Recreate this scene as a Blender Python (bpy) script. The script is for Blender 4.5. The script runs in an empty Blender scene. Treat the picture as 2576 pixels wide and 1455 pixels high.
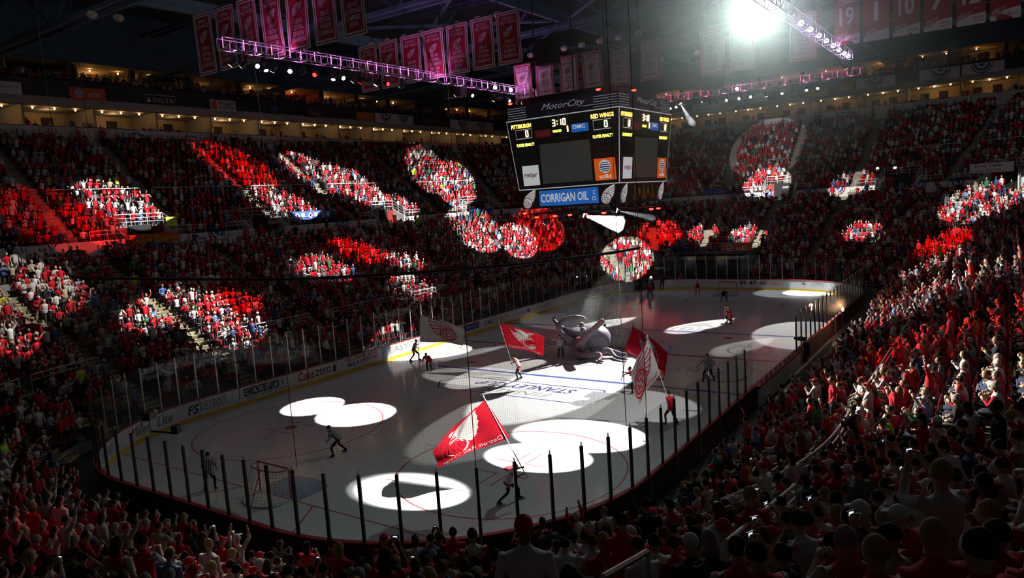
import bpy, math, random
import numpy as np
from mathutils import Vector, Matrix

random.seed(7)
RNG = np.random.default_rng(11)
SC = bpy.context.scene
COL = SC.collection
PI = math.pi

# ------------------------------------------------------------------ camera
CAM = np.array([-43.5105, -22.8360, 10.4906])
FWD = np.array([0.81697349, 0.56418919, -0.11935188])
RGT = np.array([0.56051235, -0.82553911, -0.06565884])
UPV = np.array([0.13557365, 0.01325667, 0.99067858])
FPX, IW, IH = 1819.65, 2576.0, 1455.0
cd = bpy.data.cameras.new('camera')
cam = bpy.data.objects.new('camera', cd)
COL.objects.link(cam)
cd.sensor_fit = 'HORIZONTAL'
cd.sensor_width = 36.0
cd.lens = FPX / IW * 36.0
cd.clip_end = 400
M = Matrix.Identity(4)
for i in range(3):
    M[i][0], M[i][1], M[i][2], M[i][3] = RGT[i], UPV[i], -FWD[i], CAM[i]
cam.matrix_world = M
SC.camera = cam

# ------------------------------------------------------------------ world, exposure, fill light
SC.view_settings.view_transform = 'Standard'
SC.view_settings.look = 'None'
SC.view_settings.gamma = 1.0
SC.view_settings.exposure = 0.0
SC.view_settings.use_curve_mapping = False
SC.cycles.max_bounces = 3
SC.cycles.diffuse_bounces = 1
SC.cycles.glossy_bounces = 2
SC.cycles.transparent_max_bounces = 24
SC.cycles.volume_bounces = 0
SC.cycles.sample_clamp_indirect = 3.0
SC.cycles.adaptive_threshold = 0.12
SC.cycles.volume_step_rate = 3.0
SC.cycles.volume_max_steps = 48
W = bpy.data.worlds.new('arena_air')
SC.world = W
W.use_nodes = True
W.node_tree.nodes['Background'].inputs[0].default_value = (0.10, 0.13, 0.16, 1)
W.node_tree.nodes['Background'].inputs[1].default_value = 0.0


def fill_light(name, loc, sx, sy, watts, col):
    ld = bpy.data.lights.new(name, 'AREA')
    ld.shape = 'RECTANGLE'
    ld.size, ld.size_y, ld.energy, ld.color = sx, sy, watts, col
    o = bpy.data.objects.new(name, ld)
    o.location = loc
    COL.objects.link(o)
    return o


# added area fills below the roof, lifting the dark hall; no real fixtures
fill_light('fill_light', (4, 0, 27.6), 70, 50, 430, (0.80, 0.92, 1.0))
fill_light('fill_light', (-10, 26, 27.4), 60, 14, 220, (1.0, 0.86, 0.84))
o = fill_light('fill_light', (-4, -30, 24.5), 44, 5, 170, (0.90, 1.0, 0.96))
o.rotation_euler = Vector((0, 1, -0.62)).to_track_quat('-Z', 'Y').to_euler()
o = fill_light('fill_light', (-40, 4, 25.0), 5, 44, 60, (0.92, 0.98, 1.0))
o.rotation_euler = Vector((1, 0, -0.35)).to_track_quat('-Z', 'X').to_euler()
fill_light('fill_light', (46, 0, 27.4), 14, 60, 380, (0.86, 1.0, 0.97))


# ------------------------------------------------------------------ materials
MATS = {}


def mat(name, col, rough=0.6, metal=0.0, emit=None, es=0.0, var=0.0, scale=6.0, spec=None):
    if name in MATS:
        return MATS[name]
    m = bpy.data.materials.new(name)
    m.use_nodes = True
    nt = m.node_tree
    b = nt.nodes['Principled BSDF']
    b.inputs['Base Color'].default_value = (*col, 1)
    b.inputs['Roughness'].default_value = rough
    b.inputs['Metallic'].default_value = metal
    if spec is not None:
        b.inputs['Specular IOR Level'].default_value = spec
    if emit is not None:
        b.inputs['Emission Color'].default_value = (*emit, 1)
        b.inputs['Emission Strength'].default_value = es
        m.cycles.emission_sampling = 'NONE'
    if var > 0:
        tc = nt.nodes.new('ShaderNodeTexCoord')
        nz = nt.nodes.new('ShaderNodeTexNoise')
        nz.inputs['Scale'].default_value = scale
        nz.inputs['Detail'].default_value = 3
        rp = nt.nodes.new('ShaderNodeMapRange')
        rp.inputs['From Min'].default_value = 0.3
        rp.inputs['From Max'].default_value = 0.7
        rp.inputs['To Min'].default_value = 1 - var
        rp.inputs['To Max'].default_value = 1 + var
        mx = nt.nodes.new('ShaderNodeVectorMath')
        mx.operation = 'SCALE'
        mx.inputs[0].default_value = col
        nt.links.new(tc.outputs['Object'], nz.inputs['Vector'])
        nt.links.new(nz.outputs['Fac'], rp.inputs['Value'])
        nt.links.new(rp.outputs['Result'], mx.inputs['Scale'])
        nt.links.new(mx.outputs['Vector'], b.inputs['Base Color'])
    MATS[name] = m
    return m


WHITE = mat('white_paint', (0.78, 0.78, 0.76), 0.45, var=0.06)
BOARDW = mat('board_white', (0.84, 0.85, 0.85), 0.35, var=0.03)
YELLOW = mat('kick_yellow', (0.86, 0.58, 0.04), 0.4)
REDRAIL = mat('red_plastic', (0.42, 0.03, 0.04), 0.4)
REDP = mat('red_paint', (0.55, 0.02, 0.04), 0.5)
BLUEP = mat('blue_paint', (0.03, 0.09, 0.42), 0.5)
BLACK = mat('black_metal', (0.012, 0.012, 0.013), 0.5)
BLACKC = mat('opening_black', (0.01, 0.01, 0.011), 0.85)  # painted black for the shade inside door openings and the tunnel
STEEL = mat('steel', (0.62, 0.62, 0.62), 0.35, 0.8)
RAILP = mat('rail_white', (0.74, 0.74, 0.72), 0.4)
DARKPOST = mat('dark_post', (0.03, 0.03, 0.03), 0.4, 0.3)  # near posts painted dark for their padding and their backlit side
CONC = mat('concrete', (0.20, 0.195, 0.19), 0.85, var=0.25, scale=1.2)
DKCONC = mat('dark_concrete', (0.09, 0.09, 0.09), 0.9, var=0.2, scale=1.0)
NAVY = mat('navy_wall', (0.05, 0.10, 0.17), 0.8, var=0.15, scale=0.5)
ROOFM = mat('roof_deck', (0.04, 0.07, 0.09), 0.8, var=0.2, scale=0.4)
BEAM = mat('roof_steel', (0.06, 0.12, 0.17), 0.6)
CREAM = mat('cream_wall', (0.55, 0.50, 0.42), 0.7, var=0.08)
DRED = mat('dark_red_wall', (0.28, 0.02, 0.02), 0.7, var=0.12)
SEATR = mat('seat_red', (0.30, 0.012, 0.02), 0.45)
ORANGE = mat('sign_orange', (0.72, 0.13, 0.015), 0.5)
GREYP = mat('grey_paint', (0.33, 0.34, 0.35), 0.5)
STEPY = mat('nosing_yellow', (0.72, 0.46, 0.04), 0.6)
WARM = mat('bulb_warm', (1, 0.7, 0.35), 0.4, emit=(1.0, 0.50, 0.16), es=22)
REDGLOW = mat('red_lamp', (0.8, 0.02, 0.01), 0.4, emit=(1.0, 0.03, 0.015), es=9)
WGLOW = mat('white_lamp', (1, 1, 1), 0.4, emit=(0.9, 0.93, 1.0), es=40)
PGLOW = mat('violet_lamp', (1, 0.7, 1), 0.4, emit=(0.75, 0.5, 1.0), es=22)
LEDA = mat('led_amber', (1, 0.6, 0.2), 0.5, emit=(1.0, 0.42, 0.06), es=5)
LEDW = mat('led_white', (1, 0.9, 0.6), 0.5, emit=(1.0, 0.74, 0.36), es=6)
LEDY = mat('led_yellow', (1, 1, 0.3), 0.5, emit=(0.9, 0.85, 0.12), es=3)


# ------------------------------------------------------------------ building helpers
class MB:
    """collects faces of ONE part"""

    def __init__(s):
        s.v, s.f, s.m = [], [], []

    def add(s, vs, fs, mi=0):
        n = len(s.v)
        s.v += [tuple(p) for p in vs]
        s.f += [tuple(n + i for i in f) for f in fs]
        s.m += [mi] * len(fs)
        return s

    def box(s, c, size, ax=None, mi=0):
        hx, hy, hz = size[0] / 2, size[1] / 2, size[2] / 2
        c = Vector(c)
        X, Y, Z = ax if ax else (Vector((1, 0, 0)), Vector((0, 1, 0)), Vector((0, 0, 1)))
        vs = [c + X * (sx * hx) + Y * (sy * hy) + Z * (sz * hz) for sz in (-1, 1) for sy in (-1, 1) for sx in (-1, 1)]
        return s.add(vs, [(0, 2, 3, 1), (4, 5, 7, 6), (0, 1, 5, 4), (2, 6, 7, 3), (0, 4, 6, 2), (1, 3, 7, 5)], mi)

    def tube(s, pts, r, n=8, mi=0, caps=True):
        pts = [Vector(p) for p in pts]
        rs = r if isinstance(r, (list, tuple)) else [r] * len(pts)
        vs, fs = [], []
        ref = None
        for i, p in enumerate(pts):
            t = (pts[min(i + 1, len(pts) - 1)] - pts[max(i - 1, 0)])
            t = t.normalized() if t.length > 1e-9 else Vector((0, 0, 1))
            if ref is None:
                ref = t.orthogonal().normalized()
            ref = (ref - t * ref.dot(t))
            ref = ref.normalized() if ref.length > 1e-6 else t.orthogonal().normalized()
            b = t.cross(ref)
            for k in range(n):
                a = 2 * PI * k / n
                vs.append(p + (ref * math.cos(a) + b * math.sin(a)) * rs[i])
        for i in range(len(pts) - 1):
            for k in range(n):
                fs.append((i * n + k, i * n + (k + 1) % n, (i + 1) * n + (k + 1) % n, (i + 1) * n + k))
        if caps:
            fs.append(tuple(range(n - 1, -1, -1)))
            fs.append(tuple((len(pts) - 1) * n + k for k in range(n)))
        return s.add(vs, fs, mi)

    def ball(s, c, r, nu=10, nv=7, mi=0):
        c = Vector(c)
        rr = r if isinstance(r, (list, tuple)) else (r, r, r)
        vs = [c + Vector((0, 0, -rr[2]))]
        for j in range(1, nv):
            p = -PI / 2 + PI * j / nv
            for k in range(nu):
                a = 2 * PI * k / nu
                vs.append(c + Vector((rr[0] * math.cos(p) * math.cos(a), rr[1] * math.cos(p) * math.sin(a), rr[2] * math.sin(p))))
        vs.append(c + Vector((0, 0, rr[2])))
        fs = []
        for k in range(nu):
            fs.append((0, 1 + (k + 1) % nu, 1 + k))
            for j in range(nv - 2):
                a = 1 + j * nu
                fs.append((a + k, a + (k + 1) % nu, a + nu + (k + 1) % nu, a + nu + k))
            e = 1 + (nv - 2) * nu
            fs.append((e + k, e + (k + 1) % nu, len(vs) - 1))
        return s.add(vs, fs, mi)

    def mesh(s, name, mats, smooth=False):
        me = bpy.data.meshes.new(name)
        me.from_pydata(s.v, [], s.f)
        for m in (mats if isinstance(mats, (list, tuple)) else [mats]):
            me.materials.append(m)
        if max(s.m, default=0) > 0:
            me.polygons.foreach_set('material_index', s.m)
        if smooth:
            me.polygons.foreach_set('use_smooth', [True] * len(me.polygons))
        me.update()
        return me

    def build(s, name, mats, parent=None, smooth=False):
        return link(name, s.mesh(name, mats, smooth), parent)


def link(name, data, parent=None):
    o = bpy.data.objects.new(name, data)
    COL.objects.link(o)
    if parent is not None:
        o.parent = parent
    return o


def tag(o, label=None, cat=None, group=None, kind=None):
    if label:
        o['label'] = label
    if cat:
        o['category'] = cat
    if group:
        o['group'] = group
    if kind:
        o['kind'] = kind
    return o


def thing(name, label, cat, group=None, loc=(0, 0, 0), rz=0.0, kind=None):
    o = bpy.data.objects.new(name, None)
    o.location = loc
    o.rotation_euler = (0, 0, rz)
    COL.objects.link(o)
    return tag(o, label, cat, group, kind)


def frame_matrix(origin, xdir, ydir):
    x = Vector(xdir).normalized()
    y = Vector(ydir)
    y = (y - x * y.dot(x)).normalized()
    z = x.cross(y)
    m = Matrix.Identity(4)
    for i in range(3):
        m[i][0], m[i][1], m[i][2], m[i][3] = x[i], y[i], z[i], origin[i]
    return m


WORK = bpy.data.scenes.new('workbench')


def evaluated_mesh(o):
    """mesh of one object evaluated on its own, away from the big scene"""
    WORK.collection.objects.link(o)
    vl = WORK.view_layers[0]
    vl.update()
    dg = vl.depsgraph
    me = bpy.data.meshes.new_from_object(o.evaluated_get(dg))
    bpy.data.objects.remove(o)
    return me


def text_mesh(s, w=None, h=1.0, bold=0.0, shear=0.0, spacing=1.0, ext=0.0, align='CENTER', res=2):
    """flat lettering as mesh data centred on the origin in its own xy plane, fitted to w x h"""
    cu = bpy.data.curves.new('lettering', 'FONT')
    cu.body = s
    cu.size = 1.0
    cu.offset = bold
    cu.shear = shear
    cu.space_character = spacing
    cu.space_line = 0.95
    cu.extrude = ext
    cu.align_x = align
    cu.resolution_u = res
    o = bpy.data.objects.new('lettering', cu)
    me = evaluated_mesh(o)
    bpy.data.curves.remove(cu)
    n = len(me.vertices)
    if n == 0:
        return me
    co = np.empty(n * 3)
    me.vertices.foreach_get('co', co)
    co = co.reshape(-1, 3)
    lo, hi = co.min(0), co.max(0)
    sy = h / max(hi[1] - lo[1], 1e-6)
    sx = (w / max(hi[0] - lo[0], 1e-6)) if w else sy
    co[:, 0] = (co[:, 0] - (lo[0] + hi[0]) / 2) * sx
    co[:, 1] = (co[:, 1] - (lo[1] + hi[1]) / 2) * sy
    me.vertices.foreach_set('co', co.ravel())
    me.update()
    return me


def lettering(s, m, mw, w=None, h=1.0, parent=None, name='lettering', lift=0.01, fn=None, **k):
    """lettering mesh placed with matrix mw (x along the words, y up, z towards the reader)"""
    me = text_mesh(s, w, h, **k)
    n = len(me.vertices)
    co = np.empty(n * 3)
    me.vertices.foreach_get('co', co)
    co = co.reshape(-1, 3)
    if fn is None:
        A = np.array(mw)
        co[:, 2] += lift
        co = co @ A[:3, :3].T + A[:3, 3]
    else:
        co = fn(co)
    me.vertices.foreach_set('co', np.ascontiguousarray(co).ravel())
    me.materials.clear()
    me.materials.append(m)
    me.update()
    return link(name, me, parent)


def plate(mw, w, h, m, parent=None, name='panel', t=0.03, dz=0.0):
    """thin box lying in the xy plane of mw"""
    A = Matrix(mw)
    ax = [Vector(A.col[i][:3]) for i in range(3)]
    c = Vector(A.col[3][:3]) + ax[2] * (dz - t / 2)
    return MB().box(c, (w, h, t), ax).build(name, m, parent)


def shift(mw, dx, dy, dz=0.0):
    return Matrix(mw) @ Matrix.Translation((dx, dy, dz))


# ------------------------------------------------------------------ rink ring geometry
HX, HY, CRX, CRY, RC = 30.48, 12.95, 21.95, 4.42, 8.53
# (kind, data): straight = start, end, outward normal ; arc = centre, angle from, angle to
SEGS = [
    ('S', (-CRX, -HY), (CRX, -HY), (0, -1)),
    ('A', (CRX, -CRY), -90, 0),
    ('S', (HX, -CRY), (HX, CRY), (1, 0)),
    ('A', (CRX, CRY), 0, 90),
    ('S', (CRX, HY), (-CRX, HY), (0, 1)),
    ('A', (-CRX, CRY), 90, 180),
    ('S', (-HX, CRY), (-HX, -CRY), (-1, 0)),
    ('A', (-CRX, -CRY), 180, 270),
]


def seg_point(si, t, d):
    """point at fraction t of segment si, offset d outward; returns x, y, nx, ny"""
    s = SEGS[si]
    if s[0] == 'S':
        (ax, ay), (bx, by), (nx, ny) = s[1], s[2], s[3]
        return ax + (bx - ax) * t + nx * d, ay + (by - ay) * t + ny * d, nx, ny
    a = math.radians(s[2] + (s[3] - s[2]) * t)
    c, q = math.cos(a), math.sin(a)
    return s[1][0] + c * (RC + d), s[1][1] + q * (RC + d), c, q


def seg_len(si, d):
    s = SEGS[si]
    if s[0] == 'S':
        return math.hypot(s[2][0] - s[1][0], s[2][1] - s[1][1])
    return (RC + d) * PI / 2


def ring_stations(d, step):
    out = []
    for si in range(8):
        n = max(1, round(seg_len(si, d) / step))
        for k in range(n):
            out.append((si, k / n))
    return out


CAMB = None


def project(P):
    P = np.atleast_2d(P) - CAM
    z = P @ FWD
    zz = np.where(np.abs(z) < 1e-6, 1e-6, z)
    return IW / 2 + FPX * (P @ RGT) / zz, IH / 2 - FPX * (P @ UPV) / zz, z
# ------------------------------------------------------------------ seating bowl
NLOW, LD0, LZ0, LDEP, LRISE = 22, 1.9, 0.55, 0.82, 0.38
NUP, UD0, UZ0, UDEP, URISE = 16, 21.5, 9.3, 0.82, 0.585
RINGZ = 8.5
AISLE_X = (-17.3, -8.4, 1.5, 11.3)
AISLE_A = (7.0, 26.0, 45.0, 65.0, 84.0)
# vomitories in the upper rows: (segment, fraction, half width)
VOMS = [(4, (CRX + 11.4) / (2 * CRX), 2.0), (4, (CRX - 0.2) / (2 * CRX), 2.0), (4, (CRX - 16.5) / (2 * CRX), 2.0), (3, 0.80, 2.0),
        (3, 0.34, 2.0), (2, 0.62, 1.8), (1, 0.83, 2.0), (1, 0.60, 2.0), (1, 0.30, 2.0)]
VROWS = 2


def in_aisle(si, t, d, half=0.62):
    s = SEGS[si]
    if s[0] == 'S':
        L = seg_len(si, d)
        if L > 20:
            x = s[1][0] + (s[2][0] - s[1][0]) * t
            return any(abs(x - a) < half for a in AISLE_X)
        return abs((t - 0.5) * L - 0.4) < half
    ang = 90 * t
    return any(abs(math.radians(ang - a)) * (RC + d) < half for a in AISLE_A)


def in_vom(si, t, d, pad=0.0):
    for vs, vt, hw in VOMS:
        if vs == si and abs(t - vt) * seg_len(si, d) < hw + pad:
            return True
    return False


def in_tunnel(x, y, d, pad=0.0):
    return x > 30 and -0.3 - pad < y < 8.6 + pad and d < 6.6


def in_bench(x, y, d):
    return y < -12 and -13.5 < x < 13 and d < 2.6


def bowl(name, rows, zbase, skip):
    v, f = [], []

    def strip(d0, z0, d1, z1, rowk):
        for si in range(8):
            n = max(2, int(seg_len(si, d0) / 0.9))
            for k in range(n):
                tm = (k + 0.5) / n
                x, y, _, _ = seg_point(si, tm, (d0 + d1) / 2)
                if skip(si, tm, (d0 + d1) / 2, rowk, x, y):
                    continue
                q = []
                for t, d, z in ((k / n, d0, z0), ((k + 1) / n, d0, z0), ((k + 1) / n, d1, z1), (k / n, d1, z1)):
                    px, py, _, _ = seg_point(si, t, d)
                    q.append((px, py, z))
                b = len(v)
                v.extend(q)
                f.append((b, b + 1, b + 2, b + 3))
    zp = zbase
    for k, (d0, d1, z) in enumerate(rows):
        strip(d0, zp, d0 + 0.0001, z, k)
        strip(d0, z, d1, z, k)
        zp = z
    me = bpy.data.meshes.new(name)
    me.from_pydata(v, [], f)
    me.materials.append(CONC)
    me.update()
    return tag(link(name, me), kind='structure')


low_rows = [(LD0 + LDEP * k, LD0 + LDEP * (k + 1), LZ0 + LRISE * k) for k in range(NLOW)]
low_rows.append((LD0 + LDEP * NLOW, 21.35, RINGZ))
bowl('floor_lower_stand', low_rows, 0.0, lambda si, t, d, k, x, y: in_tunnel(x, y, d) or in_bench(x, y, d))
up_rows = [(UD0 + UDEP * k, UD0 + UDEP * (k + 1), UZ0 + URISE * k) for k in range(NUP)]
bowl('floor_upper_stand', up_rows, RINGZ, lambda si, t, d, k, x, y: k < VROWS and in_vom(si, t, d))
# concourse slabs around the bowl
tag(MB().add([(-75, -60, -0.06), (75, -60, -0.06), (75, 60, -0.06), (-75, 60, -0.06)], [(0, 1, 2, 3)]).build('floor_arena', DKCONC), kind='structure')


# ------------------------------------------------------------------ ice
def ice_material():
    m = bpy.data.materials.new('ice')
    m.use_nodes = True
    nt = m.node_tree
    b = nt.nodes['Principled BSDF']
    b.inputs['Base Color'].default_value = (0.80, 0.82, 0.83, 1)
    b.inputs['IOR'].default_value = 1.31
    b.inputs['Specular IOR Level'].default_value = 0.6
    tc = nt.nodes.new('ShaderNodeTexCoord')
    nz = nt.nodes.new('ShaderNodeTexNoise')
    nz.inputs['Scale'].default_value = 0.35
    nz.inputs['Detail'].default_value = 6
    rp = nt.nodes.new('ShaderNodeMapRange')
    rp.inputs['From Min'].default_value = 0.3
    rp.inputs['From Max'].default_value = 0.7
    rp.inputs['To Min'].default_value = 0.09
    rp.inputs['To Max'].default_value = 0.17
    nt.links.new(tc.outputs['Object'], nz.inputs['Vector'])
    nt.links.new(nz.outputs['Fac'], rp.inputs['Value'])
    nt.links.new(rp.outputs['Result'], b.inputs['Roughness'])
    n2 = nt.nodes.new('ShaderNodeTexNoise')
    n2.inputs['Scale'].default_value = 9
    n2.inputs['Detail'].default_value = 5
    bp = nt.nodes.new('ShaderNodeBump')
    bp.inputs['Strength'].default_value = 0.025
    bp.inputs['Distance'].default_value = 0.02
    nt.links.new(tc.outputs['Object'], n2.inputs['Vector'])
    nt.links.new(n2.outputs['Fac'], bp.inputs['Height'])
    nt.links.new(bp.outputs['Normal'], b.inputs['Normal'])
    return m


ICE = ice_material()


def icepaint(name, col):
    return mat(name, col, 0.14, spec=0.6)


IRED = icepaint('ice_red', (0.62, 0.10, 0.12))
IBLUE = icepaint('ice_blue', (0.12, 0.17, 0.55))
ICREASE = icepaint('ice_crease', (0.22, 0.42, 0.66))
IGREY = icepaint('ice_grey', (0.42, 0.44, 0.46))
INAVY = icepaint('ice_navy', (0.10, 0.11, 0.34))
pts = []
for si in range(8):
    n = 20 if SEGS[si][0] == 'A' else 1
    for k in range(n):
        x, y, _, _ = seg_point(si, k / n, 0.0)
        pts.append((x, y, 0.0))
ice = tag(MB().add(pts, [tuple(range(len(pts)))]).build('floor_ice', ICE), kind='structure')


def ring2d(cx, cy, r0, r1, a0=0.0, a1=360.0, n=64, z=0.003):
    v, f = [], []
    for k in range(n + 1):
        a = math.radians(a0 + (a1 - a0) * k / n)
        v += [(cx + r0 * math.cos(a), cy + r0 * math.sin(a), z), (cx + r1 * math.cos(a), cy + r1 * math.sin(a), z)]
    for k in range(n):
        f.append((2 * k, 2 * k + 1, 2 * k + 3, 2 * k + 2))
    return v, f


def disc2d(cx, cy, r, n=28, z=0.003, sy=1.0):
    return [(cx + r * math.cos(2 * PI * k / n), cy + sy * r * math.sin(2 * PI * k / n), z) for k in range(n)], [tuple(range(n))]


def rect2d(x0, x1, y0, y1, z=0.003):
    return [(x0, y0, z), (x1, y0, z), (x1, y1, z), (x0, y1, z)], [(0, 1, 2, 3)]


def ice_mark(name, m, *shapes):
    mb = MB()
    for v, f in shapes:
        mb.add(v, f)
    return mb.build(name, m, ice)


for sx in (-1, 1):
    ice_mark('blue_line', IBLUE, rect2d(sx * 7.62 - 0.15, sx * 7.62 + 0.15, -HY, HY))
    gl = sx * 27.13
    ice_mark('goal_line', IRED, rect2d(gl - 0.03, gl + 0.03, -11.1, 11.1))
    cv = [(gl, -1.22, 0.002)] + [(gl - sx * (1.37 + 0.46 * math.cos(a)), 1.22 * math.sin(a), 0.002) for a in np.linspace(-PI / 2, PI / 2, 13)] + [(gl, 1.22, 0.002)]
    ice_mark('goal_crease', ICREASE, (cv, [tuple(range(len(cv)))]))
    mb = MB()
    for a, b in zip(cv[:-1], cv[1:]):
        mb.tube([(a[0], a[1], 0.0), (b[0], b[1], 0.0)], 0.03, 4)
    ed = mb.build('crease_outline', IRED, ice)
    ed.scale = (1, 1, 0.12)
    for yy in (-2.1, 2.1):
        a = Vector((gl, yy, 0.003))
        b = Vector((sx * HX, yy * 2.0, 0.003))
        n = Vector((-(b - a).y, (b - a).x, 0)).normalized() * 0.03
        ice_mark('trapezoid_line', IRED, ([a - n, a + n, b + n, b - n], [(0, 1, 2, 3)]))
    for sy in (-1, 1):
        cx, cy = sx * 21.03, sy * 6.71
        ice_mark('face_off_circle', IRED, ring2d(cx, cy, 4.54, 4.60))
        ice_mark('face_off_dot', IRED, disc2d(cx, cy, 0.32))
        ice_mark('neutral_dot', IRED, disc2d(sx * 6.1, cy, 0.30))
        hs = []
        for ax in (-1, 1):
            for ay in (-1, 1):
                x0, y0 = cx + ax * 0.65, cy + ay * 0.25
                hs.append(rect2d(min(x0, x0 + ax * 1.2), max(x0, x0 + ax * 1.2), y0 - 0.025, y0 + 0.025))
                hs.append(rect2d(x0 - 0.025, x0 + 0.025, min(y0, y0 + ay * 0.9), max(y0, y0 + ay * 0.9)))
                yo = cy + ay * 4.57
                xo = cx + ax * 0.85
                hs.append(rect2d(xo - 0.025, xo + 0.025, min(yo, yo + ay * 0.6), max(yo, yo + ay * 0.6)))
        for i, h in enumerate(hs):
            ice_mark('hash_mark', IRED, h)
ice_mark('centre_line', IRED, rect2d(-0.15, 0.15, -HY, -4.6), rect2d(-0.15, 0.15, 4.6, HY))
ice_mark('centre_circle', IBLUE, ring2d(0, 0, 4.54, 4.60))
ice_mark('referee_crease', IRED, ring2d(0, -HY, 3.0, 3.06, 0, 180, 32))
# words painted on the ice, read from the far end
FIN = frame_matrix((-10.6, 0.3, 0.0), (0, -1, 0), (1, 0, 0))
FIN2 = frame_matrix((-10.75, -0.2, 0.0), (0, 1, 0), (-1, 0, 0))
lettering('STANLEY CUP', INAVY, shift(FIN2, 0.0, -0.55), 6.6, 0.85, ice, 'ice_lettering', 0.004, bold=0.012, shear=0.25)
lettering('FINALS', IGREY, shift(FIN2, -0.2, 0.55), 4.4, 0.75, ice, 'ice_lettering', 0.004, shear=0.25)
mb = MB()
fr = [(-9.35, -4.9), (-9.35, 4.3), (-10.8, 5.5), (-12.1, 4.6), (-12.1, -4.6), (-10.7, -5.6)]
for a, b in zip(fr, fr[1:] + fr[:1]):
    d = (Vector(b) - Vector(a)).normalized()
    n = Vector((-d.y, d.x)) * 0.05
    mb.add([(a[0] - n.x, a[1] - n.y, 0.003), (a[0] + n.x, a[1] + n.y, 0.003), (b[0] + n.x, b[1] + n.y, 0.003), (b[0] - n.x, b[1] - n.y, 0.003)], [(0, 1, 2, 3)])
mb.build('emblem_outline', INAVY, ice)
# silver cup emblem beside the words
ice_mark('cup_emblem', IGREY, rect2d(-10.9, -9.7, -6.0, -4.4, 0.0035), disc2d(-11.9, -4.9, 0.55, z=0.004), rect2d(-11.6, -10.9, -5.6, -4.9, 0.0035))
for cx, cy in ((2.6, -9.2), (-1.5, 9.6)):
    ice_mark('ice_emblem_ring', IGREY, ring2d(cx, cy, 1.25, 1.4, n=40, z=0.003), ring2d(cx, cy, 0.7, 0.78, n=40, z=0.003))
lettering('TLS', IGREY, frame_matrix((-3.4, -7.4, 0), (0, 1, 0), (-1, 0, 0)), 1.7, 1.0, ice, 'ice_lettering', 0.004)
ice_mark('ice_swirl', IBLUE, ring2d(-4.4, -9.9, 1.0, 1.2, 20, 300, 30), ring2d(-4.4, -9.9, 0.5, 0.6, 0, 240, 30))
# ------------------------------------------------------------------ dasher boards, glass
def glass_material():
    m = bpy.data.materials.new('shield_glass')
    m.use_nodes = True
    nt = m.node_tree
    nt.nodes.remove(nt.nodes['Principled BSDF'])
    out = nt.nodes['Material Output']
    tr = nt.nodes.new('ShaderNodeBsdfTransparent')
    tr.inputs[0].default_value = (0.95, 0.97, 0.965, 1)
    gl = nt.nodes.new('ShaderNodeBsdfGlossy')
    gl.inputs['Color'].default_value = (0.9, 1.0, 0.97, 1)
    gl.inputs['Roughness'].default_value = 0.02
    fr = nt.nodes.new('ShaderNodeFresnel')
    fr.inputs['IOR'].default_value = 1.5
    mx = nt.nodes.new('ShaderNodeMixShader')
    ge = nt.nodes.new('ShaderNodeNewGeometry')
    ml = nt.nodes.new('ShaderNodeMath')
    ml.operation = 'MULTIPLY'
    iv = nt.nodes.new('ShaderNodeMath')
    iv.operation = 'SUBTRACT'
    iv.inputs[0].default_value = 1.0
    nt.links.new(ge.outputs['Backfacing'], iv.inputs[1])
    nt.links.new(iv.outputs[0], ml.inputs[0])
    nt.links.new(fr.outputs[0], ml.inputs[1])
    nt.links.new(ml.outputs[0], mx.inputs[0])
    nt.links.new(tr.outputs[0], mx.inputs[1])
    nt.links.new(gl.outputs[0], mx.inputs[2])
    nt.links.new(mx.outputs[0], out.inputs['Surface'])
    return m


GLASS = glass_material()
BACKBD = mat('board_back', (0.05, 0.012, 0.014), 0.6)
boards = thing('rink_boards', 'white dasher boards with yellow kick plates and clear glass round the ice', 'rink boards')
NPAN = {0: 18, 1: 6, 2: 4, 3: 6, 4: 18, 5: 6, 6: 4, 7: 6}


def board_strip(si, t0, t1, o0, o1, z0, z1, sub):
    """closed curved bar between offsets o0..o1 and heights z0..z1"""
    v, f, m = [], [], []
    for k in range(sub + 1):
        t = t0 + (t1 - t0) * k / sub
        for o, z in ((o0, z0), (o0, z1), (o1, z1), (o1, z0)):
            x, y, _, _ = seg_point(si, t, o)
            v.append((x, y, z))
    for k in range(sub):
        a, b = 4 * k, 4 * k + 4
        for j in range(4):
            f.append((a + j, a + (j + 1) % 4, b + (j + 1) % 4, b + j))
            m.append(1 if j == 2 else 0)
    f += [(0, 1, 2, 3), (4 * sub + 3, 4 * sub + 2, 4 * sub + 1, 4 * sub)]
    m += [0, 0]
    return v, f, m


POSTS = []
for si in range(8):
    n = NPAN[si]
    sub = 5 if SEGS[si][0] == 'A' else 1
    for k in range(n):
        t0, t1 = k / n, (k + 1) / n
        gap = (si == 3 and k == 2)
        if not gap:
            v, f, m = board_strip(si, t0 + 0.0006, t1 - 0.0006, 0.0, 0.12, 0.0, 1.04, sub)
            mb = MB()
            mb.add(v, f)
            mb.m = m
            pan = mb.build('board_panel', [BOARDW, BACKBD], boards)
            v, f, m = board_strip(si, t0, t1, -0.012, 0.0, 0.0, 0.2, sub)
            MB().add(v, f).build('kick_plate', YELLOW, pan)
            v, f, m = board_strip(si, t0, t1, -0.02, 0.15, 1.04, 1.085, sub)
            MB().add(v, f).build('cap_rail', REDRAIL, pan)
        for h in (0, 1):
            POSTS.append((si, t0 + (t1 - t0) * h / 2, t0 + (t1 - t0) * (h + 1) / 2, gap))
POST_S = MB().box((0, 0, 1.25), (0.05, 0.07, 2.5)).mesh('stanchion', STEEL)
mb = MB()
mb.box((0, 0, 1.0), (0.075, 0.09, 2.0), mi=0)
mb.box((0, 0, 2.06), (0.028, 0.03, 0.14), mi=1)
POST_D = mb.mesh('stanchion', [DARKPOST, STEEL])
PANES = {}


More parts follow.
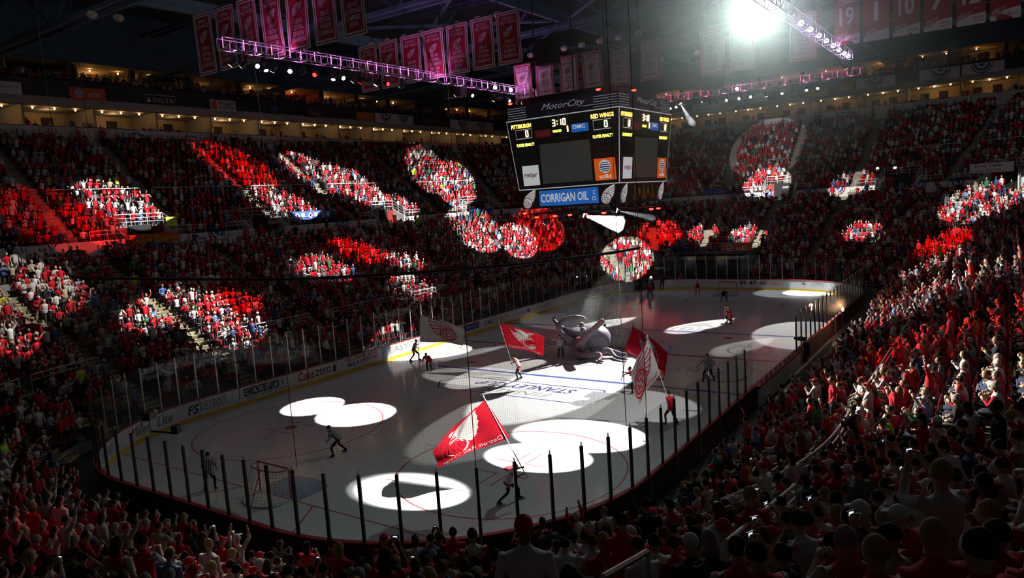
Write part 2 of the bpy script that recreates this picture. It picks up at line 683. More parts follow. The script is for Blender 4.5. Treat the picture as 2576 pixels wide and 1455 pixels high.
def no_glass(x, y):
    return y < -12.5 and -9.8 < x < -1.4


for si, t0, t1, gap in POSTS:
    x0, y0, nx, ny = seg_point(si, t0, 0.06)
    x1, y1, _, _ = seg_point(si, t1, 0.06)
    xm, ym, mx_, my_ = seg_point(si, (t0 + t1) / 2, 0.06)
    if gap:
        continue
    dark = si in (6, 7, 0) or (si == 5 and t0 > 0.55) or si == 1
    gh = 2.12 if dark else 2.42
    if no_glass(xm, ym):
        continue
    p = link('stanchion', POST_D if dark else POST_S, boards)
    p.location = (x0, y0, 1.085)
    p.rotation_euler = (0, 0, math.atan2(ny, nx))
    L = math.hypot(x1 - x0, y1 - y0)
    key = (round(L, 2), gh)
    if key not in PANES:
        PANES[key] = MB().box((0, 0, gh / 2), (0.012, L - 0.05, gh)).mesh('glass_pane', GLASS)
    g = link('glass_pane', PANES[key], boards)
    g.location = ((x0 + x1) / 2, (y0 + y1) / 2, 1.087)
    g.rotation_euler = (0, 0, math.atan2(my_, mx_))


# --- advertising on the boards
def board_fn(x0, zc, flip=1):
    def fn(co):
        out = np.empty_like(co)
        out[:, 0] = x0 + co[:, 0]
        out[:, 1] = HY - 0.006 - co[:, 2]
        out[:, 2] = zc + co[:, 1]
        return out
    return fn


def arc_fn(si, s0, zc):
    """maps text x along the inner face of ring segment si (reader stands on the ice)"""
    L = seg_len(si, 0)

    def fn(co):
        out = np.empty_like(co)
        for i, (x, y, z) in enumerate(co):
            px, py, nx, ny = seg_point(si, (s0 - x) / L, -0.006)
            out[i] = (px, py, zc + y)
        return out
    return fn


INK = mat('ink_black', (0.015, 0.015, 0.018), 0.5)
INKR = mat('ink_red', (0.45, 0.02, 0.03), 0.5)
INKB = mat('ink_blue', (0.03, 0.07, 0.28), 0.5)
INKLB = mat('ink_light_blue', (0.08, 0.30, 0.68), 0.5)
INKG = mat('ink_grey', (0.25, 0.26, 0.28), 0.5)
INKGRN = mat('ink_green_black', (0.02, 0.05, 0.04), 0.5)
INKW = mat('ink_white', (0.82, 0.82, 0.82), 0.5)
INKO = mat('ink_orange', (0.70, 0.13, 0.02), 0.5)
INKY = mat('ink_yellow', (0.80, 0.55, 0.03), 0.5)


def ad(s, m, x0, x1, zc, h, **k):
    return lettering(s, m, None, abs(x1 - x0), h, boards, 'board_lettering', fn=board_fn((x0 + x1) / 2, zc), **k)


def ad_box(m, x0, x1, z0, z1, dy=0.004, name='board_sign'):
    return MB().box(((x0 + x1) / 2, HY - dy, (z0 + z1) / 2), (x1 - x0, 0.006, z1 - z0)).build(name, m, boards)


lettering('FS', INKB, None, 0.72, 0.50, boards, 'board_lettering', fn=arc_fn(5, 0.40, 0.60), bold=0.03, shear=0.2)
ad('DETROIT', INKG, -21.9, -20.35, 0.64, 0.48)
for i, ch in enumerate('CARFAX'):
    xa = -19.2 + i * 0.49
    ad_box(INKGRN if i < 5 else INKW, xa, xa + 0.46, 0.47, 0.93)
    lettering(ch, INKW if i < 5 else INKGRN, None, 0.30, 0.34, boards, 'board_lettering', fn=(lambda f: lambda co: f(co) - np.array([0, 0.006, 0]))(board_fn(xa + 0.23, 0.70)), bold=0.02)
ad('VEHICLE HISTORY REPORTS', INKGRN, -19.1, -16.3, 0.36, 0.10, bold=0.01)
ad('Coke', INKR, -15.35, -14.1, 0.66, 0.58, bold=0.02)
ad('zero', INK, -14.0, -12.75, 0.62, 0.40)
mb = MB()
mb.add([(-12.55, HY - 0.008, 0.38), (-12.33, HY - 0.008, 0.38), (-12.33, HY - 0.008, 0.72), (-12.40, HY - 0.008, 0.84), (-12.40, HY - 0.008, 1.0), (-12.48, HY - 0.008, 1.0), (-12.48, HY - 0.008, 0.84), (-12.55, HY - 0.008, 0.72)], [tuple(range(8))])
mb.build('bottle_emblem', INK, boards)
ad('FIRE - WATER REPAIR', INKR, -11.5, -8.45, 0.87, 0.24, bold=0.015)
ad('866-4', INKB, -11.3, -10.3, 0.53, 0.26, bold=0.02)
ad('JARVIS', INKR, -10.2, -8.5, 0.55, 0.32, bold=0.02)
ad_box(INKLB, -8.1, -7.66, 0.22, 1.03)
lettering('PARMA', INKW, None, 0.62, 0.2, boards, 'board_lettering', fn=lambda co: np.stack([-7.88 - co[:, 1], np.full(len(co), HY - 0.012), 0.63 + co[:, 0]], 1))
ad('EASYCLIP', INKG, -7.3, -3.6, 0.68, 0.42)
ad_box(INKB, 1.2, 3.2, 0.42, 0.92)
lettering('SERVICE', INKW, None, 1.5, 0.22, boards, 'board_lettering', fn=(lambda f: lambda co: f(co) - np.array([0, 0.006, 0]))(board_fn(2.2, 0.67)))
ad('DMC', INKG, 3.95, 5.3, 0.62, 0.36, bold=0.02)
ad('DOCS', INKR, 5.7, 7.4, 0.62, 0.34)
ad('CANADIAN', INKG, 8.6, 10.5, 0.62, 0.26)
mb = MB().add([(10.75 + 0.28 * math.cos(a) * (1 if i % 2 else 0.45), HY - 0.008, 0.66 + 0.28 * math.sin(a) * (1 if i % 2 else 0.45)) for i, a in enumerate(np.linspace(-PI / 2, 1.5 * PI, 15)[:-1])], [tuple(range(14))])
mb.build('leaf_emblem', INKR, boards)
ad('ONTELL', INKG, 12.4, 14.9, 0.62, 0.3)
lettering('MotorCity', INKG, None, 3.4, 0.5, boards, 'board_lettering', fn=arc_fn(3, 10.3, 0.62), shear=0.4)
lettering('AUTO OIL\nNHL.COM', INK, None, 2.2, 0.62, boards, 'board_lettering', fn=arc_fn(3, 7.0, 0.62), bold=0.01)
# far end and far right corner
FE = lambda yc, zc: (lambda co: np.stack([np.full(len(co), HX - 0.006), yc - co[:, 0], zc + co[:, 1]], 1))
for i, yc in enumerate((0.0 - 0.35, -1.35, -2.35)):
    mb = MB()
    for (a, b, w, h) in ((0, 0, 0.16, 0.5), (0, 0, 0.5, 0.16)):
        mb.add([(HX - 0.008, yc - a - w / 2, 0.72 + b - h / 2), (HX - 0.008, yc - a + w / 2, 0.72 + b - h / 2), (HX - 0.008, yc - a + w / 2, 0.72 + b + h / 2), (HX - 0.008, yc - a - w / 2, 0.72 + b + h / 2)], [(0, 1, 2, 3)])
    mb.build('cross_emblem', INKG, boards)
    MB().add([(HX - 0.008, yc - 0.38 - y, 0.72 + z) for y, z in ((-0.16, 0.22), (0.16, 0.22), (0.14, -0.06), (0, -0.26), (-0.14, -0.06))], [(0, 1, 2, 3, 4)]).build('shield_emblem', INKG, boards)
FRC = seg_len(1, 0)


def fr_fn(s0, zc):
    def fn(co):
        out = np.empty_like(co)
        for i, (x, y, z) in enumerate(co):
            px, py, nx, ny = seg_point(1, 1 - (s0 + x) / FRC, -0.006)
            out[i] = (px, py, zc + y)
        return out
    return fn


lettering('Little Caesars', INKO, None, 2.0, 0.36, boards, 'board_lettering', fn=FE(-3.55 + 0.15, 0.68), bold=0.012)
lettering('NHL', INK, None, 0.4, 0.3, boards, 'board_lettering', fn=fr_fn(2.1, 0.72), bold=0.02)
lettering('((XM))', INKG, None, 1.3, 0.44, boards, 'board_lettering', fn=fr_fn(3.6, 0.7))
lettering('Sports', INKG, None, 1.2, 0.36, boards, 'board_lettering', fn=fr_fn(5.6, 0.66), shear=0.35)
# near corner script ads
lettering('Miller', INK, None, 1.5, 0.5, boards, 'board_lettering', fn=arc_fn(5, 3.9, 0.62), shear=0.3)
lettering('Lite', INKB, None, 1.0, 0.5, boards, 'board_lettering', fn=arc_fn(5, 2.2, 0.62), shear=0.3)
lettering('DTE ENERGY', INKG, None, 2.4, 0.4, boards, 'board_lettering', fn=arc_fn(5, 7.0, 0.62))
# ------------------------------------------------------------------ building shell: suites, fascia, walls, roof
WY, WX = 47.9, 65.4
SUITE_LIGHTS = []


def wall_map(side):
    """(along, out, z) -> world.  along grows to the reader's right-hand side of the wall"""
    if side == 'left':
        return lambda a, o, z: (a, WY + o, z)
    return lambda a, o, z: (WX + o, -a, z)


def wbox(mb, fm, a0, a1, o0, o1, z0, z1, mi=0):
    vs = [fm(a, o, z) for z in (z0, z1) for o in (o0, o1) for a in (a0, a1)]
    return mb.add(vs, [(0, 2, 3, 1), (4, 5, 7, 6), (0, 1, 5, 4), (2, 6, 7, 3), (0, 4, 6, 2), (1, 3, 7, 5)], mi)


def wall_piece(name, fm, a0, a1, o0, o1, z0, z1, m, parent=None):
    o = wbox(MB(), fm, a0, a1, o0, o1, z0, z1).build(name, m, parent)
    if parent is None:
        tag(o, kind='structure')
    return o


BEIGE = mat('fascia_beige', (0.42, 0.40, 0.37), 0.7, var=0.06)
ADNAVY = mat('fascia_dark', (0.012, 0.014, 0.018), 0.6)
SUITEW = mat('suite_wall', (0.62, 0.50, 0.32), 0.7, var=0.1)
CURT = mat('suite_dark', (0.04, 0.03, 0.025), 0.8)
ORD = ['first', 'second', 'third', 'fourth', 'fifth', 'sixth', 'seventh', 'eighth', 'ninth', 'tenth', 'eleventh', 'twelfth', 'thirteenth', 'fourteenth', 'fifteenth', 'sixteenth', 'seventeenth', 'eighteenth', 'nineteenth', 'twentieth', 'twenty-first', 'twenty-second', 'twenty-third', 'twenty-fourth', 'twenty-fifth', 'twenty-sixth', 'twenty-seventh', 'twenty-eighth', 'twenty-ninth', 'thirtieth']
for side, A0, A1, nbay in (('left', -32.0, 64.9, 16), ('far', -47.5, 47.5, 16)):
    fm = wall_map(side)
    wall_piece('wall_%s_parapet' % side, fm, A0, A1, -0.05, 0.15, 18.0, 19.9, WHITE)
    wall_piece('floor_%s_suite' % side, fm, A0, A1, 0.15, 5.0, 18.9, 19.1, DKCONC)
    wall_piece('ceiling_%s_suite' % side, fm, A0, A1, 0.0, 5.0, 21.75, 21.85, BEIGE)
    wall_piece('wall_%s_fascia' % side, fm, A0, A1, -0.2, 0.25, 21.75, 22.5, BEIGE)
    wall_piece('wall_%s_band' % side, fm, A0, A1, -0.3, 0.1, 22.5, 24.0, ADNAVY)
    wall_piece('floor_%s_gallery' % side, fm, A0, A1, 0.1, 6.5, 23.4, 23.6, DKCONC)
    wall_piece('wall_%s_back' % side, fm, A0, A1, 6.5, 6.7, 18.0, 31.0, NAVY)
    wall_piece('wall_%s_upper' % side, fm, A0, A1, 0.6, 0.9, 26.0, 31.0, NAVY)
    wall_piece('ceiling_%s_gallery' % side, fm, A0, A1, 0.9, 6.5, 26.0, 26.15, SUITEW)
    bw = (A1 - A0) / nbay
    for b in range(nbay):
        a0, a1 = A0 + b * bw, A0 + (b + 1) * bw
        lit = RNG.random() < 0.9
        p = fm((a0 + a1) / 2, 2.5, 19.1)
        sd = 'long side' if side == 'left' else 'far end'
        su = thing('suite_box', 'lower tier suite with cream walls, %s along the %s' % (ORD[b], sd), 'suite', 'suites on the %s' % sd)
        wall_piece('divider_wall', fm, a0 - 0.08, a0 + 0.08, 0.15, 4.9, 19.1, 21.75, BEIGE, su)
        wall_piece('back_wall', fm, a0 + 0.1, a1 - 0.1, 4.7, 4.85, 19.1, 21.75, SUITEW, su)
        wall_piece('counter', fm, a0 + 0.1, a1 - 0.1, 0.2, 0.6, 19.9, 19.98, CURT, su)
        wall_piece('doorway', fm, a0 + bw * 0.55, a0 + bw * 0.72, 4.6, 4.7, 19.1, 21.3, CURT, su)
        wall_piece('television', fm, a0 + bw * 0.2, a0 + bw * 0.36, 4.55, 4.68, 20.5, 21.2, BLACK, su)
        for k in range(3):
            a = a0 + bw * (0.2 + 0.3 * k)
            q = Vector(fm(a, 1.1, 21.62))
            MB().ball(q, 0.085, 8, 6).build('bulb', WARM, su, True)
        SUITE_LIGHTS.append((fm((a0 + a1) / 2, 2.6, 21.3), (20, 12, 26, 16)[b % 4], (1.0, 0.60, 0.26)))
        if b % 1 == 0:
            lab = ['dim orange-lit', 'amber-lit', 'warm yellow-lit'][b % 3]
            ga = thing('gallery_box', '%s upper gallery box, %s along the %s' % (lab, ORD[b], sd), 'gallery box', 'upper boxes on the %s' % sd)
            wall_piece('divider_wall', fm, a0 - 0.1, a0 + 0.1, 2.4, 6.2, 23.62, 25.95, SUITEW, ga)
            wall_piece('back_wall', fm, a0 + 0.1, a1 - 0.1, 6.2, 6.4, 23.62, 25.95, SUITEW, ga)
            wall_piece('doorway', fm, a0 + bw * 0.3, a0 + bw * 0.48, 6.1, 6.2, 23.6, 25.7, CURT, ga)
            wall_piece('column', fm, a0 + bw * 0.75, a0 + bw * 0.82, 1.2, 1.6, 23.62, 25.95, CURT, ga)
            for k in range((b * 5) % 3):
                a = a0 + bw * (0.25 + 0.45 * k)
                MB().ball(Vector(fm(a, 3.0, 25.8)), 0.08, 8, 6).build('bulb', WARM, ga, True)
            if (b * 5) % 7 not in (1, 4):
                SUITE_LIGHTS.append((fm(a0 + bw * 0.4, 4.8, 25.2), (9, 16, 30, 6, 22)[(b * 3) % 5], (1.0, 0.48, 0.15) if b % 5 != 3 else (1.0, 0.16, 0.04)))
tag(MB().box((15, 0, 31.1), (115, 110, 0.2)).build('ceiling_roof', ROOFM), kind='structure')
# upper infill behind the curved corners of the bowl
for cx, sx in ((CRX, 1), (-CRX, -1)):
    n = 16
    v = [(sx * WX if sx > 0 else -WX, WY, 18.05)]
    for k in range(n + 1):
        a = math.radians(90 * k / n)
        v.append((cx + sx * math.cos(a) * (RC + 34.6), CRY + math.sin(a) * (RC + 34.6), 18.05))
    tag(MB().add(v, [(0, i, i + 1) for i in range(1, n + 1)]).build('floor_corner_infill', DKCONC), kind='structure')
v = [(WX, -WY, 18.05)]
for k in range(17):
    a = math.radians(-90 * k / 16)
    v.append((CRX + math.cos(a) * (RC + 34.6), -CRY + math.sin(a) * (RC + 34.6), 18.05))
tag(MB().add(v, [(0, i, i + 1) for i in range(1, 17)]).build('floor_corner_infill', DKCONC), kind='structure')
for loc, w, col in SUITE_LIGHTS:
    ld = bpy.data.lights.new('suite_lamp', 'POINT')
    ld.energy, ld.color, ld.shadow_soft_size = w, col, 0.12
    o = bpy.data.objects.new('suite_lamp', ld)
    o.location = loc
    COL.objects.link(o)
# concourse ring parapet in front of the upper rows
for si in range(8):
    n = max(2, int(seg_len(si, 21.4) / 1.1))
    for k in range(n):
        tm = (k + 0.5) / n
        x, y, _, _ = seg_point(si, tm, 21.4)
        if in_vom(si, tm, 21.4):
            continue
        u_, v_, z_ = project((x, y, 9.2))
        if not (z_[0] > 2 and -300 < u_[0] < IW + 300):
            continue
        vv, ff, mm = board_strip(si, k / n, (k + 1) / n, 21.38, 21.5, RINGZ, 9.62, 1)
        tag(MB().add(vv, ff).build('wall_ring_parapet', WHITE), kind='structure')
# roof steel: deep trusses across the hall
for i, X in enumerate((-16.5, -1.5, 13.0, 28.0, 43.0)):
    tr = thing('roof_truss', 'dark blue steel roof truss across the hall, %s from the near end' % ORD[i], 'truss', 'roof trusses')
    for z in (25.2, 29.2):
        for dx in (-0.5, 0.5):
            MB().box((X + dx, 6, z), (0.28, 106, 0.3)).build('chord', BEAM, tr)
    dm = MB().tube([(0, -2.5, 25.3), (0, 2.5, 29.1)], 0.11, 6).mesh('diagonal', BEAM)
    dm2 = MB().tube([(0, 2.5, 25.3), (0, -2.5, 29.1)], 0.11, 6).mesh('diagonal', BEAM)
    for k in range(14):
        o = link('diagonal', dm if k % 2 else dm2, tr)
        o.location = (X, -27.5 + 5 * k, 0)
for i, Y in enumerate((-26, -9, 9, 26)):
    tr = thing('roof_purlin', 'blue steel purlin running the length of the roof, %s across' % ORD[i], 'roof beam', 'roof purlins')
    MB().box((15, Y, 25.6), (112, 0.3, 0.34)).build('flange', BEAM, tr)
    MB().box((15, Y, 26.1), (112, 0.08, 0.7)).build('web', BEAM, tr)
xm = MB().tube([(-7.2, -8.5, 25.7), (7.2, 8.5, 25.7)], 0.13, 6).mesh('cross_brace', BEAM)
xm2 = MB().tube([(-7.2, 8.5, 25.7), (7.2, -8.5, 25.7)], 0.13, 6).mesh('cross_brace', BEAM)
br = thing('roof_bracing', 'diagonal blue steel bracing under the roof deck', 'bracing')
for X in (-9.0, 5.75, 20.5, 35.5):
    for Y in (-17.5, 0, 17.5):
        for mm in (xm, xm2):
            o = link('cross_brace', mm, br)
            o.location = (X, Y, 0)
# ------------------------------------------------------------------ spectators
# regions: 0 skin, 1 shirt, 2 trousers, 3 hair or cap, 4 shoes, 5 sleeve / trim
def pose_joints(kind):
    """joint positions of a figure facing +x, feet at z = 0"""
    J = {}
    sit = kind.startswith('sit')
    if sit:
        hz, lean = 0.47, 0.06
        J['pelvis'] = (-0.12, 0, hz + 0.06)
        J['chest'] = (-0.12 + lean, 0, hz + 0.42)
        J['neck'] = (-0.10 + lean, 0, hz + 0.60)
        J['head'] = (-0.06 + lean, 0, hz + 0.74)
        for s, q in ((1, 'l'), (-1, 'r')):
            J['hip' + q] = (-0.10, s * 0.10, hz + 0.02)
            J['knee' + q] = (0.32, s * 0.13, hz + 0.05)
            J['ankle' + q] = (0.30, s * 0.13, 0.09)
            J['toe' + q] = (0.46, s * 0.15, 0.04)
            J['sh' + q] = (-0.10 + lean, s * 0.19, hz + 0.53)
            J['el' + q] = (0.0, s * 0.27, hz + 0.26)
            J['ha' + q] = (0.24, s * 0.13, hz + 0.20)
    else:
        J['pelvis'] = (0, 0, 0.93)
        J['chest'] = (0.0, 0, 1.28)
        J['neck'] = (0.01, 0, 1.47)
        J['head'] = (0.04, 0, 1.62)
        for s, q in ((1, 'l'), (-1, 'r')):
            J['hip' + q] = (0, s * 0.09, 0.90)
            J['knee' + q] = (0.03, s * 0.11, 0.49)
            J['ankle' + q] = (-0.02, s * 0.12, 0.09)
            J['toe' + q] = (0.15, s * 0.15, 0.04)
            J['sh' + q] = (0.0, s * 0.19, 1.40)
            J['el' + q] = (-0.03, s * 0.27, 1.13)
            J['ha' + q] = (0.10, s * 0.26, 0.90)
    c = np.array(J['chest'])
    h = np.array(J['head'])
    if 'clap' in kind:
        for s, q in ((1, 'l'), (-1, 'r')):
            J['el' + q] = tuple(c + (0.14, s * 0.27, -0.10))
            J['ha' + q] = tuple(c + (0.34, s * 0.05, 0.08))
    if 'phone' in kind:
        for s, q in ((1, 'l'), (-1, 'r')):
            J['el' + q] = tuple(c + (0.22, s * 0.22, 0.06))
            J['ha' + q] = tuple(h + (0.33, s * 0.05, 0.04))
    if 'up' in kind:
        J['elr'] = tuple(h + (0.08, -0.30, 0.02))
        J['har'] = tuple(h + (0.16, -0.26, 0.30))
    if 'cheer' in kind:
        for s, q in ((1, 'l'), (-1, 'r')):
            J['el' + q] = tuple(h + (0.06, s * 0.32, 0.02))
            J['ha' + q] = tuple(h + (0.10, s * 0.26, 0.30))
    if 'lean' in kind:
        for k in ('chest', 'neck', 'head', 'shl', 'shr', 'ell', 'elr', 'hal', 'har'):
            x, y, z = J[k]
            p = J['pelvis']
            J[k] = (x + 0.35 * (z - p[2]), y, z - 0.06 * (z - p[2]))
    return J


def prim_tube(ps, rs, n, reg, cap=True):
    """rings along ps; rs may be (a, b) pairs for elliptical rings (a along local side y)"""
    V, F = [], []
    ps = [np.array(p, float) for p in ps]
    for i, p in enumerate(ps):
        t = ps[min(i + 1, len(ps) - 1)] - ps[max(i - 1, 0)]
        t = t / (np.linalg.norm(t) + 1e-9)
        side = np.array([0, 1.0, 0])
        if abs(t @ side) > 0.9:
            side = np.array([1.0, 0, 0])
        side = side - t * (t @ side)
        side /= np.linalg.norm(side)
        b = np.cross(t, side)
        r = rs[i]
        ra, rb = r if isinstance(r, tuple) else (r, r)
        for k in range(n):
            a = 2 * PI * k / n
            V.append(p + side * ra * math.cos(a) + b * rb * math.sin(a))
    for i in range(len(ps) - 1):
        for k in range(n):
            a, b2, c, d = i * n + k, i * n + (k + 1) % n, (i + 1) * n + (k + 1) % n, (i + 1) * n + k
            F += [(a, b2, c), (a, c, d)]
    if cap:
        for e, ring in ((0, range(n)), (len(ps) - 1, range(n))):
            V.append(ps[e])
            ci = len(V) - 1
            for k in range(n):
                a, b2 = e * n + k, e * n + (k + 1) % n
                F.append((ci, b2, a) if e == 0 else (ci, a, b2))
    return np.array(V), np.array(F), np.full(len(V), reg)


def prim_ball(c, r, nu, nv, reg, zmin=-1.0):
    V, F = [], []
    r = np.array(r)
    for j in range(nv + 1):
        p = -PI / 2 + PI * j / nv
        if math.sin(p) < zmin - 1e-6:
            p = math.asin(max(-1, zmin))
        for k in range(nu):
            a = 2 * PI * k / nu
            V.append(np.array(c) + r * (math.cos(p) * math.cos(a), math.cos(p) * math.sin(a), math.sin(p)))
    for j in range(nv):
        for k in range(nu):
            a, b, cc, d = j * nu + k, j * nu + (k + 1) % nu, (j + 1) * nu + (k + 1) % nu, (j + 1) * nu + k
            F += [(a, b, cc), (a, cc, d)]
    return np.array(V), np.array(F), np.full(len(V), reg)


def merge_prims(L):
    V, F, R, n = [], [], [], 0
    for v, f, r in L:
        V.append(v)
        F.append(f + n)
        R.append(r)
        n += len(v)
    return np.vstack(V), np.vstack(F), np.concatenate(R)


def figure_prims(J, lod, fat=1.0, sleeve=5, hair=True, headgear=None, wide=1.0, hands=True):
    """primitive hulls of a whole body; lod 0 far .. 3 close"""
    P = lambda k: np.array(J[k], float)
    n = (4, 5, 8, 12)[lod]
    L = []
    pel, ch, nk, hd = P('pelvis'), P('chest'), P('neck'), P('head')
    up = (ch - pel)
    shoulder = (P('shl') + P('shr')) / 2
    rings = [(pel - up * 0.28, (0.165 * wide, 0.125)), (pel + up * 0.12, (0.17 * wide, 0.125)), (pel + up * 0.55, (0.16 * wide, 0.12)), (ch, (0.19 * wide, 0.13)),
             (shoulder, (0.20 * wide, 0.105)), (shoulder * 0.45 + nk * 0.55, (0.10, 0.075)), (nk, (0.06, 0.06))]
    if lod == 0:
        rings = [rings[0], rings[3], rings[4], rings[6]]
    L.append(prim_tube([r[0] for r in rings], [(r[1][0] * fat, r[1][1] * fat) for r in rings], n + 1 if lod < 2 else n, 1, cap=lod > 0))
    if lod >= 2:
        hemc = pel - up * 0.20
        L.append(prim_tube([hemc - up * 0.10, hemc + up * 0.06], [(0.175 * fat * wide, 0.135 * fat)] * 2, n, 5, cap=False))
    if lod >= 2:
        L.append(prim_tube([nk - (0, 0, 0.04), hd - (0, 0, 0.05)], [0.058, 0.055], 6 if lod == 2 else 10, 0, cap=False))
    nu, nv = ((4, 3), (6, 4), (8, 6), (16, 12))[lod]
    hv, hf, hr = prim_ball(hd, (0.098, 0.078, 0.122), nu, nv, 0)
    if lod == 3:
        rel = hv - hd
        jaw = np.clip(-rel[:, 2] / 0.122, 0, 1)
        hv[:, 1] -= rel[:, 1] * 0.28 * jaw
        hv[:, 0] += 0.012 * jaw * (rel[:, 0] > 0)
    L.append((hv, hf, hr))
    if lod >= 2:
        L.append(prim_tube([hd + (0.085, 0, 0.02), hd + (0.112, 0, -0.025), hd + (0.09, 0, -0.04)], [0.010, 0.017, 0.012], 5, 0))
    if lod == 3:
        for s in (-1, 1):
            L.append(prim_ball(hd + (-0.005, s * 0.078, -0.005), (0.022, 0.012, 0.032), 8, 6, 0))
            L.append(prim_ball(hd + (0.083, s * 0.032, 0.018), (0.012, 0.014, 0.008), 6, 4, 3))
        L.append(prim_ball(hd + (0.092, 0, -0.062), (0.010, 0.026, 0.006), 6, 4, 5 if sleeve == 5 else 0))
    if hair:
        z0 = -0.25
        nu2, nv2 = ((4, 2), (6, 3), (8, 4), (14, 8))[lod]
        L.append(prim_ball(hd + (-0.022, 0, 0.026), (0.096, 0.088, 0.112), nu2, nv2, 3, zmin=z0))
        if headgear == 'cap' and lod >= 1:
            L.append(prim_tube([hd + (0.04, 0, 0.075), hd + (0.155, 0, 0.055)], [(0.075, 0.008), (0.055, 0.006)], 6, 3))
        if headgear == 'long' and lod >= 1:
            L.append(prim_tube([hd + (-0.06, 0, 0.05), hd + (-0.085, 0, -0.08), hd + (-0.075, 0, -0.22)], [(0.075, 0.05), (0.088, 0.045), (0.07, 0.03)], 6, 3))
    na = (3, 4, 6, 8)[lod]
    for q in 'lr':
        s, e, h = P('sh' + q), P('el' + q), P('ha' + q)
        if lod == 0:
            L.append(prim_tube([s, e, h], [0.055, 0.045, 0.035], na, sleeve, cap=False))
        else:
            L.append(prim_tube([s, s * 0.45 + e * 0.55, e], [0.068 * fat, 0.056, 0.047], na, sleeve, cap=lod > 1))
            w = e * 0.12 + h * 0.88
            L.append(prim_tube([e, e * 0.55 + h * 0.45], [0.047, 0.046], na, sleeve, cap=lod > 2))
            L.append(prim_tube([e * 0.55 + h * 0.45, w], [0.042, 0.030], na, 0, cap=lod > 1))
            if hands:
                L.append(prim_ball(h, (0.045, 0.032, 0.045), 5 if lod < 3 else 8, 3 if lod < 3 else 6, 0))
        hp, k, a, t = P('hip' + q), P('knee' + q), P('ankle' + q), P('toe' + q)
        if lod == 0:
            L.append(prim_tube([hp, k, a], [0.09, 0.065, 0.05], na, 2, cap=False))
        else:
            L.append(prim_tube([hp, hp * 0.45 + k * 0.55, k], [0.098 * fat, 0.082, 0.062], na, 2, cap=lod > 1))
            L.append(prim_tube([k, k * 0.6 + a * 0.4, a], [0.060, 0.056, 0.042], na, 2, cap=lod > 1))
            L.append(prim_tube([a + (-0.05, 0, -0.035), a * 0.4 + t * 0.6, t], [(0.042, 0.045), (0.048, 0.04), (0.04, 0.025)], na, 4))
    return merge_prims(L)


SHIRTS = [((0.60, 0.015, 0.03), 0.40), ((0.72, 0.71, 0.70), 0.29), ((0.40, 0.012, 0.02), 0.07), ((0.02, 0.02, 0.024), 0.08), ((0.16, 0.17, 0.19), 0.05),
          ((0.06, 0.12, 0.30), 0.045), ((0.20, 0.32, 0.55), 0.02), ((0.45, 0.38, 0.26), 0.02), ((0.55, 0.62, 0.05), 0.005), ((0.05, 0.22, 0.10), 0.02)]
SHIRT_NAMES = ['red', 'white', 'dark red', 'black', 'grey', 'navy', 'light blue', 'tan', 'lime', 'green']
HAIRS = [((0.035, 0.02, 0.012), 0.38), ((0.012, 0.009, 0.008), 0.22), ((0.13, 0.075, 0.03), 0.12), ((0.36, 0.25, 0.10), 0.11), ((0.30, 0.29, 0.28), 0.07), ((0.5, 0.015, 0.025), 0.05), ((0.66, 0.65, 0.64), 0.05)]
HAIR_NAMES = ['brown hair', 'black hair', 'light brown hair', 'blond hair', 'grey hair', 'red cap', 'white cap']
SKINS = [(0.62, 0.40, 0.29), (0.55, 0.34, 0.24), (0.68, 0.46, 0.35), (0.24, 0.13, 0.08)]
PANTS = [(0.03, 0.04, 0.075), (0.015, 0.015, 0.018), (0.10, 0.09, 0.07), (0.05, 0.07, 0.13)]


def pick(L):
    return RNG.choice(len(L), p=np.array([w for _, w in L]) / sum(w for _, w in L))


# --- who sits where
PEOPLE = []   # x, y, z, heading, standing, row, seg, tier
for tier, rows in ((0, low_rows[:-2]), (1, up_rows)):
    for k, (d0, d1, z) in enumerate(rows):
        d = d0 + 0.42
        for si in range(8):
            L = seg_len(si, d)
            n = int(L / 0.53)
            for i in range(n):
                t = (i + 0.5 + RNG.uniform(-0.12, 0.12)) / n
                x, y, nx, ny = seg_point(si, t, d)
                if in_aisle(si, t, d) or (tier == 1 and k < VROWS and in_vom(si, t, d, 0.5)) or (tier == 0 and (in_tunnel(x, y, d, 0.3) or in_bench(x, y, d))):
                    continue
                if RNG.random() < 0.05:
                    continue
                nearz = (x < -14 and y < 14 and tier == 0)
                pst = 0.22
                if nearz:
                    pst = 0.30 if d < 5 or y > -6 else 0.10
                if tier == 0 and k < 2:
                    pst = 0.55
                PEOPLE.append((x, y, z, math.atan2(-ny, -nx) + RNG.normal(0, 0.18), RNG.random() < pst, k, si, tier))
for wl, rows_ in (('L', ((0.95, 19.15), (0.55, 23.6), (1.4, 23.95))), ('F', ((0.95, 19.15), (0.55, 23.6), (1.4, 23.95)))):
    for o_, z_ in rows_:
        for i in range(150):
            if RNG.random() < (0.45 if z_ < 20 else 0.25):
                continue
            if wl == 'L':
                PEOPLE.append((-30 + 0.62 * i, 47.9 + o_, z_, -PI / 2, RNG.random() < 0.25, 20, 8, 2))
            else:
                PEOPLE.append((65.4 + o_, 46 - 0.62 * i, z_, PI, RNG.random() < 0.25, 20, 8, 2))
PEOPLE = np.array(PEOPLE, float)
hp = PEOPLE[:, :3] + (0, 0, 1.0)
pu, pv, pz = project(hp)
dist = np.linalg.norm(hp - CAM, axis=1)
keep = (pz > 1.5) & (pu > -260) & (pu < IW + 260) & (pv > -60) & (pv < IH + 330) & (dist > 3.3)
PEOPLE, dist, pu, pv = PEOPLE[keep], dist[keep], pu[keep], pv[keep]
inside = (pu > 0) & (pu < IW) & (pv > 0) & (pv < IH + 60)
order = np.argsort(dist + 1e3 * ~inside)
NEAR = order[:300]
calm = (dist < 16) & ~inside
PEOPLE[calm, 4] = 0
rest = np.ones(len(PEOPLE), bool)
rest[NEAR] = False


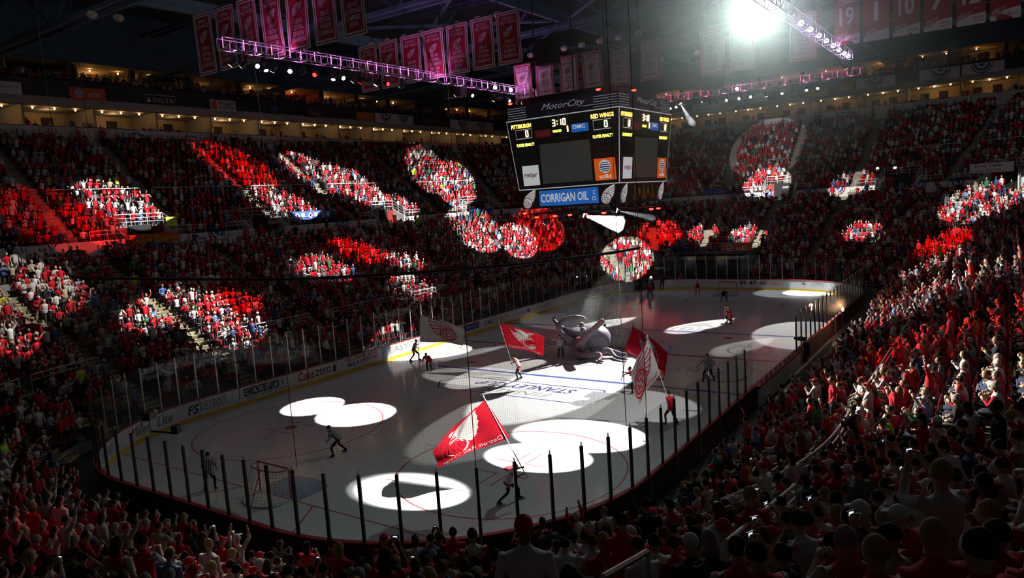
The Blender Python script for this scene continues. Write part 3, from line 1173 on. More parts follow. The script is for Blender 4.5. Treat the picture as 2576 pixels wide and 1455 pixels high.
def crowd_mesh(name, idx):
    kinds = ['sit', 'sit_clap', 'sit_phone', 'stand', 'stand_clap', 'stand_up', 'sit_cheer', 'sit_lean', 'stand_cheer']
    VV, FF, CC, n0 = [], [], [], 0
    lod_of = np.where(dist[idx] < 34, 2, np.where(dist[idx] < 62, 1, 0))
    for lod in (0, 1, 2):
        sel = idx[lod_of == lod]
        stand = PEOPLE[sel, 4] > 0.5
        r = RNG.random(len(sel))
        r[calm[sel]] *= 0.4
        kd = np.where(stand, np.where(r < 0.45, 3, np.where(r < 0.8, 4, np.where(r < 0.9, 5, 8))), np.where(r < 0.42, 0, np.where(r < 0.72, 1, np.where(r < 0.78, 2, np.where(r < 0.84, 6, 7)))))
        gear = RNG.choice(3, len(sel), p=[0.62, 0.2, 0.18])
        for ki, kn in enumerate(kinds):
            for g in range(3):
                s = sel[(kd == ki) & (gear == g)]
                if len(s) == 0:
                    continue
                T, F, R = figure_prims(pose_joints(kn), lod, headgear=(None, 'cap', 'long')[g])
                N = len(s)
                sc = RNG.normal(1.0, 0.05, N)
                a = PEOPLE[s, 3]
                c, q = np.cos(a)[:, None], np.sin(a)[:, None]
                X = (T[None, :, 0] * c - T[None, :, 1] * q) * sc[:, None] + PEOPLE[s, 0][:, None]
                Y = (T[None, :, 0] * q + T[None, :, 1] * c) * sc[:, None] + PEOPLE[s, 1][:, None]
                Z = T[None, :, 2] * sc[:, None] + PEOPLE[s, 2][:, None]
                VV.append(np.stack([X, Y, Z], -1).reshape(-1, 3))
                FF.append((F[None] + (np.arange(N) * len(T))[:, None, None]).reshape(-1, 3) + n0)
                n0 += N * len(T)
                pal = np.zeros((N, 6, 3))
                si = RNG.choice(len(SHIRTS), N, p=np.array([w for _, w in SHIRTS]) / sum(w for _, w in SHIRTS))
                hi = RNG.choice(len(HAIRS), N, p=np.array([w for _, w in HAIRS]) / sum(w for _, w in HAIRS))
                if g == 1:
                    hi = RNG.choice([1, 5, 6], N, p=[0.3, 0.4, 0.3])
                sh = np.array([c_ for c_, _ in SHIRTS])[si]
                pal[:, 1] = sh * RNG.uniform(0.75, 1.12, (N, 1))
                sleeve = pal[:, 1].copy()
                jer = (si == 1) & (RNG.random(N) < 0.4)
                sleeve[jer] = (0.55, 0.015, 0.03)
                jer2 = (si == 0) & (RNG.random(N) < 0.25)
                sleeve[jer2] = (0.7, 0.69, 0.68)
                pal[:, 5] = sleeve
                sk = RNG.choice(4, N, p=[0.4, 0.25, 0.28, 0.07])
                pal[:, 0] = np.array(SKINS)[sk]
                pal[:, 2] = np.array(PANTS)[RNG.choice(4, N)]
                pal[:, 3] = np.array([c_ for c_, _ in HAIRS])[hi]
                pal[:, 4] = (0.03, 0.03, 0.03)
                CC.append(pal[:, R].reshape(-1, 3))
    V = np.vstack(VV)
    F = np.vstack(FF)
    C = np.clip(np.vstack(CC), 0, 1)
    return mesh_from_arrays(name, V, F, C)


def mesh_from_arrays(name, V, F, C=None):
    me = bpy.data.meshes.new(name)
    me.vertices.add(len(V))
    me.vertices.foreach_set('co', np.ascontiguousarray(V, dtype=np.float32).ravel())
    m = F.shape[1]
    me.loops.add(F.size)
    me.loops.foreach_set('vertex_index', np.ascontiguousarray(F, dtype=np.int32).ravel())
    me.polygons.add(len(F))
    me.polygons.foreach_set('loop_start', np.arange(0, F.size, m, dtype=np.int32))
    me.polygons.foreach_set('use_smooth', np.ones(len(F), dtype=bool))
    if C is not None:
        at = me.color_attributes.new('cloth_colour', 'FLOAT_COLOR', 'POINT')
        at.data.foreach_set('color', np.concatenate([C, np.ones((len(C), 1))], 1).astype(np.float32).ravel())
    me.update(calc_edges=True)
    return me


def attr_material(name, attr, rough=0.75, typ='GEOMETRY'):
    m = bpy.data.materials.new(name)
    m.use_nodes = True
    nt = m.node_tree
    a = nt.nodes.new('ShaderNodeAttribute')
    a.attribute_name = attr
    a.attribute_type = typ
    nt.links.new(a.outputs['Color'], nt.nodes['Principled BSDF'].inputs['Base Color'])
    nt.nodes['Principled BSDF'].inputs['Roughness'].default_value = rough
    nt.nodes['Principled BSDF'].inputs['Specular IOR Level'].default_value = 0.25
    return m


me = crowd_mesh('crowd', np.where(rest)[0])
me.materials.append(attr_material('clothing', 'cloth_colour'))
tag(link('crowd', me), 'packed crowd of fans in red and white filling both tiers of seats', 'crowd', kind='stuff')

# --- red seats under them
SV = []
SF = []
hp = PEOPLE
T, F, _ = merge_prims([(np.array([(x, y, z) for x in (-0.17, 0.22) for y in (-0.22, 0.22) for z in (0.38, 0.43)]), np.array([(0, 1, 3), (0, 3, 2), (4, 6, 7), (4, 7, 5), (1, 5, 7), (1, 7, 3), (0, 2, 6), (0, 6, 4), (0, 4, 5), (0, 5, 1), (2, 3, 7), (2, 7, 6)]), np.zeros(8)),
                       (np.array([(x - 0.1 * (z > 0.6), y, z) for x in (-0.24, -0.20) for y in (-0.22, 0.22) for z in (0.40, 0.82)]), np.array([(0, 1, 3), (0, 3, 2), (4, 6, 7), (4, 7, 5), (1, 5, 7), (1, 7, 3), (0, 2, 6), (0, 6, 4), (0, 4, 5), (0, 5, 1), (2, 3, 7), (2, 7, 6)]), np.zeros(8))])
a = np.round(PEOPLE[:, 3], 1)
c, q = np.cos(a)[:, None], np.sin(a)[:, None]
X = T[None, :, 0] * c - T[None, :, 1] * q + PEOPLE[:, 0][:, None]
Y = T[None, :, 0] * q + T[None, :, 1] * c + PEOPLE[:, 1][:, None]
Z = np.broadcast_to(T[None, :, 2], X.shape) + PEOPLE[:, 2][:, None]
V = np.stack([X, Y, Z], -1).reshape(-1, 3)
FF = (F[None] + (np.arange(len(PEOPLE)) * len(T))[:, None, None]).reshape(-1, 3)
me = mesh_from_arrays('stadium_seating', V, FF)
me.polygons.foreach_set('use_smooth', np.zeros(len(FF), dtype=bool))
me.materials.append(SEATR)
tag(link('stadium_seating', me), 'red folding stadium seats packed along every row under the fans', 'seats', kind='stuff')
# ------------------------------------------------------------------ figures modelled one by one
from mathutils.kdtree import KDTree


def hand_prims(wrist, tip_dir, palm_n, curl=0.5, size=1.0):
    """palm, four unequal bent fingers and a thumb at the end of a forearm"""
    w = np.array(wrist, float)
    t = np.array(tip_dir, float)
    t /= np.linalg.norm(t)
    n = np.array(palm_n, float)
    n -= t * (n @ t)
    n /= np.linalg.norm(n) + 1e-9
    s = np.cross(t, n)
    L = []
    k = size
    L.append(prim_tube([w - t * 0.02, w + t * 0.035 * k, w + t * 0.085 * k], [0.026 * k, 0.034 * k, 0.036 * k], 6, 0))
    for i, (ln, off) in enumerate(((0.070, -0.028), (0.080, -0.009), (0.075, 0.010), (0.058, 0.027))):
        a = w + t * 0.08 * k + s * off * k
        b = a + (t * math.cos(curl * 0.8) + n * math.sin(curl * 0.8)) * ln * 0.5 * k
        c = b + (t * math.cos(curl * 1.9) + n * math.sin(curl * 1.9)) * ln * 0.5 * k
        L.append(prim_tube([a, b, c], [0.0105 * k, 0.0095 * k, 0.007 * k], 5, 0))
    a = w + t * 0.03 * k - s * 0.03 * k
    b = a + (t * 0.6 - s * 0.6 + n * 0.4 * curl) * 0.045 * k
    c = b + (t * 0.8 - s * 0.1 + n * 0.6 * curl) * 0.035 * k
    L.append(prim_tube([a, b, c], [0.013 * k, 0.011 * k, 0.008 * k], 5, 0))
    return merge_prims(L)


def figure_mesh(name, J, mats, voxel=0.018, fat=1.0, wide=1.0, curl=0.6, palms=None, sleeve=5):
    """one continuous body surface grown over the joints, coloured by nearest region"""
    V, F, R = figure_prims(J, 3, fat, sleeve, hair=False, wide=wide, hands=False)
    tmp = bpy.data.meshes.new('tmp')
    tmp.from_pydata(V.tolist(), [], F.tolist())
    o = bpy.data.objects.new('tmp', tmp)
    md = o.modifiers.new('r', 'REMESH')
    md.mode = 'VOXEL'
    md.voxel_size = voxel
    sm = o.modifiers.new('s', 'SMOOTH')
    sm.factor = 0.4
    sm.iterations = 2
    me = evaluated_mesh(o)
    bpy.data.meshes.remove(tmp)
    kd = KDTree(len(V))
    for i, p in enumerate(V):
        kd.insert(p, i)
    kd.balance()
    reg = [int(R[kd.find(pl.center)[1]]) for pl in me.polygons]
    verts = [tuple(v.co) for v in me.vertices]
    faces = [tuple(pl.vertices) for pl in me.polygons]
    bpy.data.meshes.remove(me)
    for q in 'lr':
        h, e = np.array(J['ha' + q], float), np.array(J['el' + q], float)
        d = (h - e) / np.linalg.norm(h - e)
        pn = (palms or {}).get(q, (0, -1 if q == 'l' else 1, -0.4))
        hv, hf, _ = hand_prims(h - d * 0.05, d, pn, curl)
        b = len(verts)
        verts += [tuple(p) for p in hv]
        faces += [tuple(int(i) + b for i in f) for f in hf]
        reg += [0] * len(hf)
    me = bpy.data.meshes.new(name)
    me.from_pydata(verts, [], faces)
    for m in mats:
        me.materials.append(m)
    me.polygons.foreach_set('material_index', reg)
    me.polygons.foreach_set('use_smooth', [True] * len(faces))
    me.update()
    return me


def hair_mesh(name, J, gear, m):
    hd = np.array(J['head'], float)
    L = [prim_ball(hd + (-0.02, 0, 0.026), (0.099, 0.089, 0.114), 14, 9, 0, zmin=-0.3)]
    if gear == 'cap':
        L = [prim_ball(hd + (-0.006, 0, 0.032), (0.106, 0.092, 0.108), 14, 9, 0, zmin=-0.05), prim_tube([hd + (0.05, 0, 0.055), hd + (0.12, 0, 0.045), hd + (0.17, 0, 0.03)], [(0.08, 0.008), (0.072, 0.008), (0.04, 0.005)], 8, 0)]
    if gear == 'long':
        L.append(prim_tube([hd + (-0.05, 0, 0.06), hd + (-0.085, 0, -0.06), hd + (-0.085, 0, -0.18), hd + (-0.07, 0, -0.26)], [(0.08, 0.05), (0.095, 0.05), (0.085, 0.04), (0.05, 0.02)], 10, 0))
    V, F, _ = merge_prims(L)
    me = bpy.data.meshes.new(name)
    me.from_pydata(V.tolist(), [], F.tolist())
    me.materials.append(m)
    me.polygons.foreach_set('use_smooth', [True] * len(F))
    me.update()
    return me


def info_material(name, rough=0.75, palette=None):
    m = bpy.data.materials.new(name)
    m.use_nodes = True
    nt = m.node_tree
    b = nt.nodes['Principled BSDF']
    b.inputs['Roughness'].default_value = rough
    b.inputs['Specular IOR Level'].default_value = 0.25
    oi = nt.nodes.new('ShaderNodeObjectInfo')
    if palette is None:
        nt.links.new(oi.outputs['Color'], b.inputs['Base Color'])
    else:
        cr = nt.nodes.new('ShaderNodeValToRGB')
        cr.color_ramp.interpolation = 'CONSTANT'
        el = cr.color_ramp.elements
        while len(el) < len(palette):
            el.new(0.5)
        for i, c in enumerate(palette):
            el[i].position = i / len(palette)
            el[i].color = (*c, 1)
        nt.links.new(oi.outputs['Random'], cr.inputs[0])
        nt.links.new(cr.outputs[0], b.inputs['Base Color'])
    return m


FAN_SKIN = info_material('fan_skin', 0.55, SKINS[:3] + SKINS)
FAN_SHIRT = info_material('fan_shirt', 0.8)
FAN_PANTS = info_material('fan_trousers', 0.8, PANTS)
FAN_TRIM = attr_material('fan_trim', 'trim', 0.8, 'OBJECT')
EYE = mat('eye_dark', (0.02, 0.015, 0.012), 0.3)
SHOE = mat('shoe_dark', (0.03, 0.03, 0.03), 0.6)
FANMATS = [FAN_SKIN, FAN_SHIRT, FAN_PANTS, EYE, SHOE, FAN_TRIM]
FKINDS = ['sit', 'sit_clap', 'sit_phone', 'sit_lean', 'stand', 'stand_clap', 'stand_phone', 'stand_up']
FJ = {k: pose_joints(k) for k in FKINDS}
FBODY = {k: figure_mesh('body', FJ[k], FANMATS, 0.02) for k in FKINDS}
FHAIR = {(k, g): hair_mesh('hair', FJ[k], g, FAN_SHIRT) for k in FKINDS for g in (None, 'cap', 'long')}
PHONEB = mat('phone_black', (0.01, 0.01, 0.01), 0.3)
PHONES = mat('phone_screen', (0.8, 0.85, 0.9), 0.3, emit=(0.75, 0.85, 1.0), es=1.0)
PHM = MB().box((0, 0, 0), (0.014, 0.10, 0.06)).mesh('case', PHONEB)
PHS = MB().box((-0.008, 0, 0), (0.003, 0.055, 0.04)).mesh('screen', PHONES)
POSEW = {'sit': 'seated fan', 'sit_clap': 'seated fan clapping', 'sit_phone': 'seated fan raising phone', 'sit_lean': 'seated fan leaning forward', 'stand': 'standing fan', 'stand_clap': 'standing fan clapping', 'stand_phone': 'standing fan raising phone', 'stand_up': 'standing fan with raised arm'}
used_labels = {}


def zone_of(u):
    if u < 640:
        return 'by goal end steps'
    if u < 1290:
        return 'behind near goal glass'
    if u < 1930:
        return 'above corner glass'
    return 'beside long handrail'


def add_spectator(x, y, z, ang, kind, shirt, hair, gear, row, trim=None, scale=1.0, label=None, u=0):
    col = SHIRTS[shirt][0]
    hc = HAIRS[hair][0]
    o = link('spectator', FBODY[kind])
    o.location = (x, y, z)
    o.rotation_euler = (0, 0, ang)
    o.scale = (scale, scale, scale)
    o.color = (*[min(1, c * random.uniform(0.85, 1.1)) for c in col], 1)
    o['trim'] = tuple(trim if trim is not None else o.color[:3])
    h = link('cap' if hair >= 5 else 'hair', FHAIR[(kind, gear)], o)
    h.color = (*hc, 1)
    if label is None:
        hn = HAIR_NAMES[hair]
        if gear == 'long' and hair < 5:
            hn = 'long ' + hn
        top = SHIRT_NAMES[shirt] + ' top'
        if trim is not None:
            top = ('red-sleeved ' if shirt == 1 else 'white-sleeved ') + top
        label = '%s, %s, %s, %s row %s' % (POSEW[kind], top, hn, ORD[int(row)], zone_of(u))
    tag(o, label, 'person', 'fans in the rows below the camera')
    return o


hu, hv_, hz_ = project(PEOPLE[NEAR][:, :3] + (0, 0, 1.3))
for j, i in enumerate(NEAR):
    x, y, z, a, st, row, si, tier = PEOPLE[i]
    if math.hypot(x + 27.55, y + 22.75) < 0.6:
        continue
    r = random.random()
    far = dist[i] > 6
    if st and far:
        kind = 'stand' if r < 0.55 else 'stand_clap' if r < 0.88 else 'stand_phone' if r < 0.985 or dist[i] < 15 else 'stand_up'
    else:
        kind = 'sit' if r < 0.5 else 'sit_clap' if r < 0.74 else 'sit_phone' if r < 0.81 else 'sit_lean'
    shirt = pick(SHIRTS)
    gear = random.choices((None, 'cap', 'long'), (0.62, 0.2, 0.18))[0]
    hair = random.choice((1, 5, 6)) if gear == 'cap' else pick(HAIRS[:5])
    trim = None
    if shirt == 1 and random.random() < 0.5:
        trim = (0.5, 0.015, 0.03)
    if shirt == 0 and random.random() < 0.4:
        trim = (0.66, 0.65, 0.64)
    sc = random.gauss(1.0, 0.04)
    o = add_spectator(x, y, z, a, kind, shirt, hair, gear, row, trim, sc, u=hu[j])
    if 'phone' in kind:
        hd = FJ[kind]['head']
        ph = thing('phone', 'small phone held up by fan in %s top, %s row %s' % (SHIRT_NAMES[shirt], ORD[int(row)], zone_of(hu[j])), 'phone', 'phones held up in the crowd')
        c, q = math.cos(a), math.sin(a)
        lx, ly, lz = (hd[0] + 0.40) * sc, 0.0, (hd[2] + 0.07) * sc
        ph.location = (x + lx * c - ly * q, y + lx * q + ly * c, z + lz)
        ph.rotation_euler = (0, 0, a)
        link('case', PHM, ph)
        link('screen', PHS, ph)
# ------------------------------------------------------------------ show lights
HEADS = []


def spot(name, pos, target, radius, watts, col=(1, 1, 1), blend=0.12, size=0.06, parent=None):
    ld = bpy.data.lights.new(name, 'SPOT')
    p, t = Vector(pos), Vector(target)
    D = (t - p).length
    ld.spot_size = min(2 * math.atan(radius / D), 3.0)
    ld.spot_blend = blend
    ld.energy = watts
    ld.color = col
    ld.shadow_soft_size = size
    o = bpy.data.objects.new(name, ld)
    COL.objects.link(o)
    o.matrix_world = Matrix.Translation(p) @ (t - p).to_track_quat('-Z', 'Y').to_matrix().to_4x4()
    if parent is not None:
        o.parent = parent
    return o


WHT, RED_L, WRM = (1.0, 0.98, 0.94), (1.0, 0.02, 0.02), (1.0, 0.95, 0.86)
# target x, y, z, radius, level, colour, source (L left truss, R right truss, F far truss, S scoreboard)
SPOTS = [
    ((-11.4, 38.0, 12.4), 2.9, 1.0, WHT, 'L'), ((-17.2, 36.5, 11.5), 3.6, 0.16, RED_L, 'L'), ((-14.7, 35.5, 11.0), 2.4, 0.3, RED_L, 'L'),
    ((3.5, 42.5, 15.8), 3.3, 0.55, RED_L, 'L'), ((4.2, 37.0, 11.9), 2.7, 0.9, WHT, 'L'),
    ((12.6, 41.5, 15.0), 3.2, 0.75, WHT, 'L'), ((16.2, 39.0, 13.3), 3.3, 0.9, WHT, 'L'), ((19.3, 35.2, 10.8), 2.3, 0.9, WHT, 'L'),
    ((30.2, 40.2, 15.2), 2.8, 0.5, WHT, 'S'), ((31.6, 36.9, 13.0), 2.9, 1.0, WHT, 'S'),
    ((23.2, 27.6, 7.3), 3.0, 0.75, WHT, 'S'), ((26.0, 23.9, 5.8), 2.4, 1.1, WHT, 'S'), ((31.6, 24.2, 6.8), 3.0, 0.6, RED_L, 'S'),
    ((39.5, 12.1, 5.6), 2.8, 0.9, RED_L, 'F'), ((3.9, 26.7, 7.0), 2.5, 0.9, RED_L, 'L'), ((-2.3, 24.7, 6.0), 2.6, 0.85, WHT, 'L'),
    ((7.2, 24.0, 5.7), 1.8, 1.0, WHT, 'L'), ((3.3, 20.0, 3.8), 2.2, 0.9, WHT, 'L'),
    ((-16.0, 22.8, 5.0), 2.7, 1.25, WHT, 'L'), ((-13.0, 22.0, 4.8), 2.0, 1.1, RED_L, 'L'), ((-15.2, 19.3, 3.4), 2.2, 1.4, WHT, 'L'), ((-19.3, 21.9, 4.7), 1.6, 1.1, WHT, 'L'),
    ((-24.3, 27.4, 7.3), 4.0, 0.30, WRM, 'L'), ((-28.0, 21.8, 5.0), 2.2, 0.4, WRM, 'L'),
    ((32.2, 13.3, 3.0), 3.0, 1.0, WHT, 'S'), ((40.6, 7.1, 5.4), 1.9, 0.9, WHT, 'F'), ((40.3, 1.8, 5.0), 2.2, 1.0, WHT, 'F'),
    ((52.8, 3.0, 10.8), 2.9, 1.0, WHT, 'F'), ((39.5, -10.2, 5.2), 1.9, 1.0, WHT, 'F'), ((50.8, -7.3, 10.0), 2.6, 0.4, WRM, 'F'), ((58.5, 4.5, 15.0), 5.0, 0.10, WHT, 'F'),
    ((39.5, -21.1, 7.6), 4.2, 0.55, WHT, 'R'), ((31.7, -18.0, 4.4), 2.6, 0.6, RED_L, 'R'), ((24.0, -17.8, 3.6), 3.0, 0.5, WHT, 'R'),
    ((1.6, -18.0, 2.9), 2.0, 0.6, WRM, 'L'), ((7.4, -21.2, 4.4), 2.8, 0.9, WRM, 'L'), ((-3.6, -22.0, 4.8), 2.6, 1.0, WRM, 'L'), ((-11.4, -21.6, 4.5), 3.0, 0.8, RED_L, 'L'),
    ((-16.5, -18.9, 3.3), 2.0, 0.9, WRM, 'L'), ((-20.6, -21.7, 4.6), 2.5, 0.9, WRM, 'L'), ((-34.7, -8.6, 2.9), 2.3, 0.22, WRM, 'L'), ((-36.6, -2.6, 3.3), 1.6, 0.16, RED_L, 'L'),
    # on the ice
    ((-17.8, 8.8, 0), 1.75, 1.0, WHT, 'L'), ((-18.0, 5.3, 0), 2.1, 1.2, WHT, 'L'), ((-24.5, -4.6, 0), 1.6, 1.0, WRM, 'C'),
    ((-19.5, -7.1, 0), 1.65, 1.6, WHT, 'C'), ((-16.4, -7.4, 0), 2.2, 1.3, WHT, 'C'), ((-7.5, 3.2, 0), 2.0, 0.55, WRM, 'F'),
    ((-7.8, -2.0, 0), 3.6, 1.3, WHT, 'F'), ((-12.2, -2.8, 0), 3.6, 0.22, WRM, 'F'), ((8.2, 7.0, 1.2), 2.6, 0.10, WHT, 'S'), ((-24.2, -7.4, 2.4), 1.5, 0.5, WHT, 'C'), ((-8.9, 1.0, 1.6), 2.0, 0.30, WRM, 'C'), ((-11.5, -8.6, 1.8), 3.0, 0.22, WHT, 'C'),  # weak scoreboard spot here is added to brighten the smoke
    ((-4.0, 12.3, 0.4), 3.1, 1.0, WRM, 'S'), ((29.2, -7.2, 0.3), 2.5, 0.9, WHT, 'F'), ((9.3, -11.2, 0), 3.6, 0.35, WHT, 'F'),
]
# ------------------------------------------------------------------ winged wheel emblem (flat strokes, unit box)
def stroke(pts, w, closed=False):
    """thick polyline as quads"""
    P = [np.array(p, float) for p in pts]
    if closed:
        P.append(P[0])
    v, f = [], []
    for i, p in enumerate(P):
        a, b = P[max(i - 1, 0)], P[min(i + 1, len(P) - 1)]
        if closed and i in (0, len(P) - 1):
            a, b = P[-2], P[1]
        t = b - a
        t = t / (np.linalg.norm(t) + 1e-9)
        n = np.array([-t[1], t[0]]) * w / 2
        v += [p - n, p + n]
    for i in range(len(P) - 1):
        f.append((2 * i, 2 * i + 1, 2 * i + 3, 2 * i + 2))
    return v, f


def bez(a, b, c, n=8):
    a, b, c = np.array(a), np.array(b), np.array(c)
    return [tuple((1 - t) ** 2 * a + 2 * t * (1 - t) * b + t * t * c) for t in np.linspace(0, 1, n)]


def circ(cx, cy, r, n=24, a0=0, a1=360):
    return [(cx + r * math.cos(math.radians(a0 + (a1 - a0) * k / n)), cy + r * math.sin(math.radians(a0 + (a1 - a0) * k / n))) for k in range(n if a1 - a0 == 360 else n + 1)]


WC = (-0.22, -0.16)
TIPS = [(0.50, 0.40), (0.47, 0.27), (0.42, 0.14), (0.35, 0.02), (0.26, -0.10), (0.16, -0.20)]


def emblem_ground():
    top = bez((-0.40, 0.06), (-0.18, 0.36), TIPS[0], 10)
    low = []
    for a, b in zip(TIPS[:-1], TIPS[1:]):
        low += bez(a, ((a[0] + b[0]) / 2 - 0.10, (a[1] + b[1]) / 2 - 0.04), b, 4)[:-1]
    body = top + low[1:] + [TIPS[-1], (0.0, -0.24)]
    fan = [(-0.15, 0.0)] + body
    v = [np.array(p) for p in fan]
    f = [(0, i, i + 1) for i in range(1, len(v) - 1)]
    c = circ(*WC, 0.27, 28)
    n = len(v)
    v += [np.array(p) for p in c]
    f.append(tuple(range(n, n + len(c))))
    return v, f


def emblem_ink():
    V, F = [], []

    def put(s):
        n = len(V)
        V.extend(s[0])
        F.extend([tuple(i + n for i in q) for q in s[1]])
    for r, w in ((0.262, 0.035), (0.19, 0.03), (0.075, 0.03)):
        put(stroke(circ(*WC, r, 26), w, True))
    for k in range(8):
        a = PI * k / 4 + 0.2
        put(stroke([(WC[0] + 0.075 * math.cos(a), WC[1] + 0.075 * math.sin(a)), (WC[0] + 0.19 * math.cos(a), WC[1] + 0.19 * math.sin(a))], 0.026))
    put(stroke(bez((-0.40, 0.06), (-0.18, 0.36), TIPS[0], 10), 0.03))
    for i, t in enumerate(TIPS[1:]):
        s0 = (-0.30 + 0.075 * i, 0.12 - 0.035 * i)
        put(stroke(bez(s0, ((s0[0] + t[0]) / 2 - 0.03, (s0[1] + t[1]) / 2 + 0.07 - 0.012 * i), t, 8), 0.026))
    for a, b in zip(TIPS[:-1], TIPS[1:]):
        put(stroke(bez(a, ((a[0] + b[0]) / 2 - 0.10, (a[1] + b[1]) / 2 - 0.04), b, 4), 0.022))
    put(stroke([TIPS[-1], (0.04, -0.22)], 0.03))
    return V, F


EG, EI = emblem_ground(), emblem_ink()


def emblem(fn, size, c, ground, ink, parent, flip=1, name='wheel_emblem', rot=0.0):
    """fn maps (n,3) local x, y, lift -> world"""
    cs, sn = math.cos(rot), math.sin(rot)
    objs = []
    for (v, f), m, lift in ((EG, ground, 0.010), (EI, ink, 0.016)):
        if m is None:
            continue
        P = np.array(v)
        x, y = P[:, 0] * flip * size, P[:, 1] * size
        L = np.stack([c[0] + x * cs - y * sn, c[1] + x * sn + y * cs, np.full(len(P), lift)], 1)
        o = MB().add(fn(L).tolist(), f).build(name, m, parent)
        objs.append(o)
    return objs


def mat_fn(mw):
    A = np.array(mw)
    return lambda co: co @ A[:3, :3].T + A[:3, 3]
# ------------------------------------------------------------------ hanging scoreboard
SBK = mat('board_face_black', (0.010, 0.011, 0.011), 0.45)
SBPUR = mat('board_violet', (0.030, 0.020, 0.055), 0.5)
SCREEN = mat('video_screen', (0.055, 0.062, 0.058), 0.35, emit=(0.02, 0.023, 0.021), es=0.6)
SEGOFF = mat('digit_off', (0.05, 0.062, 0.066), 0.5)
LINEW = mat('outline_white', (0.72, 0.72, 0.70), 0.5, emit=(0.7, 0.72, 0.72), es=0.35)  # outline given a glow so it looks brightly lit
SIGNW = mat('sign_glow_white', (0.80, 0.80, 0.80), 0.5, emit=(0.8, 0.82, 0.85), es=0.42)  # sign panels glow in place of light falling on their faces
BLORANGE = mat('sign_glow_orange', (0.72, 0.13, 0.015), 0.5, emit=(0.72, 0.12, 0.01), es=0.5)
SIGNBL = mat('sign_glow_blue', (0.03, 0.16, 0.60), 0.5, emit=(0.02, 0.13, 0.5), es=0.5)
SILVER = mat('script_silver', (0.6, 0.6, 0.62), 0.4, emit=(0.5, 0.5, 0.55), es=0.22)
GOLD = mat('trophy_gold', (0.55, 0.33, 0.05), 0.4, 0.3)
sb = thing('scoreboard', 'black four sided scoreboard with amber digits hanging over centre ice', 'scoreboard')
ZB, ZT, HB, HT = 11.2, 15.63, 3.60, 4.0
ZS, ZU = 9.95, 16.55


def frustum(z0, h0, z1, h1):
    v = [(sx * h, sy * h, z) for z, h in ((z0, h0), (z1, h1)) for sx, sy in ((-1, -1), (1, -1), (1, 1), (-1, 1))]
    return v, [(3, 2, 1, 0), (4, 5, 6, 7), (0, 1, 5, 4), (1, 2, 6, 5), (2, 3, 7, 6), (3, 0, 4, 7)]


MB().add(*frustum(ZB, HB, ZT, HT)).build('display_body', SBK, sb)
MB().add(*frustum(ZT, HT - 0.05, ZU, HT - 0.05)).build('header_band', SBPUR, sb)
MB().add(*frustum(ZS, 3.5, ZB, 3.56)).build('skirt_band', SBK, sb)
MB().add(*frustum(ZU, 3.2, ZU + 0.5, 3.2)).build('top_frame', BLACK, sb)
for x, y in ((-2.6, -2.6), (2.6, -2.6), (-2.6, 2.6), (2.6, 2.6)):
    MB().tube([(x, y, ZU + 0.4), (x * 0.9, y * 0.9, 31)], 0.05, 6).build('hoist_cable', BLACK, sb)
mb = MB().tube([(0.5, -1.0, ZU + 0.4), (0.4, -1.0, 31)], 0.09, 6).build('power_cable', BLACK, sb)
SEG7 = {'0': 'abcdef', '1': 'bc', '3': 'abgcd', '8': 'abcdefg'}


def digit(mw, ch, w, h, m, parent, t=0.15):
    mb = MB()
    A = Matrix(mw)
    ax = [Vector(A.col[i][:3]) for i in range(3)]
    o = Vector(A.col[3][:3])
    tw = h * t
    S = {'a': (0, h / 2, w, tw), 'd': (0, -h / 2, w, tw), 'g': (0, 0, w, tw), 'f': (-w / 2, h / 4, tw, h / 2), 'b': (w / 2, h / 4, tw, h / 2), 'e': (-w / 2, -h / 4, tw, h / 2), 'c': (w / 2, -h / 4, tw, h / 2)}
    for s in SEG7[ch]:
        x, y, sx, sy = S[s]
        mb.box(o + ax[0] * x + ax[1] * y + ax[2] * 0.02, (sx, sy, 0.02), ax)
    return mb.build('digit', m, parent)


def globe_sign(mw, w, h, parent, words=True, gr=None):
    """orange panel with a striped blue and white globe"""
    pn = plate(mw, w, h, BLORANGE, parent, 'sign_panel', 0.04, 0.03)
    r = gr or min(w, h) * 0.30
    cy = h * 0.13 if words else 0
    A = shift(mw, 0, cy)
    fn = mat_fn(A)
    v, f = disc2d(0, 0, r, 28, 0.036)
    MB().add(fn(np.array(v)).tolist(), f).build('globe', SIGNW, pn)
    for k, (y, c, ww) in enumerate(((0.60, 0.62, 0.13), (0.28, 0.86, 0.17), (-0.06, 0.92, 0.19), (-0.38, 0.80, 0.16), (-0.66, 0.55, 0.12))):
        pts = [(r * (-c + 2 * c * t), r * (y + 0.10 * math.sin(PI * t) - 0.1)) for t in np.linspace(0, 1, 7)]
        sv, sf = stroke(pts, r * ww)
        MB().add(fn(np.array([(p[0], p[1], 0.042) for p in sv])).tolist(), sf).build('globe_stripe', INKLB if k % 2 else BLUEP, pn)
    if words:
        lettering('at&t', SIGNW, shift(mw, 0, -h * 0.32, 0.03), w * 0.6, h * 0.19, pn, lift=0.01, bold=0.02)
    return pn


def mirror_face(k):
    """frames of face k: main display, skirt, header"""
    n = [Vector((-1, 0, 0)), Vector((0, -1, 0)), Vector((1, 0, 0)), Vector((0, 1, 0))][k]
    x = Vector((0, 0, 1)).cross(n)
    hm = (HB + HT) / 2
    upv = (Vector((0, 0, ZT - ZB)) + n * (HT - HB)).normalized()
    return (frame_matrix(n * hm + Vector((0, 0, (ZB + ZT) / 2)), x, upv), frame_matrix(n * 3.53 + Vector((0, 0, (ZS + ZB) / 2)), x, (0, 0, 1)), frame_matrix(n * (HT - 0.05) + Vector((0, 0, (ZT + ZU) / 2)), x, (0, 0, 1)))


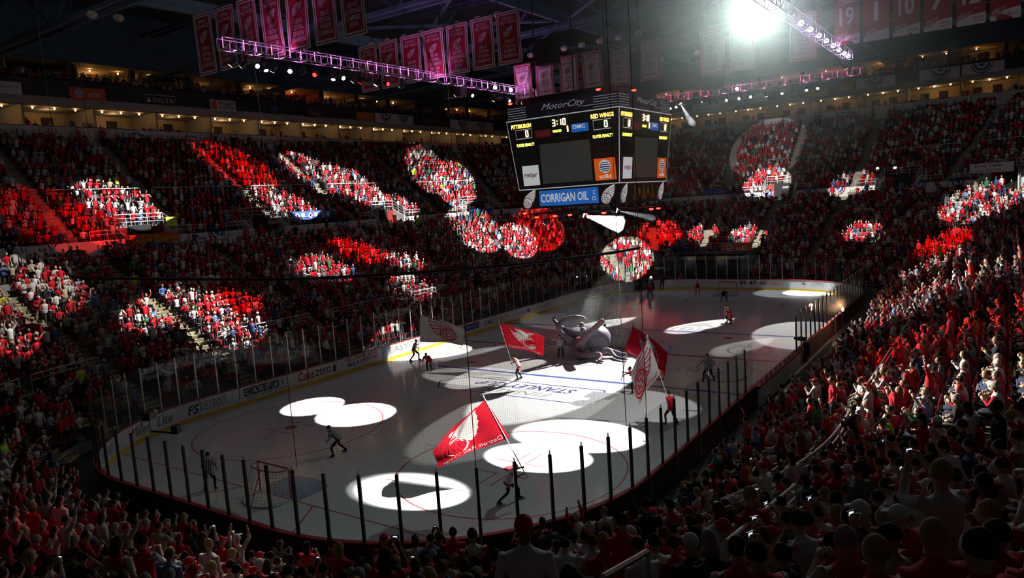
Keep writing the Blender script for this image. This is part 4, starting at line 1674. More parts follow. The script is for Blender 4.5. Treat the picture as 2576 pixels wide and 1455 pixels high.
for k in (0, 1):
    mf, ms, mh = mirror_face(k)
    FH = (ZT - ZB)
    HWm = (HB + HT) / 2

    def at(u, v, dz=0.0):
        hw = HT + (HB - HT) * v
        return shift(mf, (2 * u - 1) * hw, (0.5 - v) * FH, dz)

    FWm = 2 * HWm
    # white outline
    c4 = [(-HT, FH / 2), (HT, FH / 2), (HB, -FH / 2), (-HB, -FH / 2)]
    mb = MB()
    sv, sf = stroke(c4, 0.075, True)
    mb.add(mat_fn(mf)(np.array([(p[0], p[1], 0.02) for p in sv])).tolist(), sf)
    mb.build('outline', LINEW, sb)
    lettering('PITTSBURGH', LEDA, at(0.13, 0.085), 0.2 * FWm, 0.26, sb, bold=0.03)
    lettering('RED WINGS', LEDA, at(0.86, 0.085), 0.2 * FWm, 0.26, sb, bold=0.03)
    for u in (0.145, 0.86):
        sv, sf = stroke([(-0.60, 0.28), (0.60, 0.28), (0.60, -0.28), (-0.60, -0.28)], 0.05, True)
        MB().add(mat_fn(at(u, 0.20))(np.array([(p[0], p[1], 0.02) for p in sv])).tolist(), sf).build('score_frame', LINEW, sb)
        digit(at(u + 0.03, 0.20), '0', 0.16, 0.36, LEDW, sb)
        digit(at(u - 0.03, 0.20), '8', 0.13, 0.34, SEGOFF, sb, 0.08)
    digit(at(0.435, 0.10), '3', 0.17, 0.36, LEDW, sb)
    mb = MB()
    for dy in (-0.09, 0.09):
        A = at(0.468, 0.10)
        ax = [Vector(A.col[i][:3]) for i in range(3)]
        mb.box(Vector(A.col[3][:3]) + ax[1] * dy + ax[2] * 0.02, (0.06, 0.07, 0.02), ax)
    mb.build('colon', LEDA, sb)
    digit(at(0.495, 0.10), '1', 0.10, 0.36, LEDW, sb)
    digit(at(0.53, 0.10), '0', 0.16, 0.36, LEDW, sb)
    digit(at(0.57, 0.10), '8', 0.13, 0.34, SEGOFF, sb, 0.08)
    lettering('PERIOD', LEDY, at(0.46, 0.215), 0.62, 0.16, sb, bold=0.03)
    digit(at(0.555, 0.20), '1', 0.02, 0.36, LEDW, sb, 0.22)
    pn = plate(at(0.325, 0.225), 1.15, 0.46, REDP, sb, 'sign_panel', 0.04, 0.03)
    lettering('Coca-Cola', mat('script_pink', (0.55, 0.33, 0.33), 0.5), at(0.335, 0.225, 0.03), 0.85, 0.28, pn, shear=0.45)
    pn = plate(at(0.665, 0.205), 1.18, 0.50, SIGNBL, sb, 'sign_panel', 0.04, 0.03)
    lettering('DMC', SIGNW, at(0.66, 0.19, 0.03), 0.86, 0.24, pn, bold=0.03)
    lettering('NORTH STAR', mat('ink_dim', (0.3, 0.3, 0.3), 0.5), at(0.5, 0.315), 0.9, 0.09, sb)
    for u in (0.145, 0.862):
        lettering('PLAYER PENALTY', LEDY, at(u, 0.355), 1.35, 0.19, sb, bold=0.03)
        for r in range(3):
            for c, du in enumerate((-0.062, -0.035, 0.0, 0.03, 0.058)):
                digit(at(u + du, 0.43 + 0.085 * r), '8', 0.12, 0.22, SEGOFF, sb, 0.12)
    sc_ = plate(at(0.51, 0.655), 0.47 * FWm, 0.56 * FH, SCREEN, sb, 'video_screen', 0.05, 0.03)
    pn = plate(at(0.15, 0.80), 1.22, 1.28, SIGNW, sb, 'sign_panel', 0.04, 0.03)
    lettering('meijer', mat('ink_crimson', (0.50, 0.02, 0.05), 0.5), at(0.15, 0.80, 0.03), 1.0, 0.40, pn, bold=0.015)
    globe_sign(at(0.872, 0.80), 1.40, 1.32, sb)
    # skirt
    SW = 7.0
    if k == 0:
        pn = plate(ms, 4.25, 0.98, SIGNBL, sb, 'sign_panel', 0.04, 0.04)
        lettering('CORRIGAN OIL', SIGNW, shift(ms, -0.28, 0, 0.04), 3.45, 0.55, pn, bold=0.025)
        lettering('C\nO.', SIGNW, shift(ms, 1.86, 0, 0.04), 0.3, 0.66, pn, bold=0.01)
    else:
        for j, u in enumerate((-1.35, 0.0, 1.35)):
            plate(shift(ms, u, -0.28), 0.72, 0.34, mat('plinth_brown', (0.35, 0.16, 0.03), 0.5), sb, 'trophy_base', 0.03, 0.03)
            mb = MB()
            fn = mat_fn(shift(ms, u, 0))
            mb.add(fn(np.array([(-0.14, -0.1, 0.03), (0.14, -0.1, 0.03), (0.10, 0.2, 0.03), (0.16, 0.34, 0.03), (0, 0.5, 0.03), (-0.16, 0.34, 0.03), (-0.10, 0.2, 0.03)])).tolist(), [tuple(range(7))])
            mb.build('trophy_emblem', GOLD, sb)
        for u in (-0.68, 0.68):
            v, f = disc2d(0, 0, 0.15, 18, 0.03, 1.7)
            MB().add(mat_fn(shift(ms, u, 0.05))(np.array(v)).tolist(), f).build('oval_emblem', INKY, sb)
    for u in (-2.85, 2.85):
        emblem(mat_fn(shift(ms, u, 0.0, 0.02)), 1.25, (0, 0), SIGNW, INKR, sb, rot=0.25)
    # header
    lettering('MotorCity', SILVER, shift(mh, 0.2, 0.08), 3.1, 0.5, sb, shear=0.45)
    lettering('CASINO HOTEL', mat('ink_dim', (0.3, 0.3, 0.3), 0.5), shift(mh, -0.35, -0.30), 1.5, 0.1, sb)
    MB().add(mat_fn(mh)(np.array([(1.5, -0.16, 0.012), (2.3, -0.16, 0.012), (2.3, -0.12, 0.012), (1.5, -0.12, 0.012)])).tolist(), [(0, 1, 2, 3)]).build('underline', SILVER, sb)
    for u0, u1 in ((-3.9, -2.5), (2.3, 3.9)):
        for j in range(5):
            y = 0.30 - 0.15 * j
            MB().add(mat_fn(mh)(np.array([(u0, y - 0.018, 0.012), (u1, y - 0.018, 0.012), (u1, y + 0.018, 0.012), (u0, y + 0.018, 0.012)])).tolist(), [(0, 1, 2, 3)]).build('header_stripe', SILVER, sb)
# lamp rig below and red beacons
rig = thing('lamp_rig', 'black lamp rig slung under the scoreboard', 'lamp rig')
for y in (-3.2, 3.2):
    MB().tube([(-3.3, y, 9.6), (3.3, y, 9.6)], 0.05, 6).build('pipe', BLACK, rig)
for x in (-3.2, 3.2):
    MB().tube([(x, -3.3, 9.6), (x, 3.3, 9.6)], 0.05, 6).build('pipe', BLACK, rig)
for x in (-3.2, 3.2):
    for y in (-3.2, 3.2):
        MB().tube([(x, y, 9.6), (x, y, 10.0)], 0.04, 6).build('hanger', BLACK, rig)
bcn = [(-3.3, 2.6, 9.40), (-3.3, 1.2, 9.42), (-3.3, 0.1, 9.44), (-3.3, -1.0, 9.44), (-3.3, -2.3, 9.46), (-3.3, 3.5, 9.7), (1.4, -3.4, 9.42), (2.6, -3.4, 9.42), (-3.9, 3.7, 16.75), (-3.8, -2.6, 16.8), (-1.4, -3.8, 16.8)]
wh = ['long', 'near end', 'middle', 'corner', 'end', 'outer', 'side', 'far side', 'upper', 'upper middle', 'upper side']
for i, p in enumerate(bcn):
    bc = thing('red_beacon', 'glowing red beacon on the %s edge of the scoreboard, %s of its set' % ('top' if p[2] > 16 else 'lower', ORD[i]), 'beacon', 'red beacons on the scoreboard', p)
    MB().box((0, 0, 0.07), (0.18, 0.26, 0.06)).build('bracket', BLACK, bc)
    MB().ball((0, 0, 0), (0.10, 0.16, 0.075), 10, 6).build('lens', REDGLOW, bc, True)
# ------------------------------------------------------------------ lighting trusses and moving heads
TRUSSM = mat('truss_alloy', (0.55, 0.55, 0.58), 0.35, 0.6)
TUBEV = mat('violet_tube_glow', (0.9, 0.5, 0.9), 0.4, emit=(0.80, 0.30, 0.85), es=1.6)


R150 = math.radians(150)


def box_truss(label, p0, p1, glow, lamp_every, watts, group=None, bulbs=None, s=0.3, tube_glow=None):
    p0, p1 = Vector(p0), Vector(p1)
    t = thing('light_truss', label, 'truss', group)
    ax = (p1 - p0).normalized()
    L = (p1 - p0).length
    sd = Vector((0, 0, 1)).cross(ax)
    up = Vector((0, 0, 1))
    for a in (-s, s):
        for b in (-s, s):
            MB().tube([p0 + sd * a + up * b, p1 + sd * a + up * b], 0.03, 6).build('chord', TRUSSM, t)
    n = int(L / 0.8)
    st = L / n
    vm = MB().tube([-up * s, up * s], 0.022, 5).mesh('brace', TRUSSM)
    dm = MB().tube([-up * s - ax * st / 2, up * s + ax * st / 2], 0.018, 5).mesh('diagonal', TRUSSM)
    hm = MB().tube([-sd * s, sd * s], 0.018, 5).mesh('crossbar', TRUSSM)
    for k in range(n + 1):
        c = p0 + ax * (st * k)
        for a in (-s, s):
            o = link('brace', vm, t)
            o.location = c + sd * a
            if k < n and a < 0:
                o = link('diagonal', dm, t)
                o.location = c + ax * st / 2 + sd * a
        o = link('crossbar', hm, t)
        o.location = c - up * s
    m = max(1, int(L / lamp_every))
    for k in range(m):
        c = p0 + ax * (L * (k + 0.5) / m)
        ld = bpy.data.lights.new('truss_lamp', 'SPOT')
        ld.energy, ld.color, ld.shadow_soft_size = watts, glow, 0.05
        ld.spot_size, ld.spot_blend = R150, 0.5
        o = bpy.data.objects.new('truss_lamp', ld)
        o.location = c - up * (s + 0.12)
        o.rotation_euler = (PI, 0, 0)
        COL.objects.link(o)
        o.parent = t
    if tube_glow:  # glowing tubes added to stand for the brightly lit braces
        lm = MB().tube([-up * s * 0.9, up * s * 0.9], 0.026, 6).mesh('glow_tube', tube_glow)
        k = 0
        while k * 1.05 < L:
            o = link('glow_tube', lm, t)
            o.location = p0 + ax * (k * 1.05 + 0.25 * (k % 3 == 1)) + sd * (s - 0.05) * (-1)
            k += 1
    for q in (bulbs or []):
        c = p0 + ax * (q * L)
        MB().ball(c - up * 0.05, 0.17, 10, 7).build('par_lamp', PGLOW, t, True)
    return t


box_truss('violet lit lighting truss along the long side banners', (-18.7, 12.3, 20.0), (16.8, 12.3, 20.0), (0.85, 0.22, 0.80), 1.5, 110, 'lighting trusses', (0.72, 0.785, 0.86, 0.93, 0.975), tube_glow=TUBEV)
box_truss('lilac lighting truss with bright par lamps near the glaring follow spot', (-12.0, -12.5, 20.0), (19.3, -12.5, 20.0), (0.75, 0.35, 1.0), 2.2, 90, 'lighting trusses', (0.50, 0.58, 0.66, 0.735, 0.81, 0.88, 0.945, 0.995))
box_truss('pink lit lighting truss across the far end of the ice', (28.8, 7.0, 20.0), (28.8, -12.0, 20.0), (1.0, 0.10, 0.38), 1.8, 110, 'lighting trusses', (0.42,), tube_glow=mat('pink_tube_glow', (0.9, 0.3, 0.5), 0.4, emit=(1.0, 0.12, 0.35), es=1.6))
for tnm, p in (('boxy black speaker cluster hanging beyond the violet truss', (3.6, 14.0, 20.0)), ('boxy black speaker cluster hanging beyond the pink truss', (22.0, -0.9, 20.2)), ('tall black speaker stack beside the middle banner line', (6.5, 6.9, 21.8))):
    t = thing('speaker_cluster', tnm, 'speaker', 'hanging speakers', p)
    for r in range(2):
        for k in range(2):
            MB().box((0, -0.45 + 0.9 * k, -0.45 + 0.9 * r), (0.9, 0.86, 0.86)).build('cabinet', BLACK, t)
    for s_ in (-0.7, 0.7):
        MB().tube([(0, s_, 0.8), (0, s_, 6.0)], 0.02, 5).build('hoist_chain', BLACK, t)
    MB().box((0, 0, 1.0), (0.7, 1.9, 0.12)).build('bumper_frame', BLACK, t)

YOKE = MB().tube([(0, -0.22, -0.28), (0, -0.22, 0.0), (0, 0.22, 0.0), (0, 0.22, -0.28)], 0.03, 6).tube([(0, 0, 0), (0, 0, 0.35)], 0.035, 6).mesh('yoke', BLACK)
HEADM = MB().tube([(0, 0, 0.22), (0, 0, 0.05), (0, 0, -0.20), (0, 0, -0.26)], [0.11, 0.17, 0.17, 0.15], 12).mesh('head', BLACK, True)
LENS = {}


def lens_mesh(col):
    k = tuple(round(c, 2) for c in col)
    if k not in LENS:
        m = mat('lens_%d' % len(LENS), col, 0.3, emit=col, es=6)
        LENS[k] = MB().tube([(0, 0, -0.262), (0, 0, -0.272)], 0.13, 14).mesh('lens', m)
    return LENS[k]


cnt = {}
SRC = {'C': 'bench side catwalk', 'L': 'violet truss', 'R': 'lilac truss', 'F': 'pink truss', 'S': 'scoreboard rig'}


def source_for(i, t, src):
    if src == 'L':
        return (max(-18, min(16, t[0] + (4 if i % 2 else 7))), 12.3, 19.25)
    if src == 'R':
        return (max(-11.5, min(19, t[0] + 8)), -12.5, 19.25)
    if src == 'C':
        return (t[0] + 1.5, -29.0, 20.5)
    if src == 'F':
        return (28.8, max(-11.5, min(6.5, t[1] * 0.6)), 19.25)
    d = Vector((t[0], t[1], 0)).normalized()
    k = 3.2 / max(abs(d.x), abs(d.y))
    return (d.x * k, d.y * k, 9.2)


TAKEN = []


def gobo_shapes():
    top = bez((-0.46, 0.0), (-0.20, 0.34), TIPS[0], 10)
    low = []
    for a, b in zip(TIPS[:-1], TIPS[1:]):
        low += bez(a, ((a[0] + b[0]) / 2 - 0.03, (a[1] + b[1]) / 2 - 0.02), b, 4)[:-1]
    arc = circ(*WC, 0.27, 10, -20, -200)
    pts = top + low[1:] + [TIPS[-1]] + arc
    V, F = [], []
    for s_ in [stroke(circ(*WC, r, 20), 0.02, True) for r in (0.2, 0.08)] + [stroke(bez((-0.28 + 0.075 * i, 0.10 - 0.035 * i), ((-0.28 + 0.075 * i + t[0]) / 2, (0.12 + t[1]) / 2 + 0.03), t, 6), 0.02) for i, t in enumerate(TIPS[1:])]:
        n = len(V)
        V.extend(s_[0])
        F.extend([tuple(i + n for i in f) for f in s_[1]])
    return pts, (V, F)


GOBO_OUT, GOBO_INK = gobo_shapes()


def moving_head(i, t, rad, lev, col, src, gobo=None, pos=None):
    p = list(pos or source_for(i, t, src))
    base = list(p)
    lim = {'C': (-30, 5), 'L': (-18.4, 16.5), 'R': (-11.7, 19.0), 'F': (-11.8, 6.8), 'S': (-3.2, 3.2)}[src]
    ax = 0 if src in 'LRC' else 1
    if src == 'S':
        ax = 1 if abs(base[0]) > 3.1 else 0
    for j in range(80):
        p = list(base)
        p[ax] = base[ax] + 0.64 * ((j + 1) // 2) * (1 if j % 2 else -1)
        if lim[0] <= p[ax] <= lim[1] and all((Vector(p) - Vector(q)).length > 0.6 for q in TAKEN):
            break
    TAKEN.append(tuple(p))
    cnt[src] = cnt.get(src, 0) + 1
    cn = 'red' if col[1] < 0.2 else 'white'
    th = thing('moving_head_lamp', 'black moving head lamp throwing a %s beam, %s hung on the %s' % (cn, ORD[cnt[src] - 1], SRC[src]), 'stage lamp', 'moving heads on the %s' % SRC[src], p)
    link('yoke', YOKE, th).location = (0, 0, 0.12)
    hd = link('head', HEADM, th)
    d = Vector(t) - Vector(p)
    hd.rotation_mode = 'QUATERNION'
    hd.rotation_quaternion = d.to_track_quat('-Z', 'Y')
    hd.location = (0, 0, -0.16)
    link('lens', lens_mesh(col), hd)
    q = Vector(p) + Vector((0, 0, -0.16)) + d.normalized() * 0.31
    D2 = (q - Vector(t)).length_squared
    if gobo:
        gs, flip = gobo
        bd = d.normalized()
        right = Vector((0.56, -0.83, 0)) * flip
        gx_ = (right - bd * right.dot(bd)).normalized()
        gy_ = bd.cross(gx_)
        if gy_.dot(Vector((0.83, 0.56, 0))) < 0:
            gy_ = -gy_
        k_ = gs * 0.6 / math.sqrt(D2)
        out = [np.array(pp) for pp in GOBO_OUT]
        vs, fs = [], []
        for pp in out:
            an = math.atan2(pp[1], pp[0])
            for r2 in (pp, np.array((1.6 * math.cos(an), 1.6 * math.sin(an)))):
                vs.append(q + bd * 0.6 + gx_ * (r2[0] * k_) + gy_ * (r2[1] * k_) - Vector(p))
        nn = len(out)
        for a_ in range(nn):
            b_ = (a_ + 1) % nn
            fs.append((2 * a_, 2 * a_ + 1, 2 * b_ + 1, 2 * b_))
        mb = MB().add(vs, fs)
        mb.add([q + bd * 0.6 + gx_ * (pp[0] * k_) + gy_ * (pp[1] * k_) - Vector(p) for pp in GOBO_INK[0]], GOBO_INK[1])
        mb.build('gobo_plate', BLACK, th)
        lo = spot('show_spot', q, t, rad, lev * 9.0 * 4 * PI * D2, col, size=0.004)
        return lo
    lo = spot('show_spot', q, t, rad, lev * 9.0 * 4 * PI * D2, col)
    return lo


for i, (t, rad, lev, col, src) in enumerate(SPOTS):
    moving_head(i, t, rad, lev, col, src)

for i, (t, sz, lev, src, fl_) in enumerate((((-3.8, 8.6, 0), 2.8, 0.35, 'F', 1), ((9.2, 4.4, 0), 4.6, 0.75, 'F', 1), ((10.2, -3.4, 0), 4.8, 1.0, 'F', 1), ((3.6, -8.6, 0), 3.8, 0.22, 'F', 1))):
    moving_head(100 + i, t, sz * 0.75, lev, WHT, src, gobo=(sz, fl_))
cw = thing('catwalk', 'dark steel lighting catwalk under the roof above the bench side stand', 'catwalk')
MB().box((-10, -29.0, 21.15), (46, 1.0, 0.1)).build('deck', BLACK, cw)
for y in (-29.5, -28.5):
    MB().tube([(-33, y, 22.2), (13, y, 22.2)], 0.03, 6).build('rail', BLACK, cw)
for x in (-30, -18, -6, 6):
    MB().tube([(x, -29.0, 21.1), (x, -29.0, 31)], 0.04, 6).build('hanger', BLACK, cw)
# ------------------------------------------------------------------ hanging banners
BRED = mat('banner_red', (0.34, 0.012, 0.03), 0.8, var=0.05)
BWHT = mat('banner_white', (0.68, 0.66, 0.65), 0.8, var=0.04)
BORD = mat('banner_trim', (0.70, 0.68, 0.68), 0.8)
BREDI = mat('banner_red_ink', (0.42, 0.015, 0.035), 0.8)


def banner_fn(X, Yc, zc, amp, ph):
    """banner hangs across the hall, read from the near end; local x runs to -Y"""
    def fn(co):
        out = np.empty_like(co)
        w = amp * np.sin(co[:, 1] * 1.3 + ph) + amp * 0.6 * np.sin(co[:, 0] * 2.2 + ph * 2)
        out[:, 0] = X - co[:, 2] + w
        out[:, 1] = Yc - co[:, 0]
        out[:, 2] = zc + co[:, 1]
        return out
    return fn


def grid_patch(x0, x1, y0, y1, lift, nx=3, ny=6):
    v, f = [], []
    for j in range(ny + 1):
        for i in range(nx + 1):
            v.append((x0 + (x1 - x0) * i / nx, y0 + (y1 - y0) * j / ny, lift))
    for j in range(ny):
        for i in range(nx):
            a = j * (nx + 1) + i
            f.append((a, a + 1, a + nx + 2, a + nx + 1))
    return np.array(v), f


def banner(X, Yc, z0, z1, w, white, top, bottom, label, group, emb=True):
    h = z1 - z0
    fn = banner_fn(X, Yc, (z0 + z1) / 2, 0.035, Yc * 1.7)
    t = thing('hanging_banner', label, 'banner', group, (0, 0, 0))
    cl, ink = (BWHT, BREDI) if white else (BRED, BORD)
    v, f = grid_patch(-w / 2, w / 2, -h / 2, h / 2, 0.0)
    mb = MB().add(fn(v).tolist(), f)
    v2 = v.copy()
    v2[:, 2] = -0.02
    mb.add(fn(v2).tolist(), [tuple(reversed(q)) for q in f])
    mb.build('cloth', cl, t)
    for a, m in ((0.0, BREDI if white else BORD), (0.16, ink)):
        wd = 0.09
        x, y = w / 2 - a - wd / 2, h / 2 - a - wd / 2
        mb = MB()
        for (xa, xb, ya, yb) in ((-x - wd / 2, -x + wd / 2, -y, y), (x - wd / 2, x + wd / 2, -y, y), (-x, x, y - wd / 2, y + wd / 2), (-x, x, -y - wd / 2, -y + wd / 2)):
            g, gf = grid_patch(xa, xb, ya, yb, 0.012, 2, 6)
            mb.add(fn(g).tolist(), gf)
        mb.build('border', m, t)
    MB().tube([(X, Yc - w / 2 - 0.05, z1 + 0.03), (X, Yc + w / 2 + 0.05, z1 + 0.03)], 0.03, 6).build('hanging_rod', BLACK, t)
    for s in (-1, 1):
        MB().tube([(X, Yc + s * w * 0.4, z1), (X, Yc + s * w * 0.4, 25.3)], 0.012, 4).build('cord', BLACK, t)
    up = lambda dy: (lambda co: fn(co * np.array([1, 1, 0]) + np.array([0, dy, 0.015])))
    if top:
        lettering(top, ink, None, w * 0.62, h * 0.13, t, fn=up(h * 0.33), bold=0.01)
    if emb:
        emblem(fn, h * 0.24, (0, h * 0.12), ink if not white else None, (BRED if not white else ink), t)
    if bottom:
        n = bottom.count('\n') + 1
        lettering(bottom, ink, None, w * 0.64, h * 0.085 * n, t, fn=up(-h * 0.20 - h * 0.0), bold=0.008)
    return t


TOPT = 'DETROIT\nRED WINGS'
row1 = ['1998-99\nCENTRAL\nDIVISION\nCHAMPIONS', '2000-01\nCENTRAL\nDIVISION\nCHAMPIONS', '2001-02\nWESTERN\nCONFERENCE\nREGULAR\nSEASON', '2003-04\nWESTERN\nCONFERENCE\nREGULAR\nSEASON', '2003-04\nCENTRAL\nDIVISION\nCHAMPIONS', '2002-03\nCENTRAL\nDIVISION\nCHAMPIONS', '2001-02\nCLARENCE\nCAMPBELL\nBOWL']
for i, tx in enumerate(row1):
    y = 20.25 - 2.27 * i
    banner(-14.2, y, 20.0, 23.85, 1.85, False, TOPT, tx, 'red championship banner with white border, %s along the near banner line' % ORD[i], 'banners on the near line')
row2 = ['2005-06\nCENTRAL\nDIVISION\nCHAMPIONS', '2005-06\nWESTERN\nCONFERENCE\nREGULAR', '2007-08\nCENTRAL\nDIVISION\nCHAMPIONS', '2007-08\nWESTERN\nCONFERENCE\nREGULAR\nSEASON', '2006-07\nWESTERN\nCONFERENCE\nREGULAR\nSEASON\nCHAMPIONS', '2006-07\nCENTRAL\nDIVISION\nCHAMPIONS', '2008-09\nCENTRAL\nDIVISION\nCHAMPIONS']
for i, tx in enumerate(row2):
    y = 19.55 - 2.27 * i
    banner(-0.2, y, 20.05, 23.6, 2.0, False, TOPT, tx, 'red banner hung over the middle of the ice, %s from the long side' % ORD[i], 'banners on the middle line')
row3 = ['2007-08\nSTANLEY\nCUP\nCHAMPIONS', '2001-02\nSTANLEY\nCUP\nCHAMPIONS', '1997-98\nSTANLEY\nCUP\nCHAMPIONS', '1996-97\nSTANLEY\nCUP\nCHAMPIONS', '1954-55\nSTANLEY\nCUP\nCHAMPIONS', '1953-54\nSTANLEY\nCUP\nCHAMPIONS']
for i, tx in enumerate(row3):
    y = (12.2, 9.95, 7.6, 5.4, 2.9, 0.35)[i]
    banner(11.0, y, 19.15, 22.3, 1.85, True, TOPT, tx, 'white banner with red border behind the scoreboard, %s from the long side' % ORD[i], 'white banners behind the scoreboard')
for i, (y, tx) in enumerate(((-3.4, '1951-52\nSTANLEY\nCUP\nCHAMPIONS'), (-5.75, '1949-50\nSTANLEY\nCUP\nCHAMPIONS'), (-10.2, '1935-36\nSTANLEY\nCUP\nCHAMPIONS'))):
    banner(14.6, y, 19.4, 22.9, 2.0, True, TOPT, tx, 'white banner fading in the lamp glare, %s from the scoreboard' % ORD[i], 'white banners in the glare')
NUMS = [('YZERMAN', '19', '1983-2006'), ('SAWCHUK', '1', '1949-1955\n1957-1964'), ('DELVECCHIO', '10', '1950-1974'), ('LINDSAY', '7', '1944-1957\n1964-1965'), ('ABEL', '12', '1938-1943\n1945-1952'), ('HOWE', '9', '1946-1971')]
for i, (nm, no, yr) in enumerate(NUMS):
    y = -13.3 - 1.85 * i
    w, z0, z1 = 1.62, 19.95, 23.75
    h = z1 - z0
    X = 14.0
    fn = banner_fn(X, y, (z0 + z1) / 2, 0.03, y)
    t = thing('number_banner', 'red retired number banner with white dates strip, %s from the lamp glare' % ORD[i], 'banner', 'retired number banners')
    v, f = grid_patch(-w / 2, w / 2, -h / 2, h / 2, 0.0)
    v2 = v.copy()
    v2[:, 2] = -0.02
    MB().add(fn(v).tolist(), f).add(fn(v2).tolist(), [tuple(reversed(q)) for q in f]).build('cloth', mat('banner_number_red', (0.30, 0.03, 0.035), 0.8), t)
    sv = np.array([(-w / 2, -h / 2, 0.012), (w / 2, -h / 2, 0.012), (w / 2, -h / 2 + 0.72, 0.012), (0.0, -h / 2 + 0.62, 0.012), (-w / 2, -h / 2 + 0.30, 0.012)])
    MB().add(fn(sv).tolist(), [(0, 1, 2, 3, 4)]).build('dates_strip', BWHT, t)
    lk = lambda dx, dy: (lambda co: fn(co * np.array([1, 1, 0]) + np.array([dx, dy, 0.018])))
    lettering(nm, BWHT, None, w * 0.72, 0.34, t, fn=lk(0, 1.05), bold=0.01)
    lettering(no, BWHT, None, None if len(no) == 1 else w * 0.6, 1.25, t, fn=lk(0, 0.05), bold=0.03)
    lettering(yr, BREDI, None, 0.66, 0.17 * (yr.count('\n') + 1), t, fn=lk(0.38, -h / 2 + 0.32), bold=0.01)
    emblem(fn, 0.75, (-0.35, -h / 2 + 0.55), BREDI, BWHT, t)
    MB().tube([(X, y - w / 2, z1 + 0.03), (X, y + w / 2, z1 + 0.03)], 0.03, 6).build('hanging_rod', BLACK, t)
# ------------------------------------------------------------------ figures on the ice
def skater(lean=0.2, stance=0.28, crouch=0.14, stride=0.0, hands=None, elbows=None, side=0.0):
    J = {}
    pz = 0.95 - crouch
    J['pelvis'] = (0, 0, pz)
    ca, sa = math.cos(lean), math.sin(lean)

    def up(x, y, z):
        x2, z2 = x * ca + z * sa, -x * sa + z * ca
        return (x2, y + side * z2, pz + z2)
    J['chest'] = up(0, 0, 0.35)
    J['neck'] = up(0.01, 0, 0.54)
    n = J['neck']
    J['head'] = (n[0] + 0.05, n[1], n[2] + 0.145)
    for s, q in ((1, 'l'), (-1, 'r')):
        J['hip' + q] = (0, s * 0.10, pz - 0.03)
        ax = s * stride
        J['ankle' + q] = (ax, s * stance, 0.12)
        hx = J['hip' + q]
        J['knee' + q] = ((hx[0] + ax) / 2 + 0.12 + crouch * 0.5, (hx[1] + s * stance) / 2 + s * 0.02, (hx[2] + 0.1) / 2 + 0.02)
        J['toe' + q] = (ax + 0.17, s * (stance + 0.02), 0.06)
        J['sh' + q] = up(0, s * 0.20, 0.47)
        sh = J['sh' + q]
        h = (hands or {}).get(q)
        if h is None:
            h = (sh[0] + 0.22, sh[1] + s * 0.06, sh[2] - 0.48)
        J['ha' + q] = h
        e = (elbows or {}).get(q)
        if e is None:
            m = [(a + b) / 2 for a, b in zip(sh, h)]
            ln = math.dist(sh, h)
            bend = math.sqrt(max(0.0, 0.28 ** 2 - (ln / 2) ** 2))
            e = (m[0] - bend * 0.5, m[1] + s * bend * 0.75, m[2] - bend * 0.4)
        J['el' + q] = e
    return J


def pmat(name, col, rough=0.8):
    return mat(name, col, rough, spec=0.25)


SKIN = pmat('skin', (0.60, 0.38, 0.28), 0.55)
JRED, JWHT, JBLK, JNAVY = pmat('jersey_red', (0.55, 0.012, 0.025)), pmat('jersey_white', (0.76, 0.75, 0.74)), pmat('trousers_black', (0.012, 0.012, 0.014)), pmat('trousers_dark', (0.02, 0.022, 0.03))
HELM = pmat('helmet_black', (0.015, 0.015, 0.016), 0.35)
HAIRB = pmat('hair_brown', (0.03, 0.02, 0.012))
WCAP = pmat('cap_white', (0.72, 0.72, 0.70))


def stripes():
    m = bpy.data.materials.new('referee_stripes')
    m.use_nodes = True
    nt = m.node_tree
    tc = nt.nodes.new('ShaderNodeTexCoord')
    wv = nt.nodes.new('ShaderNodeTexWave')
    wv.bands_direction = 'Y'
    wv.inputs['Scale'].default_value = 4.2
    gt = nt.nodes.new('ShaderNodeMath')
    gt.operation = 'GREATER_THAN'
    gt.inputs[1].default_value = 0.5
    mx = nt.nodes.new('ShaderNodeMix')
    mx.data_type = 'RGBA'
    mx.inputs[6].default_value = (0.015, 0.015, 0.015, 1)
    mx.inputs[7].default_value = (0.68, 0.68, 0.68, 1)
    nt.links.new(tc.outputs['Object'], wv.inputs['Vector'])
    nt.links.new(wv.outputs['Fac'], gt.inputs[0])
    nt.links.new(gt.outputs[0], mx.inputs[0])
    nt.links.new(mx.outputs[2], nt.nodes['Principled BSDF'].inputs['Base Color'])
    nt.nodes['Principled BSDF'].inputs['Roughness'].default_value = 0.8
    return m


STRIPE = stripes()
BLADE = mat('skate_blade', (0.6, 0.6, 0.62), 0.25, 0.9)


def ice_person(label, x, y, heading, J, shirt, trousers, trim, head='hair', hm=None, scale=0.93, skates=True, group=None, curl=1.1, z=0.0):
    o = link('person', figure_mesh('body', J, [SKIN, shirt, trousers, EYE, SHOE, trim], 0.02, fat=1.16, wide=1.16, curl=curl))
    o.location = (x, y, z)
    o.rotation_euler = (0, 0, heading)
    o.scale = (scale,) * 3
    tag(o, label, 'person', group)
    link({'cap': 'cap', 'helmet': 'helmet'}.get(head, 'hair'), hair_mesh('head_cover', J, 'cap' if head == 'cap' else None, hm or HAIRB), o)
    if skates:
        for q in 'lr':
            a, t = Vector(J['ankle' + q]), Vector(J['toe' + q])
            MB().box(((a.x + t.x) / 2, (a.y + t.y) / 2, 0.022), ((t.x - a.x) + 0.16, 0.012, 0.045)).build('skate_blade', BLADE, o)
    return o


